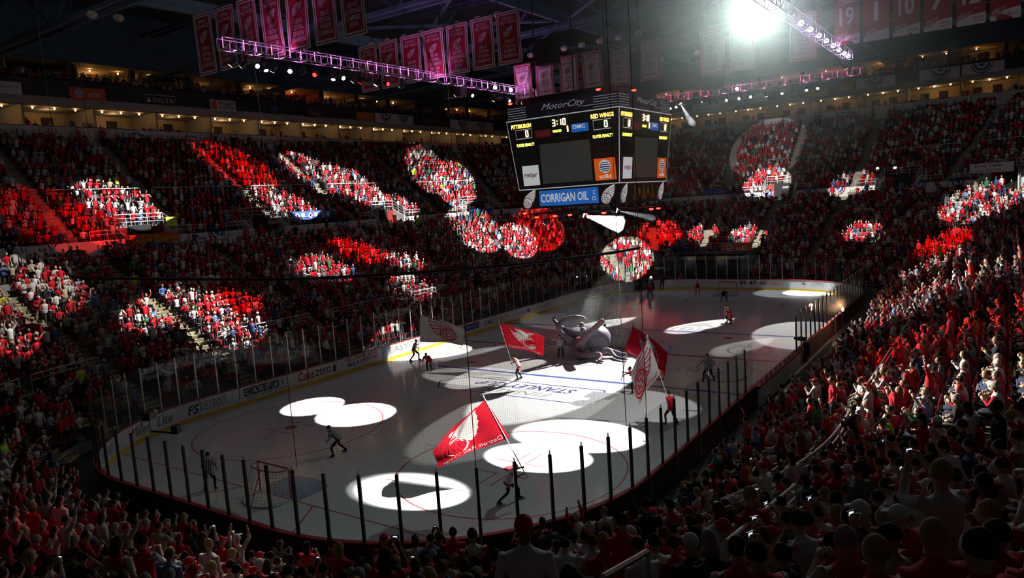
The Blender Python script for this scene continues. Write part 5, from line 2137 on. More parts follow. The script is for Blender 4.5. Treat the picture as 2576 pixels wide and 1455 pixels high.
R_ = math.radians
ice_person('striped referee standing by the near goal with lowered head', -28.0, 2.9, R_(40), skater(0.25, 0.22, 0.10), STRIPE, JBLK, STRIPE, 'helmet', HELM)
ice_person('linesman crouching and leaning with bent back beside the two white light pools', -22.8, 1.2, R_(124), skater(0.75, 0.36, 0.16, 0.22, {'l': (0.50, 0.20, 0.72), 'r': (0.52, -0.18, 0.74)}), STRIPE, JBLK, STRIPE, 'helmet', HELM)
ice_person('linesman with outstretched arm skating near the bench side', -5.75, -9.45, R_(50), skater(0.15, 0.34, 0.08, 0.05, {'l': (0.0, 0.78, 1.02), 'r': (0.1, -0.34, 0.95)}, {'l': (0.0, 0.48, 1.22)}), STRIPE, JBLK, STRIPE, 'helmet', HELM)
ice_person('man in white and dark jersey standing in front of the octopus', -3.25, 1.4, R_(30), skater(0.08, 0.16, 0.03), JWHT, JNAVY, STRIPE, 'hair', HAIRB)
ice_person('man in red jersey and white cap behind the octopus', 1.4, 0.35, R_(150), skater(0.12, 0.16, 0.05), JRED, JNAVY, JWHT, 'cap', WCAP)
# flag bearers (bearer joints hold the pole at the hands)
FLAGP = mat('pole_white', (0.62, 0.61, 0.60), 0.5)


def cloth_material(name, col, trans):
    m = bpy.data.materials.new(name)
    m.use_nodes = True
    nt = m.node_tree
    b = nt.nodes['Principled BSDF']
    b.inputs['Base Color'].default_value = (*col, 1)
    b.inputs['Roughness'].default_value = 0.7
    b.inputs['Specular IOR Level'].default_value = 0.2
    tl = nt.nodes.new('ShaderNodeBsdfTranslucent')
    tl.inputs[0].default_value = (*col, 1)
    mx = nt.nodes.new('ShaderNodeMixShader')
    mx.inputs[0].default_value = trans
    nt.links.new(b.outputs[0], mx.inputs[1])
    nt.links.new(tl.outputs[0], mx.inputs[2])
    nt.links.new(mx.outputs[0], nt.nodes['Material Output'].inputs['Surface'])
    return m


FRED = cloth_material('flag_red', (0.62, 0.012, 0.035), 0.4)
FWHT = cloth_material('flag_white', (0.80, 0.79, 0.78), 0.4)


def flag(label, A, B, C, D, grip, white, waves, amp, bend, foot=None):
    A, B, C, D, G = [Vector(p) for p in (A, B, C, D, grip)]
    t = thing('flag', label, 'flag', 'waving flags on the ice')
    nrm = (D - A).cross(B - A).normalized()
    if nrm.dot(Vector(CAM) - A) < 0:
        nrm = -nrm

    def fn(co):
        out = np.empty_like(co)
        for i, (x, y, l) in enumerate(co):
            s, v = x, 0.5 - y
            p = (A * (1 - v) + B * v) * (1 - s) + (D * (1 - v) + C * v) * s
            w = amp * s ** 0.7 * math.sin(waves * s * 6.28 + v * 2.0 + 0.4) + amp * 0.35 * math.sin(v * 9 + s * 5) * s
            p = p + nrm * (w + l)
            p = p + (B - A) * (0.05 * math.sin(s * 7 + 1) * s)
            out[i] = p
        return out
    cm, im = (FWHT, FRED) if white else (FRED, FWHT)
    v, f = grid_patch(0, 1, -0.5, 0.5, 0.0, 22, 14)
    v2 = v.copy()
    v2[:, 2] = -0.012
    mb = MB().add(fn(v).tolist(), f)
    mb.add(fn(v2).tolist(), [tuple(reversed(q)) for q in f])
    mb.build('cloth', cm, t, True)
    asp = (B - A).length / max(0.3, ((D - A).length + (C - B).length) / 2)
    for side in (1, -1):
        e = lambda co, sg=side: fn(co * np.array([asp, 1, sg]) + np.array([0.50, 0.06, -0.012 if sg < 0 else 0.0]))
        emblem(e, 1.12, (0, 0), im if not white else None, cm if not white else im, t, flip=-1 if side > 0 else 1)
    lettering('Detroit Red Wings', im, None, 0.85, 0.13, t, fn=lambda co: fn(co * np.array([1, 1, 0]) + np.array([0.5, -0.42, 0.012])))
    top = A + (A - B).normalized() * 0.12
    mid = (A + B) / 2
    pts = []
    for k in range(9):
        s = k / 8
        p = top * (1 - s) + G * s
        pts.append(p + (nrm.cross((G - top).normalized())) * (bend * math.sin(PI * s)))
    tail = G + (G - top).normalized() * 0.35
    MB().tube(pts + [tail], 0.020, 6).build('pole', FLAGP, t, True)
    MB().ball(top, 0.035, 8, 6).build('finial', FLAGP, t, True)
    return t


flag('large red flag swept low above the near end of the ice', (-23.81, -7.78, 3.68), (-23.52, -8.51, 2.29), (-25.08, -6.42, 1.46), (-25.10, -6.25, 2.08), (-23.45, -8.95, 1.16), False, 1.3, 0.13, 0.0)
flag('white pointed flag carried along the bench side glass', (-13.65, -9.49, 3.97), (-13.57, -9.96, 2.37), (-14.29, -9.19, 1.08), (-14.31, -8.86, 2.49), (-13.52, -10.22, 1.36), True, 0.6, 0.10, 0.0)
flag('red flag half hidden behind the pointed white flag', (-9.01, -6.54, 3.59), (-9.43, -6.22, 2.27), (-8.39, -8.0, 0.94), (-8.11, -8.16, 2.13), (-9.62, -6.16, 1.12), False, 0.8, 0.15, 0.0)
flag('red flag waving beside the octopus', (-9.24, 1.91, 3.46), (-9.18, 1.52, 2.01), (-8.04, -0.25, 1.41), (-7.86, -0.28, 2.52), (-9.14, 1.31, 1.15), False, 0.9, 0.15, 0.0)
flag('pale flag waving in front of the lit long side boards', (-6.44, 10.57, 3.18), (-6.73, 10.59, 1.33), (-5.07, 8.11, 0.97), (-4.86, 8.04, 2.06), (-6.82, 10.68, 1.05), True, 0.7, 0.13, 0.0)


def bearer(label, grip, feet, heading, shirt, trim, head, hm, lean, stride, crouch, side=0.0, scale=0.93):
    """stands with feet at the given spot, both hands on the pole at grip"""
    dx, dy = grip[0] - feet[0], grip[1] - feet[1]
    c, s = math.cos(-heading), math.sin(-heading)
    lx, ly = (dx * c - dy * s) / scale, (dx * s + dy * c) / scale
    lz = grip[2] / scale
    J = skater(lean, 0.18, crouch, stride, {'l': (lx, ly + 0.02, lz + 0.10), 'r': (lx, ly - 0.02, lz - 0.14)}, side=side)
    return ice_person(label, feet[0], feet[1], heading, J, shirt, JBLK, trim, head, hm, scale, group='flag bearers on the ice', curl=1.5)


bearer('flag bearer in white jersey with red band striding at the near end', (-23.45, -8.95, 1.16), (-23.75, -8.45), R_(-50), JWHT, JRED, 'hair', HAIRB, 0.55, 0.42, 0.16)
bearer('flag bearer in red jersey by the bench side glass', (-13.52, -10.22, 1.36), (-13.48, -10.4), R_(75), JRED, JRED, 'hair', HAIRB, 0.1, 0.22, 0.06)
bearer('flag bearer in white jersey leaning towards the big light pool', (-9.62, -6.16, 1.12), (-9.25, -6.75), R_(122), JWHT, JRED, 'hair', HAIRB, 0.55, 0.25, 0.10)
bearer('flag bearer in white jersey bent forward near the octopus', (-9.14, 1.31, 1.15), (-8.88, 0.95), R_(124), JWHT, JRED, 'hair', HAIRB, 0.45, 0.12, 0.06)
bearer('flag bearer in dark red jersey against the lit boards', (-6.82, 10.68, 1.05), (-6.96, 11.0), R_(-60), JRED, JWHT, 'hair', HAIRB, 0.35, 0.3, 0.10)
ice_person('skater in red jersey bending down beside the lit boards', -8.9, 7.95, R_(200), skater(0.95, 0.22, 0.16, 0.15), JRED, JBLK, JRED, 'hair', HAIRB)
ice_person('player in red by the open gate at the far corner', 24.2, 7.0, R_(200), skater(0.5, 0.25, 0.12), JRED, JBLK, JRED, 'helmet', HELM)
ice_person('player in red and white kit in front of the tunnel', 25.6, 2.5, R_(190), skater(0.2, 0.2, 0.1), JRED, JRED, JWHT, 'helmet', HELM)
ice_person('skater in red and white jersey gliding alone past the far light pool', 12.3, -4.9, R_(130), skater(0.5, 0.22, 0.18, 0.32), JRED, JBLK, JWHT, 'helmet', HELM)
ice_person('crouched skater in red holding a bundled flag low over the ice', 11.4, -5.3, R_(150), skater(1.0, 0.24, 0.30, 0.2), JRED, JRED, JWHT, 'helmet', HELM)
ice_person('dark clad skater bending in front of the far goal', 22.2, -1.2, R_(210), skater(0.9, 0.25, 0.15, 0.2), JNAVY, JBLK, JNAVY, 'helmet', HELM)
for i, (x, y, a, c, lb) in enumerate(((27.6, 9.5, 200, JNAVY, 'usher in navy standing in the open gate'), (28.3, 8.6, 220, JBLK, 'cameraman in black standing in the open gate'), (28.9, 7.6, 190, JBLK, 'official in black beside the tunnel boards'), (31.2, 6.3, 180, JRED, 'player in red waiting inside the tunnel mouth'), (31.5, 4.9, 185, JNAVY, 'guard in dark jacket inside the tunnel mouth'))):
    ice_person(lb, x, y, R_(a), skater(0.05, 0.14, 0.02), c, JBLK, c, 'hair', HAIRB, 1.0, False)
MB().box((28.05, 8.5, 1.55), (0.12, 0.16, 0.10)).build('camera_lamp', WGLOW).location = (0, 0, 0)
o = bpy.data.objects['camera_lamp']
tag(o, 'bright white lamp on the television camera in the gate', 'lamp')


# ------------------------------------------------------------------ inflatable octopus
def catmull(P, n=6):
    P = [np.array(p, float) for p in P]
    P = [2 * P[0] - P[1]] + P + [2 * P[-1] - P[-2]]
    out = []
    for i in range(1, len(P) - 2):
        for k in range(n):
            t = k / n
            a, b, c, d = P[i - 1], P[i], P[i + 1], P[i + 2]
            out.append(0.5 * ((2 * b) + (-a + c) * t + (2 * a - 5 * b + 4 * c - d) * t * t + (-a + 3 * b - 3 * c + d) * t ** 3))
    out.append(P[-2])
    return out


OCP = mat('octopus_violet', (0.27, 0.24, 0.36), 0.4, var=0.12, scale=2.0)
OCR = mat('octopus_underside', (0.42, 0.17, 0.19), 0.45, var=0.2, scale=6.0)
OCW = mat('octopus_eye', (0.75, 0.75, 0.74), 0.3)
octo = thing('inflatable_octopus', 'huge inflatable violet octopus with curling arms at centre ice', 'inflatable octopus')
TENT = {
    'a': ([(-2.30, 0.80, 0.70), (-2.68, 1.15, 1.15), (-2.96, 1.45, 1.57), (-2.92, 1.66, 1.99), (-2.61, 1.64, 2.33), (-2.15, 1.37, 2.53), (-1.63, 0.99, 2.57), (-1.2, 0.69, 2.42), (-1.05, 0.6, 2.18)], 0.27, 0.07),
    'b': ([(-2.55, 0.60, 0.46), (-2.62, 0.36, 0.86), (-2.45, -0.05, 1.29), (-2.09, -0.47, 1.8), (-1.8, -0.81, 2.18), (-1.50, -0.97, 2.40)], 0.25, 0.17),
    'c': ([(-2.45, 0.70, 0.80), (-2.95, 0.48, 0.50), (-3.17, 0.07, 0.30), (-2.98, -0.43, 0.26), (-2.75, -0.94, 0.34), (-2.85, -1.30, 0.34), (-3.15, -1.45, 0.18), (-3.45, -1.50, 0.11), (-3.50, -1.85, 0.10)], 0.26, 0.07),
    'd': ([(-1.85, 1.10, 0.80), (-2.04, 2.1, 0.85), (-2.25, 2.76, 0.82), (-2.36, 3.29, 0.93)], 0.20, 0.12),
    'e': ([(-1.20, -0.30, 0.40), (-1.00, -0.85, 0.26), (-1.10, -1.55, 0.16), (-1.40, -2.25, 0.14), (-1.20, -2.85, 0.12)], 0.22, 0.08),
    'f': ([(-1.95, -0.30, 0.30), (-1.87, -1.00, 0.38), (-1.75, -1.37, 0.42), (-1.86, -1.70, 0.22), (-2.40, -2.30, 0.14), (-2.60, -3.10, 0.12)], 0.22, 0.08),
    'g': ([(-0.97, 1.06, 0.85), (-0.84, 2.24, 1.30), (-0.94, 3.05, 1.96), (-1.0, 3.19, 2.24), (-0.86, 3.01, 2.36)], 0.22, 0.05),
    'h': ([(-0.26, 0.22, 0.50), (0.52, -0.20, 0.24), (0.70, -0.90, 0.14), (0.40, -1.60, 0.12)], 0.22, 0.08),
}
for k, (P, r0, r1) in TENT.items():
    pts = catmull(P, 6)
    rs = [r0 + (r1 - r0) * (i / (len(pts) - 1)) for i in range(len(pts))]
    rs[-1] = r1 * 0.4
    mb = MB().tube(pts, rs, 12)
    n = 12
    mb.m = [1 if (i % n) in (0, 1, 2, 3, 4) and i < n * (len(pts) - 1) else 0 for i in range(len(mb.f))]
    mb.build('tentacle', [OCP, OCR], octo, True)
mb = MB()
V, F, _ = prim_ball((0, 0, 0), (1.05, 0.95, 0.92), 28, 18, 0)
V[:, 0] *= 1 + 0.12 * (V[:, 2] > 0)
m_ = link('mantle', mesh_from_arrays('mantle', V + np.array([-1.05, -0.10, 1.0]), F), octo)
m_.data.materials.append(OCP)
V, F, _ = prim_ball((-2.15, 0.62, 0.72), (0.62, 0.55, 0.58), 20, 12, 0)
w_ = link('arm_collar', mesh_from_arrays('arm_collar', V, F), octo)
w_.data.materials.append(OCR)
for p in ((-1.85, 0.42, 1.72), (-1.30, 0.80, 1.92)):
    e = MB().ball(p, 0.20, 12, 8).build('eye', OCW, octo, True)
    MB().ball((p[0] - 0.15, p[1] - 0.02, p[2] + 0.02), 0.09, 8, 6).build('pupil', BLACK, e, True)


# ------------------------------------------------------------------ goals
NETW = mat('net_cord', (0.62, 0.62, 0.60), 0.8)
POSTR = mat('goal_red', (0.50, 0.02, 0.03), 0.4)
for sx, lb in ((-1, 'red framed hockey goal with white net at the near end'), (1, 'red framed hockey goal with white net at the far end')):
    g = thing('hockey_goal', lb, 'goal')
    gx = sx * 27.13
    for y in (-0.915, 0.915):
        MB().tube([(gx, y, 0), (gx, y, 1.22)], 0.03, 8).build('post', POSTR, g)
    MB().tube([(gx, -0.915, 1.22), (gx, 0.915, 1.22)], 0.03, 8).build('crossbar', POSTR, g)
    base = [(gx + sx * 1.12 * math.sin(a) ** 0.6, -1.1 * math.cos(a) * (0.83 + 0.17 * math.sin(a)), 0.04) for a in np.linspace(0.0001, PI - 0.0001, 17)]
    MB().tube(base, 0.035, 6).build('base_frame', mat('pad_white', (0.7, 0.7, 0.68), 0.7), g)
    topb = [(gx + sx * 0.55 * math.sin(a) ** 0.5, -0.92 * math.cos(a), 1.20) for a in np.linspace(0.0001, PI - 0.0001, 17)]
    MB().tube(topb, 0.022, 6).build('top_frame', POSTR, g)
    MB().tube([(gx + sx * 1.1, 0, 0.05), (gx + sx * 0.55, 0, 1.2)], 0.02, 6).build('centre_bar', POSTR, g)
    mb = MB()
    for i in range(17):
        mb.tube([base[i], topb[i]], 0.006, 3, caps=False)
    for j in range(1, 11):
        t_ = j / 11
        ring = [tuple(Vector(a) * (1 - t_) + Vector(b) * t_) for a, b in zip(base, topb)]
        mb.tube(ring, 0.006, 3, caps=False)
    for i in range(1, 16):
        mb.tube([topb[i], (gx, topb[i][1], 1.22)], 0.006, 3, caps=False)
    mb.build('netting', NETW, g)
# ------------------------------------------------------------------ aisles
def step_mesh(name, dep, rise):
    """one row of aisle: half step and yellow nosings, local x outward, z up from the row in front"""
    mb = MB()
    mb.box((-dep * 0.25, 0, -rise + rise / 4), (dep * 0.5, 1.12, rise / 2), mi=0)
    mb.box((-dep * 0.5 + 0.05, 0, -rise / 2 + 0.012), (0.12, 1.10, 0.025), mi=1)
    mb.box((0.06, 0, 0.012), (0.14, 1.10, 0.025), mi=1)
    return mb.mesh(name, [CONC, STEPY])


STEPL, STEPU = step_mesh('step', LDEP, LRISE), step_mesh('step', UDEP, URISE)
AISLES = [(4, (CRX - x) / (2 * CRX)) for x in AISLE_X] + [(0, (x + CRX) / (2 * CRX)) for x in AISLE_X]
AISLES += [(s, a / 90) for s in (1, 3, 5, 7) for a in AISLE_A] + [(2, 0.5 + 0.4 / 8.84), (6, 0.5 + 0.4 / 8.84)]
anames = {4: 'long side opposite', 0: 'bench side', 1: 'far bench corner', 3: 'far tunnel corner', 5: 'near goal corner', 7: 'corner below', 2: 'far end', 6: 'near end'}
ac = {}
for tier, rows, me_ in ((0, low_rows[:-1], STEPL), (1, up_rows, STEPU)):
    for si, t in AISLES:
        objs = []
        for k, (d0, d1, z) in enumerate(rows):
            x, y, nx, ny = seg_point(si, t, d0)
            if (tier == 0 and (in_tunnel(x, y, d0, 1.2) or in_bench(x, y, d0))) or (tier == 1 and k < VROWS and in_vom(si, t, d0)):
                continue
            u_, v_, w_ = project((x, y, z))
            if not (w_[0] > 2.5 and -150 < u_[0] < IW + 150 and -100 < v_[0] < IH + 150):
                continue
            objs.append((x, y, z, math.atan2(ny, nx)))
        if len(objs) < 3:
            continue
        key = (tier, si)
        ac[key] = ac.get(key, 0) + 1
        th = thing('aisle_stairs', 'concrete aisle stairs with yellow nosings, %s tier, %s aisle of the %s' % ('lower' if tier == 0 else 'upper', ORD[ac[key] - 1], anames[si]), 'stairs', 'aisle stairs in the stands')
        for x, y, z, a in objs:
            o = link('step', me_, th)
            o.location = (x, y, z)
            o.rotation_euler = (0, 0, a)


# ------------------------------------------------------------------ railings
def railing(label, P, h=1.05, rails=(1.0,), every=1.5, m=None, group='guard rails', r=0.028, posts=True):
    """P: floor polyline; rails at the given fractions of h"""
    t = thing('guard_rail', label, 'railing', group)
    P = [Vector(p) for p in P]
    m = m or RAILP
    for f in rails:
        MB().tube([p + Vector((0, 0, h * f)) for p in P], r if f == max(rails) else r * 0.75, 6).build('rail', m, t)
    if posts:
        for i in range(len(P) - 1):
            L = (P[i + 1] - P[i]).length
            n = max(1, round(L / every))
            for k in range(n + (1 if i == len(P) - 2 else 0)):
                p = P[i] + (P[i + 1] - P[i]) * (k / n)
                MB().tube([p, p + Vector((0, 0, h))], r * 0.85, 6).build('post', m, t)
    return t


def along(si, t0, t1, d, z, n=None):
    n = n or (1 if SEGS[si][0] == 'S' else 6)
    return [(*seg_point(si, t0 + (t1 - t0) * k / n, d)[:2], z) for k in range(n + 1)]


fx = lambda x: (CRX - x) / (2 * CRX)
# mid rails in the upper tier and in the lower tier, block by block
UR, LR = 6, 5
blocks = [(4, fx(x1), fx(x0), 'long side') for x0, x1 in ((-16.6, -9.1), (-7.7, 0.8), (2.2, 10.6), (12.0, 20.8))]
blocks += [(3, a / 90, b / 90, 'tunnel corner') for a, b in ((8.5, 24.5), (27.5, 43.5), (46.5, 63.5), (66.5, 82.5))]
blocks += [(2, 0.06, 0.46, 'far end'), (2, 0.62, 0.96, 'far end')]
blocks += [(1, a / 90, b / 90, 'bench corner') for a, b in ((27.5, 43.5), (46.5, 63.5), (66.5, 82.5))]
bc_ = {}
for si, t0, t1, nm in blocks:
    bc_[nm] = bc_.get(nm, 0) + 1
    d, z = UD0 + UDEP * UR + 0.05, UZ0 + URISE * UR
    railing('thin white mid rail of the upper tier, %s block of the %s' % (ORD[bc_[nm] - 1], nm), along(si, t0, t1, d, z), 1.0, (1.0,), 9, r=0.032, group='upper tier mid rails')
blocks2 = [(4, fx(x1), fx(x0), 'long side') for x0, x1 in ((-16.6, -9.1), (-7.7, 0.8), (2.2, 10.6), (12.0, 20.8))] + [(5, a / 90, b / 90, 'near goal corner') for a, b in ((8.5, 24.5), (27.5, 43.5), (46.5, 63.5))]
bc_ = {}
for si, t0, t1, nm in blocks2:
    bc_[nm] = bc_.get(nm, 0) + 1
    d, z = LD0 + LDEP * LR - 0.05, LZ0 + LRISE * LR
    railing('white handrail low in the stand, %s block of the %s' % (ORD[bc_[nm] - 1], nm), along(si, t0, t1, d, z), 1.0, (1.0, 0.72), 3.0, r=0.03, group='lower tier mid rails')
# long handrails on the bench side, in front of the camera corner
zl = LZ0 + LRISE * LR
for i, (x0, x1) in enumerate(((-16.6, -9.1), (-7.7, 0.8), (2.2, 10.6), (12.0, 21.5))):
    railing('double handrail along the bench side seats, %s length' % ORD[i], [(x0, -18.95, zl), (x1, -18.95, zl)], 1.05, (1.0, 0.78), 3.0, STEEL, 'bench side handrails', 0.035)
railing('double handrail curving round the corner seats below', along(7, 0.72, 1.0, 6.0, zl, 6) + [(-18.0, -18.95, zl)], 1.05, (1.0, 0.78), 3.0, STEEL, 'bench side handrails', 0.035)
railing('short steel stair rail in the corner seats', [(-29.0, -19.4, 3.45), (-35.8, -20.25, 5.45)], 1.05, (1.0, 0.75), 3.0, STEEL, 'corner stair rails', 0.03)
railing('stair rail end close to the lower edge of the stand', [(-37.4, -20.0, 6.0), (-38.5, -20.1, 6.3)], 1.05, (1.0, 0.7), 2.0, STEEL, 'corner stair rails', 0.03)
railing('steel stair rail behind the near goal seats', [(-36.9, -6.5, 2.75), (-37.9, -10.5, 3.6)], 1.05, (1.0, 0.72), 3.0, STEEL, 'corner stair rails', 0.028)
railing('red lit stair rail at the outer goal end seats', [(-36.6, -2.0, 2.55), (-36.8, -4.0, 2.62)], 1.05, (1.0, 0.72), 3.0, STEEL, 'corner stair rails', 0.028)
railing('bright steel guard rail behind the player bench', [(-8.0, -15.6, 0.95), (-3.5, -15.6, 0.95), (-1.0, -16.6, 1.2)], 1.1, (1.0, 0.66, 0.33), 1.5, STEEL, 'bench rails', 0.03)

# ------------------------------------------------------------------ vomitories
vn = ['first of the long side', 'second of the long side', 'third of the long side', 'tunnel corner upper', 'tunnel corner lower', 'far end middle', 'bench corner inner', 'bench corner middle', 'bench corner outer']
for j, (si, vt, hw) in enumerate(VOMS):
    L = seg_len(si, 21.4)
    t0, t1 = vt - hw / L, vt + hw / L
    xm, ym, nx, ny = seg_point(si, vt, 21.4)
    N = Vector((nx, ny, 0))
    T = Vector((-ny, nx, 0))
    o0 = Vector((xm, ym, 0))
    vo = tag(thing('wall_vomitory', 'white walled stair opening in the upper tier, %s' % vn[j], 'vomitory', 'stair openings of the upper tier'), kind='structure')
    del vo['category'], vo['label'], vo['group']
    dep = UDEP * VROWS
    zt = UZ0 + URISE * VROWS
    for s in (-1, 1):
        a = o0 + T * (s * hw)
        mb = MB()
        th = T * (s * 0.12)
        lo, hi = [], []
        P0, P1 = a, a + N * dep
        vs = [P0 + Vector((0, 0, RINGZ)), P1 + Vector((0, 0, RINGZ)), P1 + Vector((0, 0, zt + 0.15)), P0 + Vector((0, 0, UZ0 + 0.45))]
        mb.add([*vs, *[v + th for v in vs]], [(0, 1, 2, 3), (7, 6, 5, 4), (0, 4, 5, 1), (1, 5, 6, 2), (2, 6, 7, 3), (3, 7, 4, 0)])
        mb.build('side_wall', WHITE, vo)
    MB().box(o0 + N * (dep + 0.06) + Vector((0, 0, (RINGZ + zt) / 2)), (2 * hw, 0.12, zt - RINGZ), (T, N, Vector((0, 0, 1)))).build('back_wall', DRED, vo)
    MB().box(o0 + N * (dep - 0.02) + Vector((0, 0, RINGZ + 1.05)), (2.0, 0.06, 2.1), (T, N, Vector((0, 0, 1)))).build('doorway', BLACKC, vo)
    MB().box(o0 + N * (dep / 2) + Vector((0, 0, RINGZ - 0.02)), (2 * hw, dep, 0.06), (T, N, Vector((0, 0, 1)))).build('landing', DKCONC, vo)
    P = [o0 - T * (hw + 0.06) + Vector((0, 0, UZ0 + 0.45)), o0 - T * (hw + 0.06) + N * dep + Vector((0, 0, zt + 0.12)), o0 + T * (hw + 0.06) + N * dep + Vector((0, 0, zt + 0.12)), o0 + T * (hw + 0.06) + Vector((0, 0, UZ0 + 0.45))]
    railing('white three bar rail round the stair opening, %s' % vn[j], P, 0.95, (1.0, 0.66, 0.33), 1.2, r=0.03, group='rails round the stair openings')
    for s in (-1, 1):
        q0 = o0 + T * (s * (hw + 0.2)) + Vector((0, 0, 9.62))
        railing('white rail on the ring wall %s the stair opening, %s' % ('before' if s < 0 else 'after', vn[j]), [q0, q0 + T * (s * 2.6)], 0.75, (1.0, 0.6), 1.3, r=0.026, group='rails on the ring wall')


# ------------------------------------------------------------------ signs
def sign(name, label, mw, w, h, m, words=(), border=None, group=None, cat='sign', t=0.05):
    o = plate(mw, w, h, m, None, name, t, t)
    tag(o, label, cat, group)
    for s, mm, dx, dy, ww, hh, kw in words:
        lettering(s, mm, shift(mw, dx, dy, t), ww, hh, o, lift=0.012, **kw)
    if border:
        sv, sf = stroke([(-w / 2 + 0.05, h / 2 - 0.05), (w / 2 - 0.05, h / 2 - 0.05), (w / 2 - 0.05, -h / 2 + 0.05), (-w / 2 + 0.05, -h / 2 + 0.05)], 0.06, True)
        MB().add(mat_fn(mw)(np.array([(p[0], p[1], t + 0.012) for p in sv])).tolist(), sf).build('border', border, o)
    return o


LW = lambda x, z, y=WY - 0.32: frame_matrix((x, y, z), (1, 0, 0), (0, 0, 1))
FW = lambda y, z, x=WX - 0.32: frame_matrix((x, y, z), (0, -1, 0), (0, 0, 1))
g = 'signs on the upper fascia'
sign('fascia_sign', 'white bank sign with blue words at the start of the fascia', LW(-15.6, 22.95), 3.4, 1.05, INKW, [('of America', INKB, 0.4, 0.1, 2.0, 0.28, {}), ('Bank', INKB, -1.1, 0.1, 0.7, 0.28, {})], group=g)
o = sign('fascia_sign', 'orange fascia sign with a striped globe', LW(-8.4, 22.95), 3.2, 1.1, ORANGE, [('at&t', INKW, 0.6, -0.02, 1.2, 0.42, {'bold': 0.02})], group=g)
v, f = disc2d(0, 0, 0.40, 24, 0.07)
MB().add(mat_fn(LW(-9.15, 22.97))(np.array(v)).tolist(), f).build('globe', INKW, o)
for y in (-0.2, 0.0, 0.2):
    sv, sf = stroke([(-0.33, y), (0, y + 0.04), (0.33, y)], 0.07)
    MB().add(mat_fn(LW(-9.15, 22.97))(np.array([(p[0], p[1], 0.08) for p in sv])).tolist(), sf).build('globe_stripe', INKLB, o)
o = sign('fascia_sign', 'black fascia sign with white letters and white edge', LW(-1.35, 22.9), 3.3, 1.1, ADNAVY, [('DELTA', INKW, 0.28, 0, 2.2, 0.42, {})], INKW, g)
MB().add(mat_fn(LW(-2.6, 22.9))(np.array([(-0.22, -0.2, 0.07), (0.22, -0.2, 0.07), (0, 0.26, 0.07)])).tolist(), [(0, 1, 2)]).build('triangle', INKW, o)
o = sign('fascia_sign', 'white coffee sign with an orange square', LW(5.7, 22.9), 3.1, 1.15, INKW, [('BIGGBY\nCOFFEE', INK, 0.45, 0, 1.9, 0.85, {'bold': 0.02})], group=g)
plate(shift(LW(4.6, 22.9), 0, 0, 0.05), 0.62, 0.9, INKO, o, 'square', 0.02, 0.02)
o = sign('fascia_sign', 'dark fascia panel with a blue round badge', LW(12.4, 22.95), 1.6, 1.1, ADNAVY, group=g)
v, f = disc2d(0, 0, 0.42, 24, 0.07)
MB().add(mat_fn(LW(12.4, 22.95))(np.array(v)).tolist(), f).build('badge', BLUEP, o)
o = sign('fascia_sign', 'dark panel painted with red and white stripes', LW(18.6, 22.95), 3.4, 1.1, ADNAVY, group=g)
for k in range(4):
    sv, sf = stroke([(-1.2 + 2.4 * t, -0.36 + 0.2 * k + 0.12 * math.sin(5 * t + k)) for t in np.linspace(0, 1, 8)], 0.09)
    MB().add(mat_fn(LW(18.6, 22.95))(np.array([(p[0], p[1], 0.07) for p in sv])).tolist(), sf).build('stripe', INKR if k % 2 else INKG, o)
sign('fascia_sign', 'plain orange fascia panel near the corner', LW(27.0, 22.95), 3.2, 1.1, mat('sign_amber', (0.55, 0.22, 0.02), 0.5), [('HONEYWELL', INKO, 0, 0, 2.2, 0.28, {})], group=g)
sign('fascia_sign', 'dark script panel between the bunting panels', LW(40.5, 23.0), 8.0, 1.2, ADNAVY, [('MotorCity', INKG, 0, 0, 4.5, 0.8, {'shear': 0.4})], group=g)


def bunting(mw, r, parent):
    fn = mat_fn(mw)
    for k, (r0, r1, m) in enumerate(((0.0, 0.28, BLUEP), (0.28, 0.52, INKW), (0.52, 0.76, BLUEP), (0.76, 0.88, INKW), (0.88, 1.0, INKR))):
        v, ff = [], []
        for i in range(13):
            a = PI + PI * i / 12
            rr = 1 + 0.03 * math.cos(i * PI)
            v += [(r * r0 * math.cos(a), r * r0 * math.sin(a), 0.0), (r * r1 * rr * math.cos(a), r * r1 * rr * math.sin(a), 0.035 + 0.012 * math.cos(i * PI))]
        for i in range(12):
            ff.append((2 * i, 2 * i + 1, 2 * i + 3, 2 * i + 2))
        MB().add(fn(np.array(v)).tolist(), ff).build('fan_band', m, parent)


def bunting_thing(label, mw, r, group):
    t = thing('bunting', label, 'bunting', group)
    bunting(mw, r, t)
    return t


for i, (a, b) in enumerate(((28.8, 36.4), (44.8, 56.0))):
    o = sign('fascia_sign', 'white fascia panel under the %s pair of bunting fans' % ORD[i], LW((a + b) / 2, 22.95), b - a, 1.3, INKW, group=g)
    for k, q in enumerate((0.27, 0.72)):
        bunting_thing('red white and blue bunting fan, %s on the %s white fascia panel' % (ORD[k], ORD[i]), shift(LW(a + (b - a) * q, 23.5), 0, 0, 0.07), 1.05, 'bunting on the long side fascia')
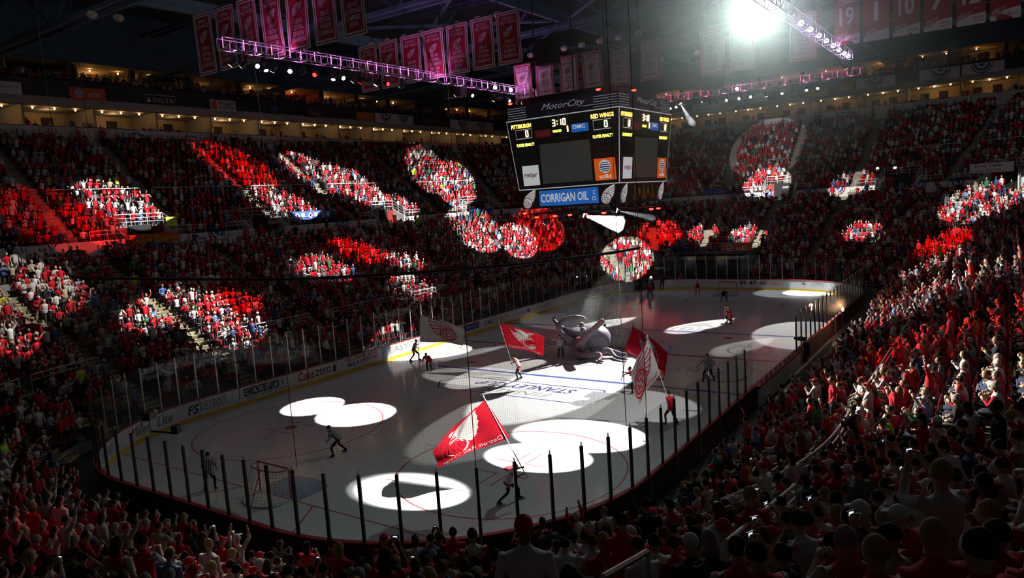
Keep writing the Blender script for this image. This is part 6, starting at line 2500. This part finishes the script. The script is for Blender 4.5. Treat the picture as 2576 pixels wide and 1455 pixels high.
# suite parapet lettering
PW = lambda x, z: frame_matrix((x, WY - 0.06, z), (1, 0, 0), (0, 0, 1))
o = sign('parapet_sign', 'long white parapet sign with red gothic words above the upper tier', PW(14.8, 19.15), 22.0, 1.35, INKW, [('Home of the Detroit Red Wings', INKR, 0, 0, 18.5, 0.85, {'bold': 0.01})], group='parapet signs')
for i, x in enumerate((-4.2, 1.6)):
    o = sign('parapet_sign', 'white parapet sign with dark town name and red swoosh, %s of two' % ORD[i], PW(x, 19.05), 3.6, 1.3, INKW, [('HOCKEYTOWN', INK, 0, -0.18, 2.8, 0.42, {'bold': 0.01})], group='parapet signs')
    sv, sf = stroke([(-0.8 + 1.6 * t, 0.3 + 0.15 * math.sin(3 * t)) for t in np.linspace(0, 1, 8)], 0.12)
    MB().add(mat_fn(PW(x, 19.05))(np.array([(p[0], p[1], 0.065) for p in sv])).tolist(), sf).build('swoosh', INKR, o)
plate(PW(31.5, 19.15), 11.0, 1.2, DRED, None, 'parapet_sign', 0.05, 0.05)
tag(bpy.data.objects['parapet_sign.003'], 'dark red parapet cloth beside the long gothic sign', 'sign', 'parapet signs')
# far end fascia
g2 = 'signs on the far fascia'
o = sign('fascia_sign', 'white club website sign on the far fascia', FW(13.6, 22.6), 6.4, 1.4, INKW, [('DETROIT\nRed Wings', INK, -1.3, 0, 2.6, 0.9, {}), ('.COM', INKR, 1.7, 0, 1.4, 0.6, {'bold': 0.02})], group=g2)
sign('fascia_sign', 'yellowish panel on the far fascia beside the lamp glare', FW(-0.8, 22.6), 3.2, 1.0, INKY, group=g2)
sign('fascia_sign', 'small yellowish panel further along the far fascia', FW(-4.7, 22.9), 1.8, 0.9, INKY, group=g2)
for i, y in enumerate((8.6, -8.2, -15.6, -20.0)):
    o = sign('fascia_sign', 'white cloth panel behind far fascia bunting, %s from the scoreboard' % ORD[i], FW(y, 23.0), 4.6 if i else 6.0, 1.3, INKW, group=g2)
    bunting_thing('red white and blue bunting fan on the far fascia, %s from the scoreboard' % ORD[i], shift(FW(y, 23.55), 0, 0, 0.07), 1.15, 'bunting on the far fascia')
PF = lambda y, z: frame_matrix((WX - 0.06, y, z), (0, -1, 0), (0, 0, 1))
o = sign('parapet_sign', 'long white cloth on the far parapet under the suites', PF(2.5, 19.0), 14.0, 1.6, INKW, [('214', INK, -1.5, -0.3, 0.9, 0.34, {})], group='parapet signs on the far end')
for i, y in enumerate((7.2, -0.6, -4.2)):
    bunting_thing('bunting fan on the far parapet cloth, %s from the scoreboard' % ORD[i], shift(PF(y, 19.7), 0, 0, 0.07), 1.0, 'bunting on the far parapet')


# ring wall numbers, bunting, hanging banners
def ring_frame(si, t, d, z):
    x, y, nx, ny = seg_point(si, t, d)
    return frame_matrix((x, y, z), (ny, -nx, 0), (0, 0, 1))


def ring_sign(label, si, t, z, w, h, m, words, d=21.3, cat='sign', group=None):
    return sign('ring_sign', label, ring_frame(si, t, d, z), w, h, m, words, group=group, cat=cat)


ring_sign('orange pizza chain banner across the first stair opening', 4, fx(-11.35), 9.45, 4.4, 0.85, ORANGE, [('Little Caesars', INKY, 0.35, 0, 3.0, 0.44, {'bold': 0.015})], 21.28)
o = ring_sign('blue health plan banner with white crosses on the upper rail', 4, fx(5.2), 10.5, 5.0, 0.85, BLUEP, [], 21.6)
for k in range(3):
    for q in (0, 1):
        mb = MB()
        A = mat_fn(shift(ring_frame(4, fx(5.2), 21.6, 10.5), -1.7 + 1.6 * k + 0.68 * q, 0, 0.065))
        if q == 0:
            mb.add(A(np.array([(-0.1, -0.28, 0), (0.1, -0.28, 0), (0.1, 0.28, 0), (-0.1, 0.28, 0)])).tolist(), [(0, 1, 2, 3)])
            mb.add(A(np.array([(-0.28, -0.1, 0), (0.28, -0.1, 0), (0.28, 0.1, 0), (-0.28, 0.1, 0)])).tolist(), [(0, 1, 2, 3)])
        else:
            mb.add(A(np.array([(-0.22, 0.26, 0), (0.22, 0.26, 0), (0.2, -0.05, 0), (0, -0.3, 0), (-0.2, -0.05, 0)])).tolist(), [(0, 1, 2, 3, 4)])
        mb.build('emblem', INKW, o)
ring_sign('blue grocer banner on the ring rail at the tunnel corner', 3, 0.80, 9.5, 3.6, 0.75, BLUEP, [('Kroger', INKW, 0, 0, 1.9, 0.45, {'bold': 0.02})], 21.26)
ring_sign('blue and white club board on the far ring rail', 3, 0.10, 10.1, 3.4, 0.7, BLUEP, [('USED\nSTADIUM', INKW, 0.6, 0, 1.4, 0.5, {})], 21.6)
for i, (si, t, s) in enumerate(((4, fx(-7.2), '204'), (4, fx(-15.0), '203 204'), (4, fx(3.2), '205 A'), (4, fx(12.2), '207'), (3, 0.90, '209 210'), (3, 0.66, '210 211 A'), (3, 0.46, '211 212'), (3, 0.2, 'A 214 B'), (2, 0.3, '214 215'), (1, 0.93, '216 A'), (1, 0.72, 'A 216 B'), (1, 0.66, '216 217 A'), (1, 0.5, 'A 217 B'))):
    ring_sign('small block number plate on the ring wall, %s along the ring' % ORD[i], si, t, 9.15, 1.5, 0.55, INKW, [(s, INK, 0, 0, 1.1 if len(s) > 4 else 0.6, 0.26, {'bold': 0.01})], group='block number plates')
for i, (si, t) in enumerate(((4, fx(-5.6)), (4, fx(9.0)), (3, 0.55), (3, 0.40), (3, 0.05), (2, 0.78), (2, 0.2), (1, 0.97), (1, 0.78), (1, 0.69), (1, 0.42))):
    bunting_thing('bunting fan hung on the ring wall, %s along the ring' % ORD[i], ring_frame(si, t, 21.33, 9.62), 0.85, 'bunting on the ring wall')
sign('ticket_sign', 'white ticket sales banner on the rail in the bench corner', frame_matrix((47.2, -21.4, 10.75), Vector((-1.7, -3.8, 0)), (0, 0, 1)), 4.2, 1.0, INKW, [('Group Tickets', INKR, -0.3, 0.2, 2.6, 0.36, {'bold': 0.015}), ('CALL 396-7575', INK, -0.3, -0.25, 2.4, 0.24, {})], group='ticket signs')
# orange board over the far tunnel
FT = frame_matrix((37.3, 2.2, 3.75), (0, -1, 0), (0, 0, 1))
o = plate(FT, 3.4, 1.15, ORANGE, None, 'tunnel_sign', 0.08, 0.0)
tag(o, 'orange sign with a striped globe over the far tunnel', 'sign')
lettering('at&t', INKW, shift(FT, 0.65, -0.05, 0), 1.3, 0.5, o, bold=0.02)
v, f = disc2d(0, 0, 0.45, 24, 0.015)
MB().add(mat_fn(shift(FT, -0.75, 0.02))(np.array(v)).tolist(), f).build('globe', INKW, o)
for y in (-0.24, 0.0, 0.24):
    sv, sf = stroke([(-0.38, y), (0, y + 0.05), (0.38, y)], 0.09)
    MB().add(mat_fn(shift(FT, -0.75, 0.02))(np.array([(p[0], p[1], 0.025) for p in sv])).tolist(), sf).build('globe_stripe', INKLB, o)
railing('white rail above the far tunnel sign', [(37.5, 8.4, 3.3), (37.5, -0.2, 3.3)], 1.0, (1.0, 0.6), 1.5, group='tunnel rails')
tn = tag(thing('wall_tunnel', None, None), kind='structure')
for y in (-0.35, 8.65):
    MB().box((34.0, y, 1.7), (7.0, 0.15, 3.4)).build('side_wall', DKCONC, tn)
MB().box((37.4, 4.15, 1.9), (0.2, 9.0, 3.0)).build('back_wall', BLACKC, tn)
MB().box((37.25, 4.1, 3.25), (0.3, 9.0, 0.3)).build('lintel', CONC, tn)
# fan sign, lime stewards
sign('fan_sign', 'bright yellow hand made card held over the rail of the first stair opening', frame_matrix((-9.6, 34.35, 10.75), (1, 0, 0), (0, 0.1, 1)), 0.95, 0.75, mat('card_yellow', (0.62, 0.80, 0.04), 0.7), [('GO WINGS\nGO', INK, 0, 0, 0.7, 0.42, {})], cat='hand sign', t=0.02)
LIME = pmat('vest_lime', (0.50, 0.78, 0.04))
for (x, y, z, a, lb) in ((-17.7, 26.1, 5.72, -90, 'steward in lime jacket on the long side aisle'), (27.7, 40.6, 14.0, -100, 'steward in lime jacket high in the tunnel corner'), (-25.9, 17.0, 1.8, -70, 'steward in lime jacket low in the near goal corner'), (-32.7, 8.7, 1.1, -40, 'steward in lime jacket at the outer goal end')):
    ice_person(lb, x, y, R_(a), skater(0.03, 0.12, 0.0), LIME, JBLK, LIME, 'hair', HAIRB, 1.0, False, 'stewards in lime jackets', z=z)
# special fans near the camera
o = add_spectator(-27.6, -22.75, LZ0 + LRISE * 10, R_(95), 'stand', 3, 1, None, 10, None, 1.06, 'big man in black standing with arms down among seated fans')
o = add_spectator(-33.8, -14.9, LZ0 + LRISE * 6, R_(50), 'stand', 1, 0, None, 6, (0.5, 0.015, 0.03), 1.05, 'fan in white jersey numbered nineteen seen from behind')
lettering('19', mat('jersey_number', (0.45, 0.02, 0.04), 0.8), frame_matrix((-0.15, 0, 1.22), (0, -1, 0), (0, 0, 1)), 0.26, 0.28, o, 'jersey_number', 0.0, bold=0.02)

# ------------------------------------------------------------------ player bench
be = thing('player_bench', 'white backed player bench with red rail beyond the corner seats', 'bench')
MB().box((-5.6, -13.25, 0.55), (8.3, 0.10, 0.9)).build('front_panel', BOARDW, be)
MB().box((-5.6, -13.2, 1.05), (8.4, 0.22, 0.1)).build('top_rail', REDRAIL, be)
MB().box((-5.6, -14.1, 0.5), (8.0, 0.4, 0.06)).build('seat', CREAM, be)
for x in (-9.2, -6.8, -4.4, -2.0):
    MB().box((x, -14.1, 0.24), (0.08, 0.36, 0.48)).build('leg', STEEL, be)
MB().box((-5.6, -14.9, 0.9), (8.2, 0.12, 1.8)).build('back_wall', CREAM, be)
bot = MB().tube([(0, 0, 0), (0, 0, 0.16), (0, 0, 0.19), (0, 0, 0.24)], [0.038, 0.038, 0.02, 0.015], 8).mesh('water_bottle', mat('bottle_teal', (0.05, 0.25, 0.36), 0.3))
for k in range(9):
    o = link('water_bottle', bot)
    o.location = (-9.2 + 0.9 * k, -13.22, 1.1)
    tag(o, 'teal water bottle on the bench rail, %s from the near end' % ORD[k], 'bottle', 'water bottles on the bench')
ice_person('cameraman in black standing at the end of the player bench', -1.3, -13.6, R_(80), skater(0.1, 0.15, 0.02, 0, {'l': (0.22, 0.05, 1.55), 'r': (0.2, -0.1, 1.5)}), JBLK, JBLK, JBLK, 'cap', HELM, 1.0, False, z=0.1)
tc_ = thing('video_camera', 'black shoulder video camera carried by the bench cameraman', 'camera', None, (-1.25, -13.3, 1.72), R_(80))
MB().box((0, 0, 0), (0.42, 0.14, 0.2)).build('body', BLACK, tc_)
MB().tube([(0.2, 0, 0), (0.42, 0, 0)], [0.05, 0.07], 10).build('lens', BLACK, tc_)
MB().box((0.0, 0, 0.14), (0.22, 0.03, 0.03)).build('handle', BLACK, tc_)
# robot camera on the near goal glass
rc = thing('robot_camera', 'black robot camera clamped above the near goal glass', 'camera', None, (-29.75, 3.4, 3.35), R_(30))
MB().box((0, 0, 0.15), (0.45, 0.3, 0.28)).build('housing', BLACK, rc)
MB().tube([(0.22, 0, 0.18), (0.4, 0, 0.2)], [0.07, 0.09], 10).build('lens', STEEL, rc)
MB().tube([(0, 0, 0), (0, 0, -0.5)], 0.04, 8).build('post', STEEL, rc)
MB().tube([(-0.3, 0.15, -0.1), (-0.35, 0.0, 0.35), (0.1, 0, 0.42), (0.2, 0.1, 0.1)], 0.015, 6).build('cable_loop', BLACK, rc)
MB().tube([(0, 0, -0.45), (0.15, -0.4, -0.55), (0.12, -0.9, -0.6)], 0.04, 6).build('boom', BLACK, rc)
MB().box((0.14, -0.9, -0.45), (0.3, 0.25, 0.3)).build('remote_head', BLACK, rc)
# flare held up at the rink side
fl = thing('flare', 'glowing orange flare held up behind the bench side glass', 'flare', None, (7.2, -14.0, 2.0))
MB().tube([(0, 0, -0.3), (0, 0, 0)], 0.02, 6).build('stick', REDP, fl)
MB().ball((0, 0, 0.08), (0.07, 0.07, 0.13), 8, 6).build('flame', mat('flame', (1, 0.6, 0.3), 0.5, emit=(1.0, 0.55, 0.25), es=30), fl, True)
ld = bpy.data.lights.new('flare_light', 'POINT')
ld.energy, ld.color, ld.shadow_soft_size = 180, (1.0, 0.5, 0.25), 0.1
lo = bpy.data.objects.new('flare_light', ld)
lo.location = (0, 0, 0.3)
COL.objects.link(lo)
lo.parent = fl
# two work lamps over a far stair opening
for i, p in enumerate(((52.3, -10.1, 11.6), (51.7, -12.0, 11.5))):
    wl = thing('work_lamp', 'warm white work lamp over the far stair opening, %s of two' % ORD[i], 'lamp', 'work lamps in the far stand', p)
    MB().tube([(0, 0, -1.5), (0, 0, 0)], 0.025, 6).build('stand', BLACK, wl)
    MB().box((0.08, 0, 0), (0.1, 0.3, 0.24)).build('housing', BLACK, wl)
    MB().box((0.0, 0, 0), (0.06, 0.26, 0.2)).build('lens', mat('work_glow', (1, 0.9, 0.7), 0.4, emit=(1.0, 0.85, 0.6), es=30), wl)
# ceiling globes switched off
gm = MB().ball((0, 0, 0), (0.34, 0.34, 0.26), 14, 9).mesh('globe', mat('globe_glass', (0.60, 0.56, 0.46), 0.35), True)
cm_ = MB().tube([(0, 0, 0.2), (0, 0, 1.3)], 0.05, 6).mesh('stem', BLACK)
for k, (x, y) in enumerate([(3.4, 22.5 - 1.9 * i) for i in range(8)] + [(18.4, 17.8 - 1.9 * i) for i in range(8)] + [(-17.5, 27.4), (-15.9, 27.1), (32.0, 8.0), (32.0, 4.0), (32.0, 0.0)]):
    th = thing('ceiling_lamp', 'dark round ceiling lamp, %s of the globes under the roof' % ORD[k], 'ceiling lamp', 'switched off roof globes', (x, y, 24.6))
    link('globe', gm, th)
    link('stem', cm_, th)
# thin rails along the gallery front
for i, (a, b) in enumerate(((-30, -13), (-12, 6), (7, 24), (25, 44))):
    railing('thin pale rail along the gallery front, %s length of the long side' % ORD[i], [(a, WY - 0.1, 24.0), (b, WY - 0.1, 24.0)], 0.7, (1.0, 0.5), 3.0, GREYP, 'gallery rails', 0.022)
for i, (a, b) in enumerate(((20, 6), (4, -10), (-12, -28))):
    railing('thin pale rail along the gallery front, %s length of the far end' % ORD[i], [(WX - 0.1, a, 24.0), (WX - 0.1, b, 24.0)], 0.7, (1.0, 0.5), 3.0, GREYP, 'gallery rails', 0.022)
# ------------------------------------------------------------------ safety net over the near end glass
def net_material():
    m = bpy.data.materials.new('net_cords')
    m.use_nodes = True
    nt = m.node_tree
    out = nt.nodes['Material Output']
    b = nt.nodes['Principled BSDF']
    b.inputs['Base Color'].default_value = (0.02, 0.02, 0.02, 1)
    tr = nt.nodes.new('ShaderNodeBsdfTransparent')
    uv = nt.nodes.new('ShaderNodeUVMap')
    sx = nt.nodes.new('ShaderNodeSeparateXYZ')
    nt.links.new(uv.outputs[0], sx.inputs[0])
    outs = []
    for ax in (0, 1):
        fr = nt.nodes.new('ShaderNodeMath')
        fr.operation = 'FRACT'
        lt = nt.nodes.new('ShaderNodeMath')
        lt.operation = 'LESS_THAN'
        lt.inputs[1].default_value = 0.055
        nt.links.new(sx.outputs[ax], fr.inputs[0])
        nt.links.new(fr.outputs[0], lt.inputs[0])
        outs.append(lt)
    mx = nt.nodes.new('ShaderNodeMath')
    mx.operation = 'MAXIMUM'
    nt.links.new(outs[0].outputs[0], mx.inputs[0])
    nt.links.new(outs[1].outputs[0], mx.inputs[1])
    ms = nt.nodes.new('ShaderNodeMixShader')
    nt.links.new(mx.outputs[0], ms.inputs[0])
    nt.links.new(tr.outputs[0], ms.inputs[1])
    nt.links.new(b.outputs[0], ms.inputs[2])
    nt.links.new(ms.outputs[0], out.inputs['Surface'])
    return m


net = thing('safety_net', 'fine black safety net hung above the near end glass', 'net')
path = []
for si, a, b, n in ((5, 0.35, 1.0, 8), (6, 0.0, 1.0, 3), (7, 0.0, 1.0, 10)):
    for k in range(n + (1 if si == 7 else 0)):
        x, y, nx, ny = seg_point(si, a + (b - a) * k / n, 0.08)
        path.append(Vector((x, y, 0)))
s = 0.0
v, f, uvs = [], [], []
for i, p in enumerate(path):
    if i:
        s += (p - path[i - 1]).length
    v += [(p.x, p.y, 3.25), (p.x, p.y, 8.75)]
    uvs += [(s / 0.055, 0), (s / 0.055, 5.5 / 0.055)]
for i in range(len(path) - 1):
    f.append((2 * i, 2 * i + 2, 2 * i + 3, 2 * i + 1))
me = bpy.data.meshes.new('mesh_panel')
me.from_pydata(v, [], f)
ul = me.uv_layers.new(name='cords')
for pl in me.polygons:
    for li in pl.loop_indices:
        ul.data[li].uv = uvs[me.loops[li].vertex_index]
me.materials.append(net_material())
link('net_panel', me, net)
MB().tube([p + Vector((0, 0, 8.75)) for p in path], 0.045, 6).build('top_rope', BLACK, net)
for i in (0, 6, 12, 16, 20, len(path) - 1):
    p = path[i]
    MB().tube([p + Vector((0, 0, 3.2)), p + Vector((0, 0, 8.8))], 0.012, 5).build('side_cord', BLACK, net)
    MB().tube([p + Vector((0, 0, 8.8)), p + Vector((0, 0, 25.2))], 0.010, 5).build('hanger_wire', BLACK, net)

# ------------------------------------------------------------------ follow spot facing the camera, in added haze
LP = Vector((0.14, -10.79, 20.0))
fs = thing('follow_spot', 'blazing white follow spot shining straight out from the lilac truss', 'stage lamp', None, LP)
aim = (Vector(CAM) - LP).normalized()
hd = MB().tube([-aim * 0.75, -aim * 0.1, aim * 0.0], [0.22, 0.34, 0.36], 16).build('housing', BLACK, fs, True)
MB().tube([aim * 0.005, aim * 0.03], 0.33, 20).build('lens', mat('follow_lens', (1, 1, 1), 0.3, emit=(0.95, 1.0, 0.98), es=60), fs)
MB().tube([(0, 0, 0.1), (0, 0, 5.4)], 0.04, 6).build('hanger', BLACK, fs)
MB().tube([(0, -0.45, 0.0), (0, -0.45, 0.5), (0, 0.45, 0.5), (0, 0.45, 0.0)], 0.03, 6).build('yoke', BLACK, fs)
ld = bpy.data.lights.new('follow_beam', 'SPOT')
ld.energy, ld.color, ld.shadow_soft_size = 5200, (0.86, 1.0, 0.96), 0.12
ld.spot_size, ld.spot_blend = math.radians(140), 0.6
lo = bpy.data.objects.new('follow_beam', ld)
lo.location = aim * 0.12
lo.rotation_mode = 'QUATERNION'
lo.rotation_quaternion = (aim + Vector((0, 0, 0.3))).to_track_quat('-Z', 'Y')
COL.objects.link(lo)
lo.parent = fs


def haze_material(name, col, dens, noise=None, thr=(0.35, 0.75), falloff=None, aniso=0.0):
    m = bpy.data.materials.new(name)
    m.use_nodes = True
    nt = m.node_tree
    nt.nodes.remove(nt.nodes['Principled BSDF'])
    sc = nt.nodes.new('ShaderNodeVolumeScatter')
    sc.inputs['Color'].default_value = (*col, 1)
    sc.inputs['Anisotropy'].default_value = aniso
    nt.links.new(sc.outputs[0], nt.nodes['Material Output'].inputs['Volume'])
    tc = nt.nodes.new('ShaderNodeTexCoord')
    val = None
    if noise:
        nz = nt.nodes.new('ShaderNodeTexNoise')
        nz.inputs['Scale'].default_value = noise
        nz.inputs['Detail'].default_value = 3
        nt.links.new(tc.outputs['Object'], nz.inputs['Vector'])
        mr = nt.nodes.new('ShaderNodeMapRange')
        mr.inputs['From Min'].default_value, mr.inputs['From Max'].default_value = thr
        nt.links.new(nz.outputs['Fac'], mr.inputs['Value'])
        val = mr.outputs['Result']
    if falloff:
        ln = nt.nodes.new('ShaderNodeVectorMath')
        ln.operation = 'LENGTH'
        mp = nt.nodes.new('ShaderNodeVectorMath')
        mp.operation = 'DIVIDE'
        mp.inputs[1].default_value = falloff
        nt.links.new(tc.outputs['Object'], mp.inputs[0])
        nt.links.new(mp.outputs[0], ln.inputs[0])
        m2 = nt.nodes.new('ShaderNodeMapRange')
        m2.interpolation_type = 'SMOOTHSTEP'
        m2.inputs['From Min'].default_value, m2.inputs['From Max'].default_value = 0.15, 1.0
        m2.inputs['To Min'].default_value, m2.inputs['To Max'].default_value = 1.0, 0.0
        nt.links.new(ln.outputs['Value'], m2.inputs['Value'])
        if val is None:
            val = m2.outputs['Result']
        else:
            mm = nt.nodes.new('ShaderNodeMath')
            mm.operation = 'MULTIPLY'
            nt.links.new(val, mm.inputs[0])
            nt.links.new(m2.outputs['Result'], mm.inputs[1])
            val = mm.outputs[0]
    if val is None:
        sc.inputs['Density'].default_value = dens
    else:
        ms = nt.nodes.new('ShaderNodeMath')
        ms.operation = 'MULTIPLY'
        ms.inputs[1].default_value = dens
        nt.links.new(val, ms.inputs[0])
        nt.links.new(ms.outputs[0], sc.inputs['Density'])
    return m


hz = MB().ball((0, 0, 0), (14, 14, 12.5), 24, 16).build('haze', haze_material('haze_glow', (0.9, 1.0, 0.97), 0.038, falloff=(14, 14, 12.5), aniso=0.4), None, True)
hz.location = LP  # haze ball added to carry the lens glow around the lamp
tag(hz, 'pale haze added round the follow spot for its lens glow', 'haze', kind='stuff')


def beam(name, label, p, d, length, r0, r1, watts, dens, col=(0.85, 0.93, 1.0), noise=None):
    """visible shaft: a cone of stage haze with its lamp at the narrow end"""
    p = Vector(p)
    d = Vector(d).normalized()
    mb = MB().tube([(0, 0, 0.0), (0, 0, -length * 0.9), (0, 0, -length)], [r0, r1 * 0.95, r1 * 0.5], 18)
    o = mb.build(name, haze_material('beam_haze', (1, 1, 1), dens, noise), None, True)
    o.matrix_world = Matrix.Translation(p) @ d.to_track_quat('-Z', 'Y').to_matrix().to_4x4()
    tag(o, label, 'haze', kind='stuff')
    ld = bpy.data.lights.new('beam_lamp', 'SPOT')
    ld.energy, ld.color, ld.shadow_soft_size = watts, col, 0.04
    ld.spot_size, ld.spot_blend = 2 * math.atan((r1 - r0) / length) * 1.1 + 0.05, 0.3
    lo = bpy.data.objects.new('beam_lamp', ld)
    lo.matrix_world = Matrix.Translation(p - d * 0.15) @ d.to_track_quat('-Z', 'Y').to_matrix().to_4x4()
    COL.objects.link(lo)
    th = thing('beam_lamp_head', 'lamp head of the %s' % label, 'stage lamp', 'beam lamps', p)
    MB().tube([-d * 0.55, -d * 0.45, -d * 0.22], [0.10, 0.16, 0.16], 12).build('housing', BLACK, th, True)
    MB().tube([-d * 0.21, -d * 0.18], 0.13, 14).build('lens', WGLOW, th)
    return o


beam('haze_shaft', 'slanting pale light shaft under the pink truss, outer of two', (28.8, 4.7, 19.1), (0, -0.55, -1.0), 2.3, 0.12, 0.42, 9000, 0.06)
beam('haze_shaft', 'slanting pale light shaft under the pink truss, inner of two', (28.8, 2.7, 19.0), (0, 0.5, -1.0), 2.3, 0.12, 0.42, 9000, 0.06)
beam('haze_shaft', 'solid white light shaft below the scoreboard', (-3.3, -1.1, 9.3), (0.30, -0.86, -0.28), 2.4, 0.14, 0.62, 30000, 0.30)
beam('haze_shaft', 'thin grey light shaft below the scoreboard corner', (-3.3, -3.4, 9.5), (0.5, -0.9, -0.28), 2.2, 0.06, 0.22, 5000, 0.05)
sm = MB().ball((0, 0, 0), (5.0, 3.0, 1.7), 20, 12).build('smoke', haze_material('smoke_puff', (0.85, 0.95, 0.93), 0.40, 0.5, (0.38, 0.72), (5.0, 3.0, 1.7)), None, True)
sm.location = (7.5, 6.0, 1.5)
sm.rotation_euler = (0, 0, 0.5)
tag(sm, 'drifting grey smoke low over the ice behind the octopus', 'smoke', kind='stuff')
s2 = MB().ball((0, 0, 0), (1.2, 0.9, 0.9), 16, 10).build('smoke', haze_material('flare_smoke', (0.9, 0.9, 0.9), 0.35, 1.2, (0.35, 0.7), (1.2, 0.9, 0.9)), None, True)
s2.location = (7.6, -13.4, 2.4)
tag(s2, 'small puff of smoke round the flare', 'smoke', kind='stuff')
# ------------------------------------------------------------------ gallery people as dark outlines behind the upper fascia
bpy.data.scenes.remove(WORK)
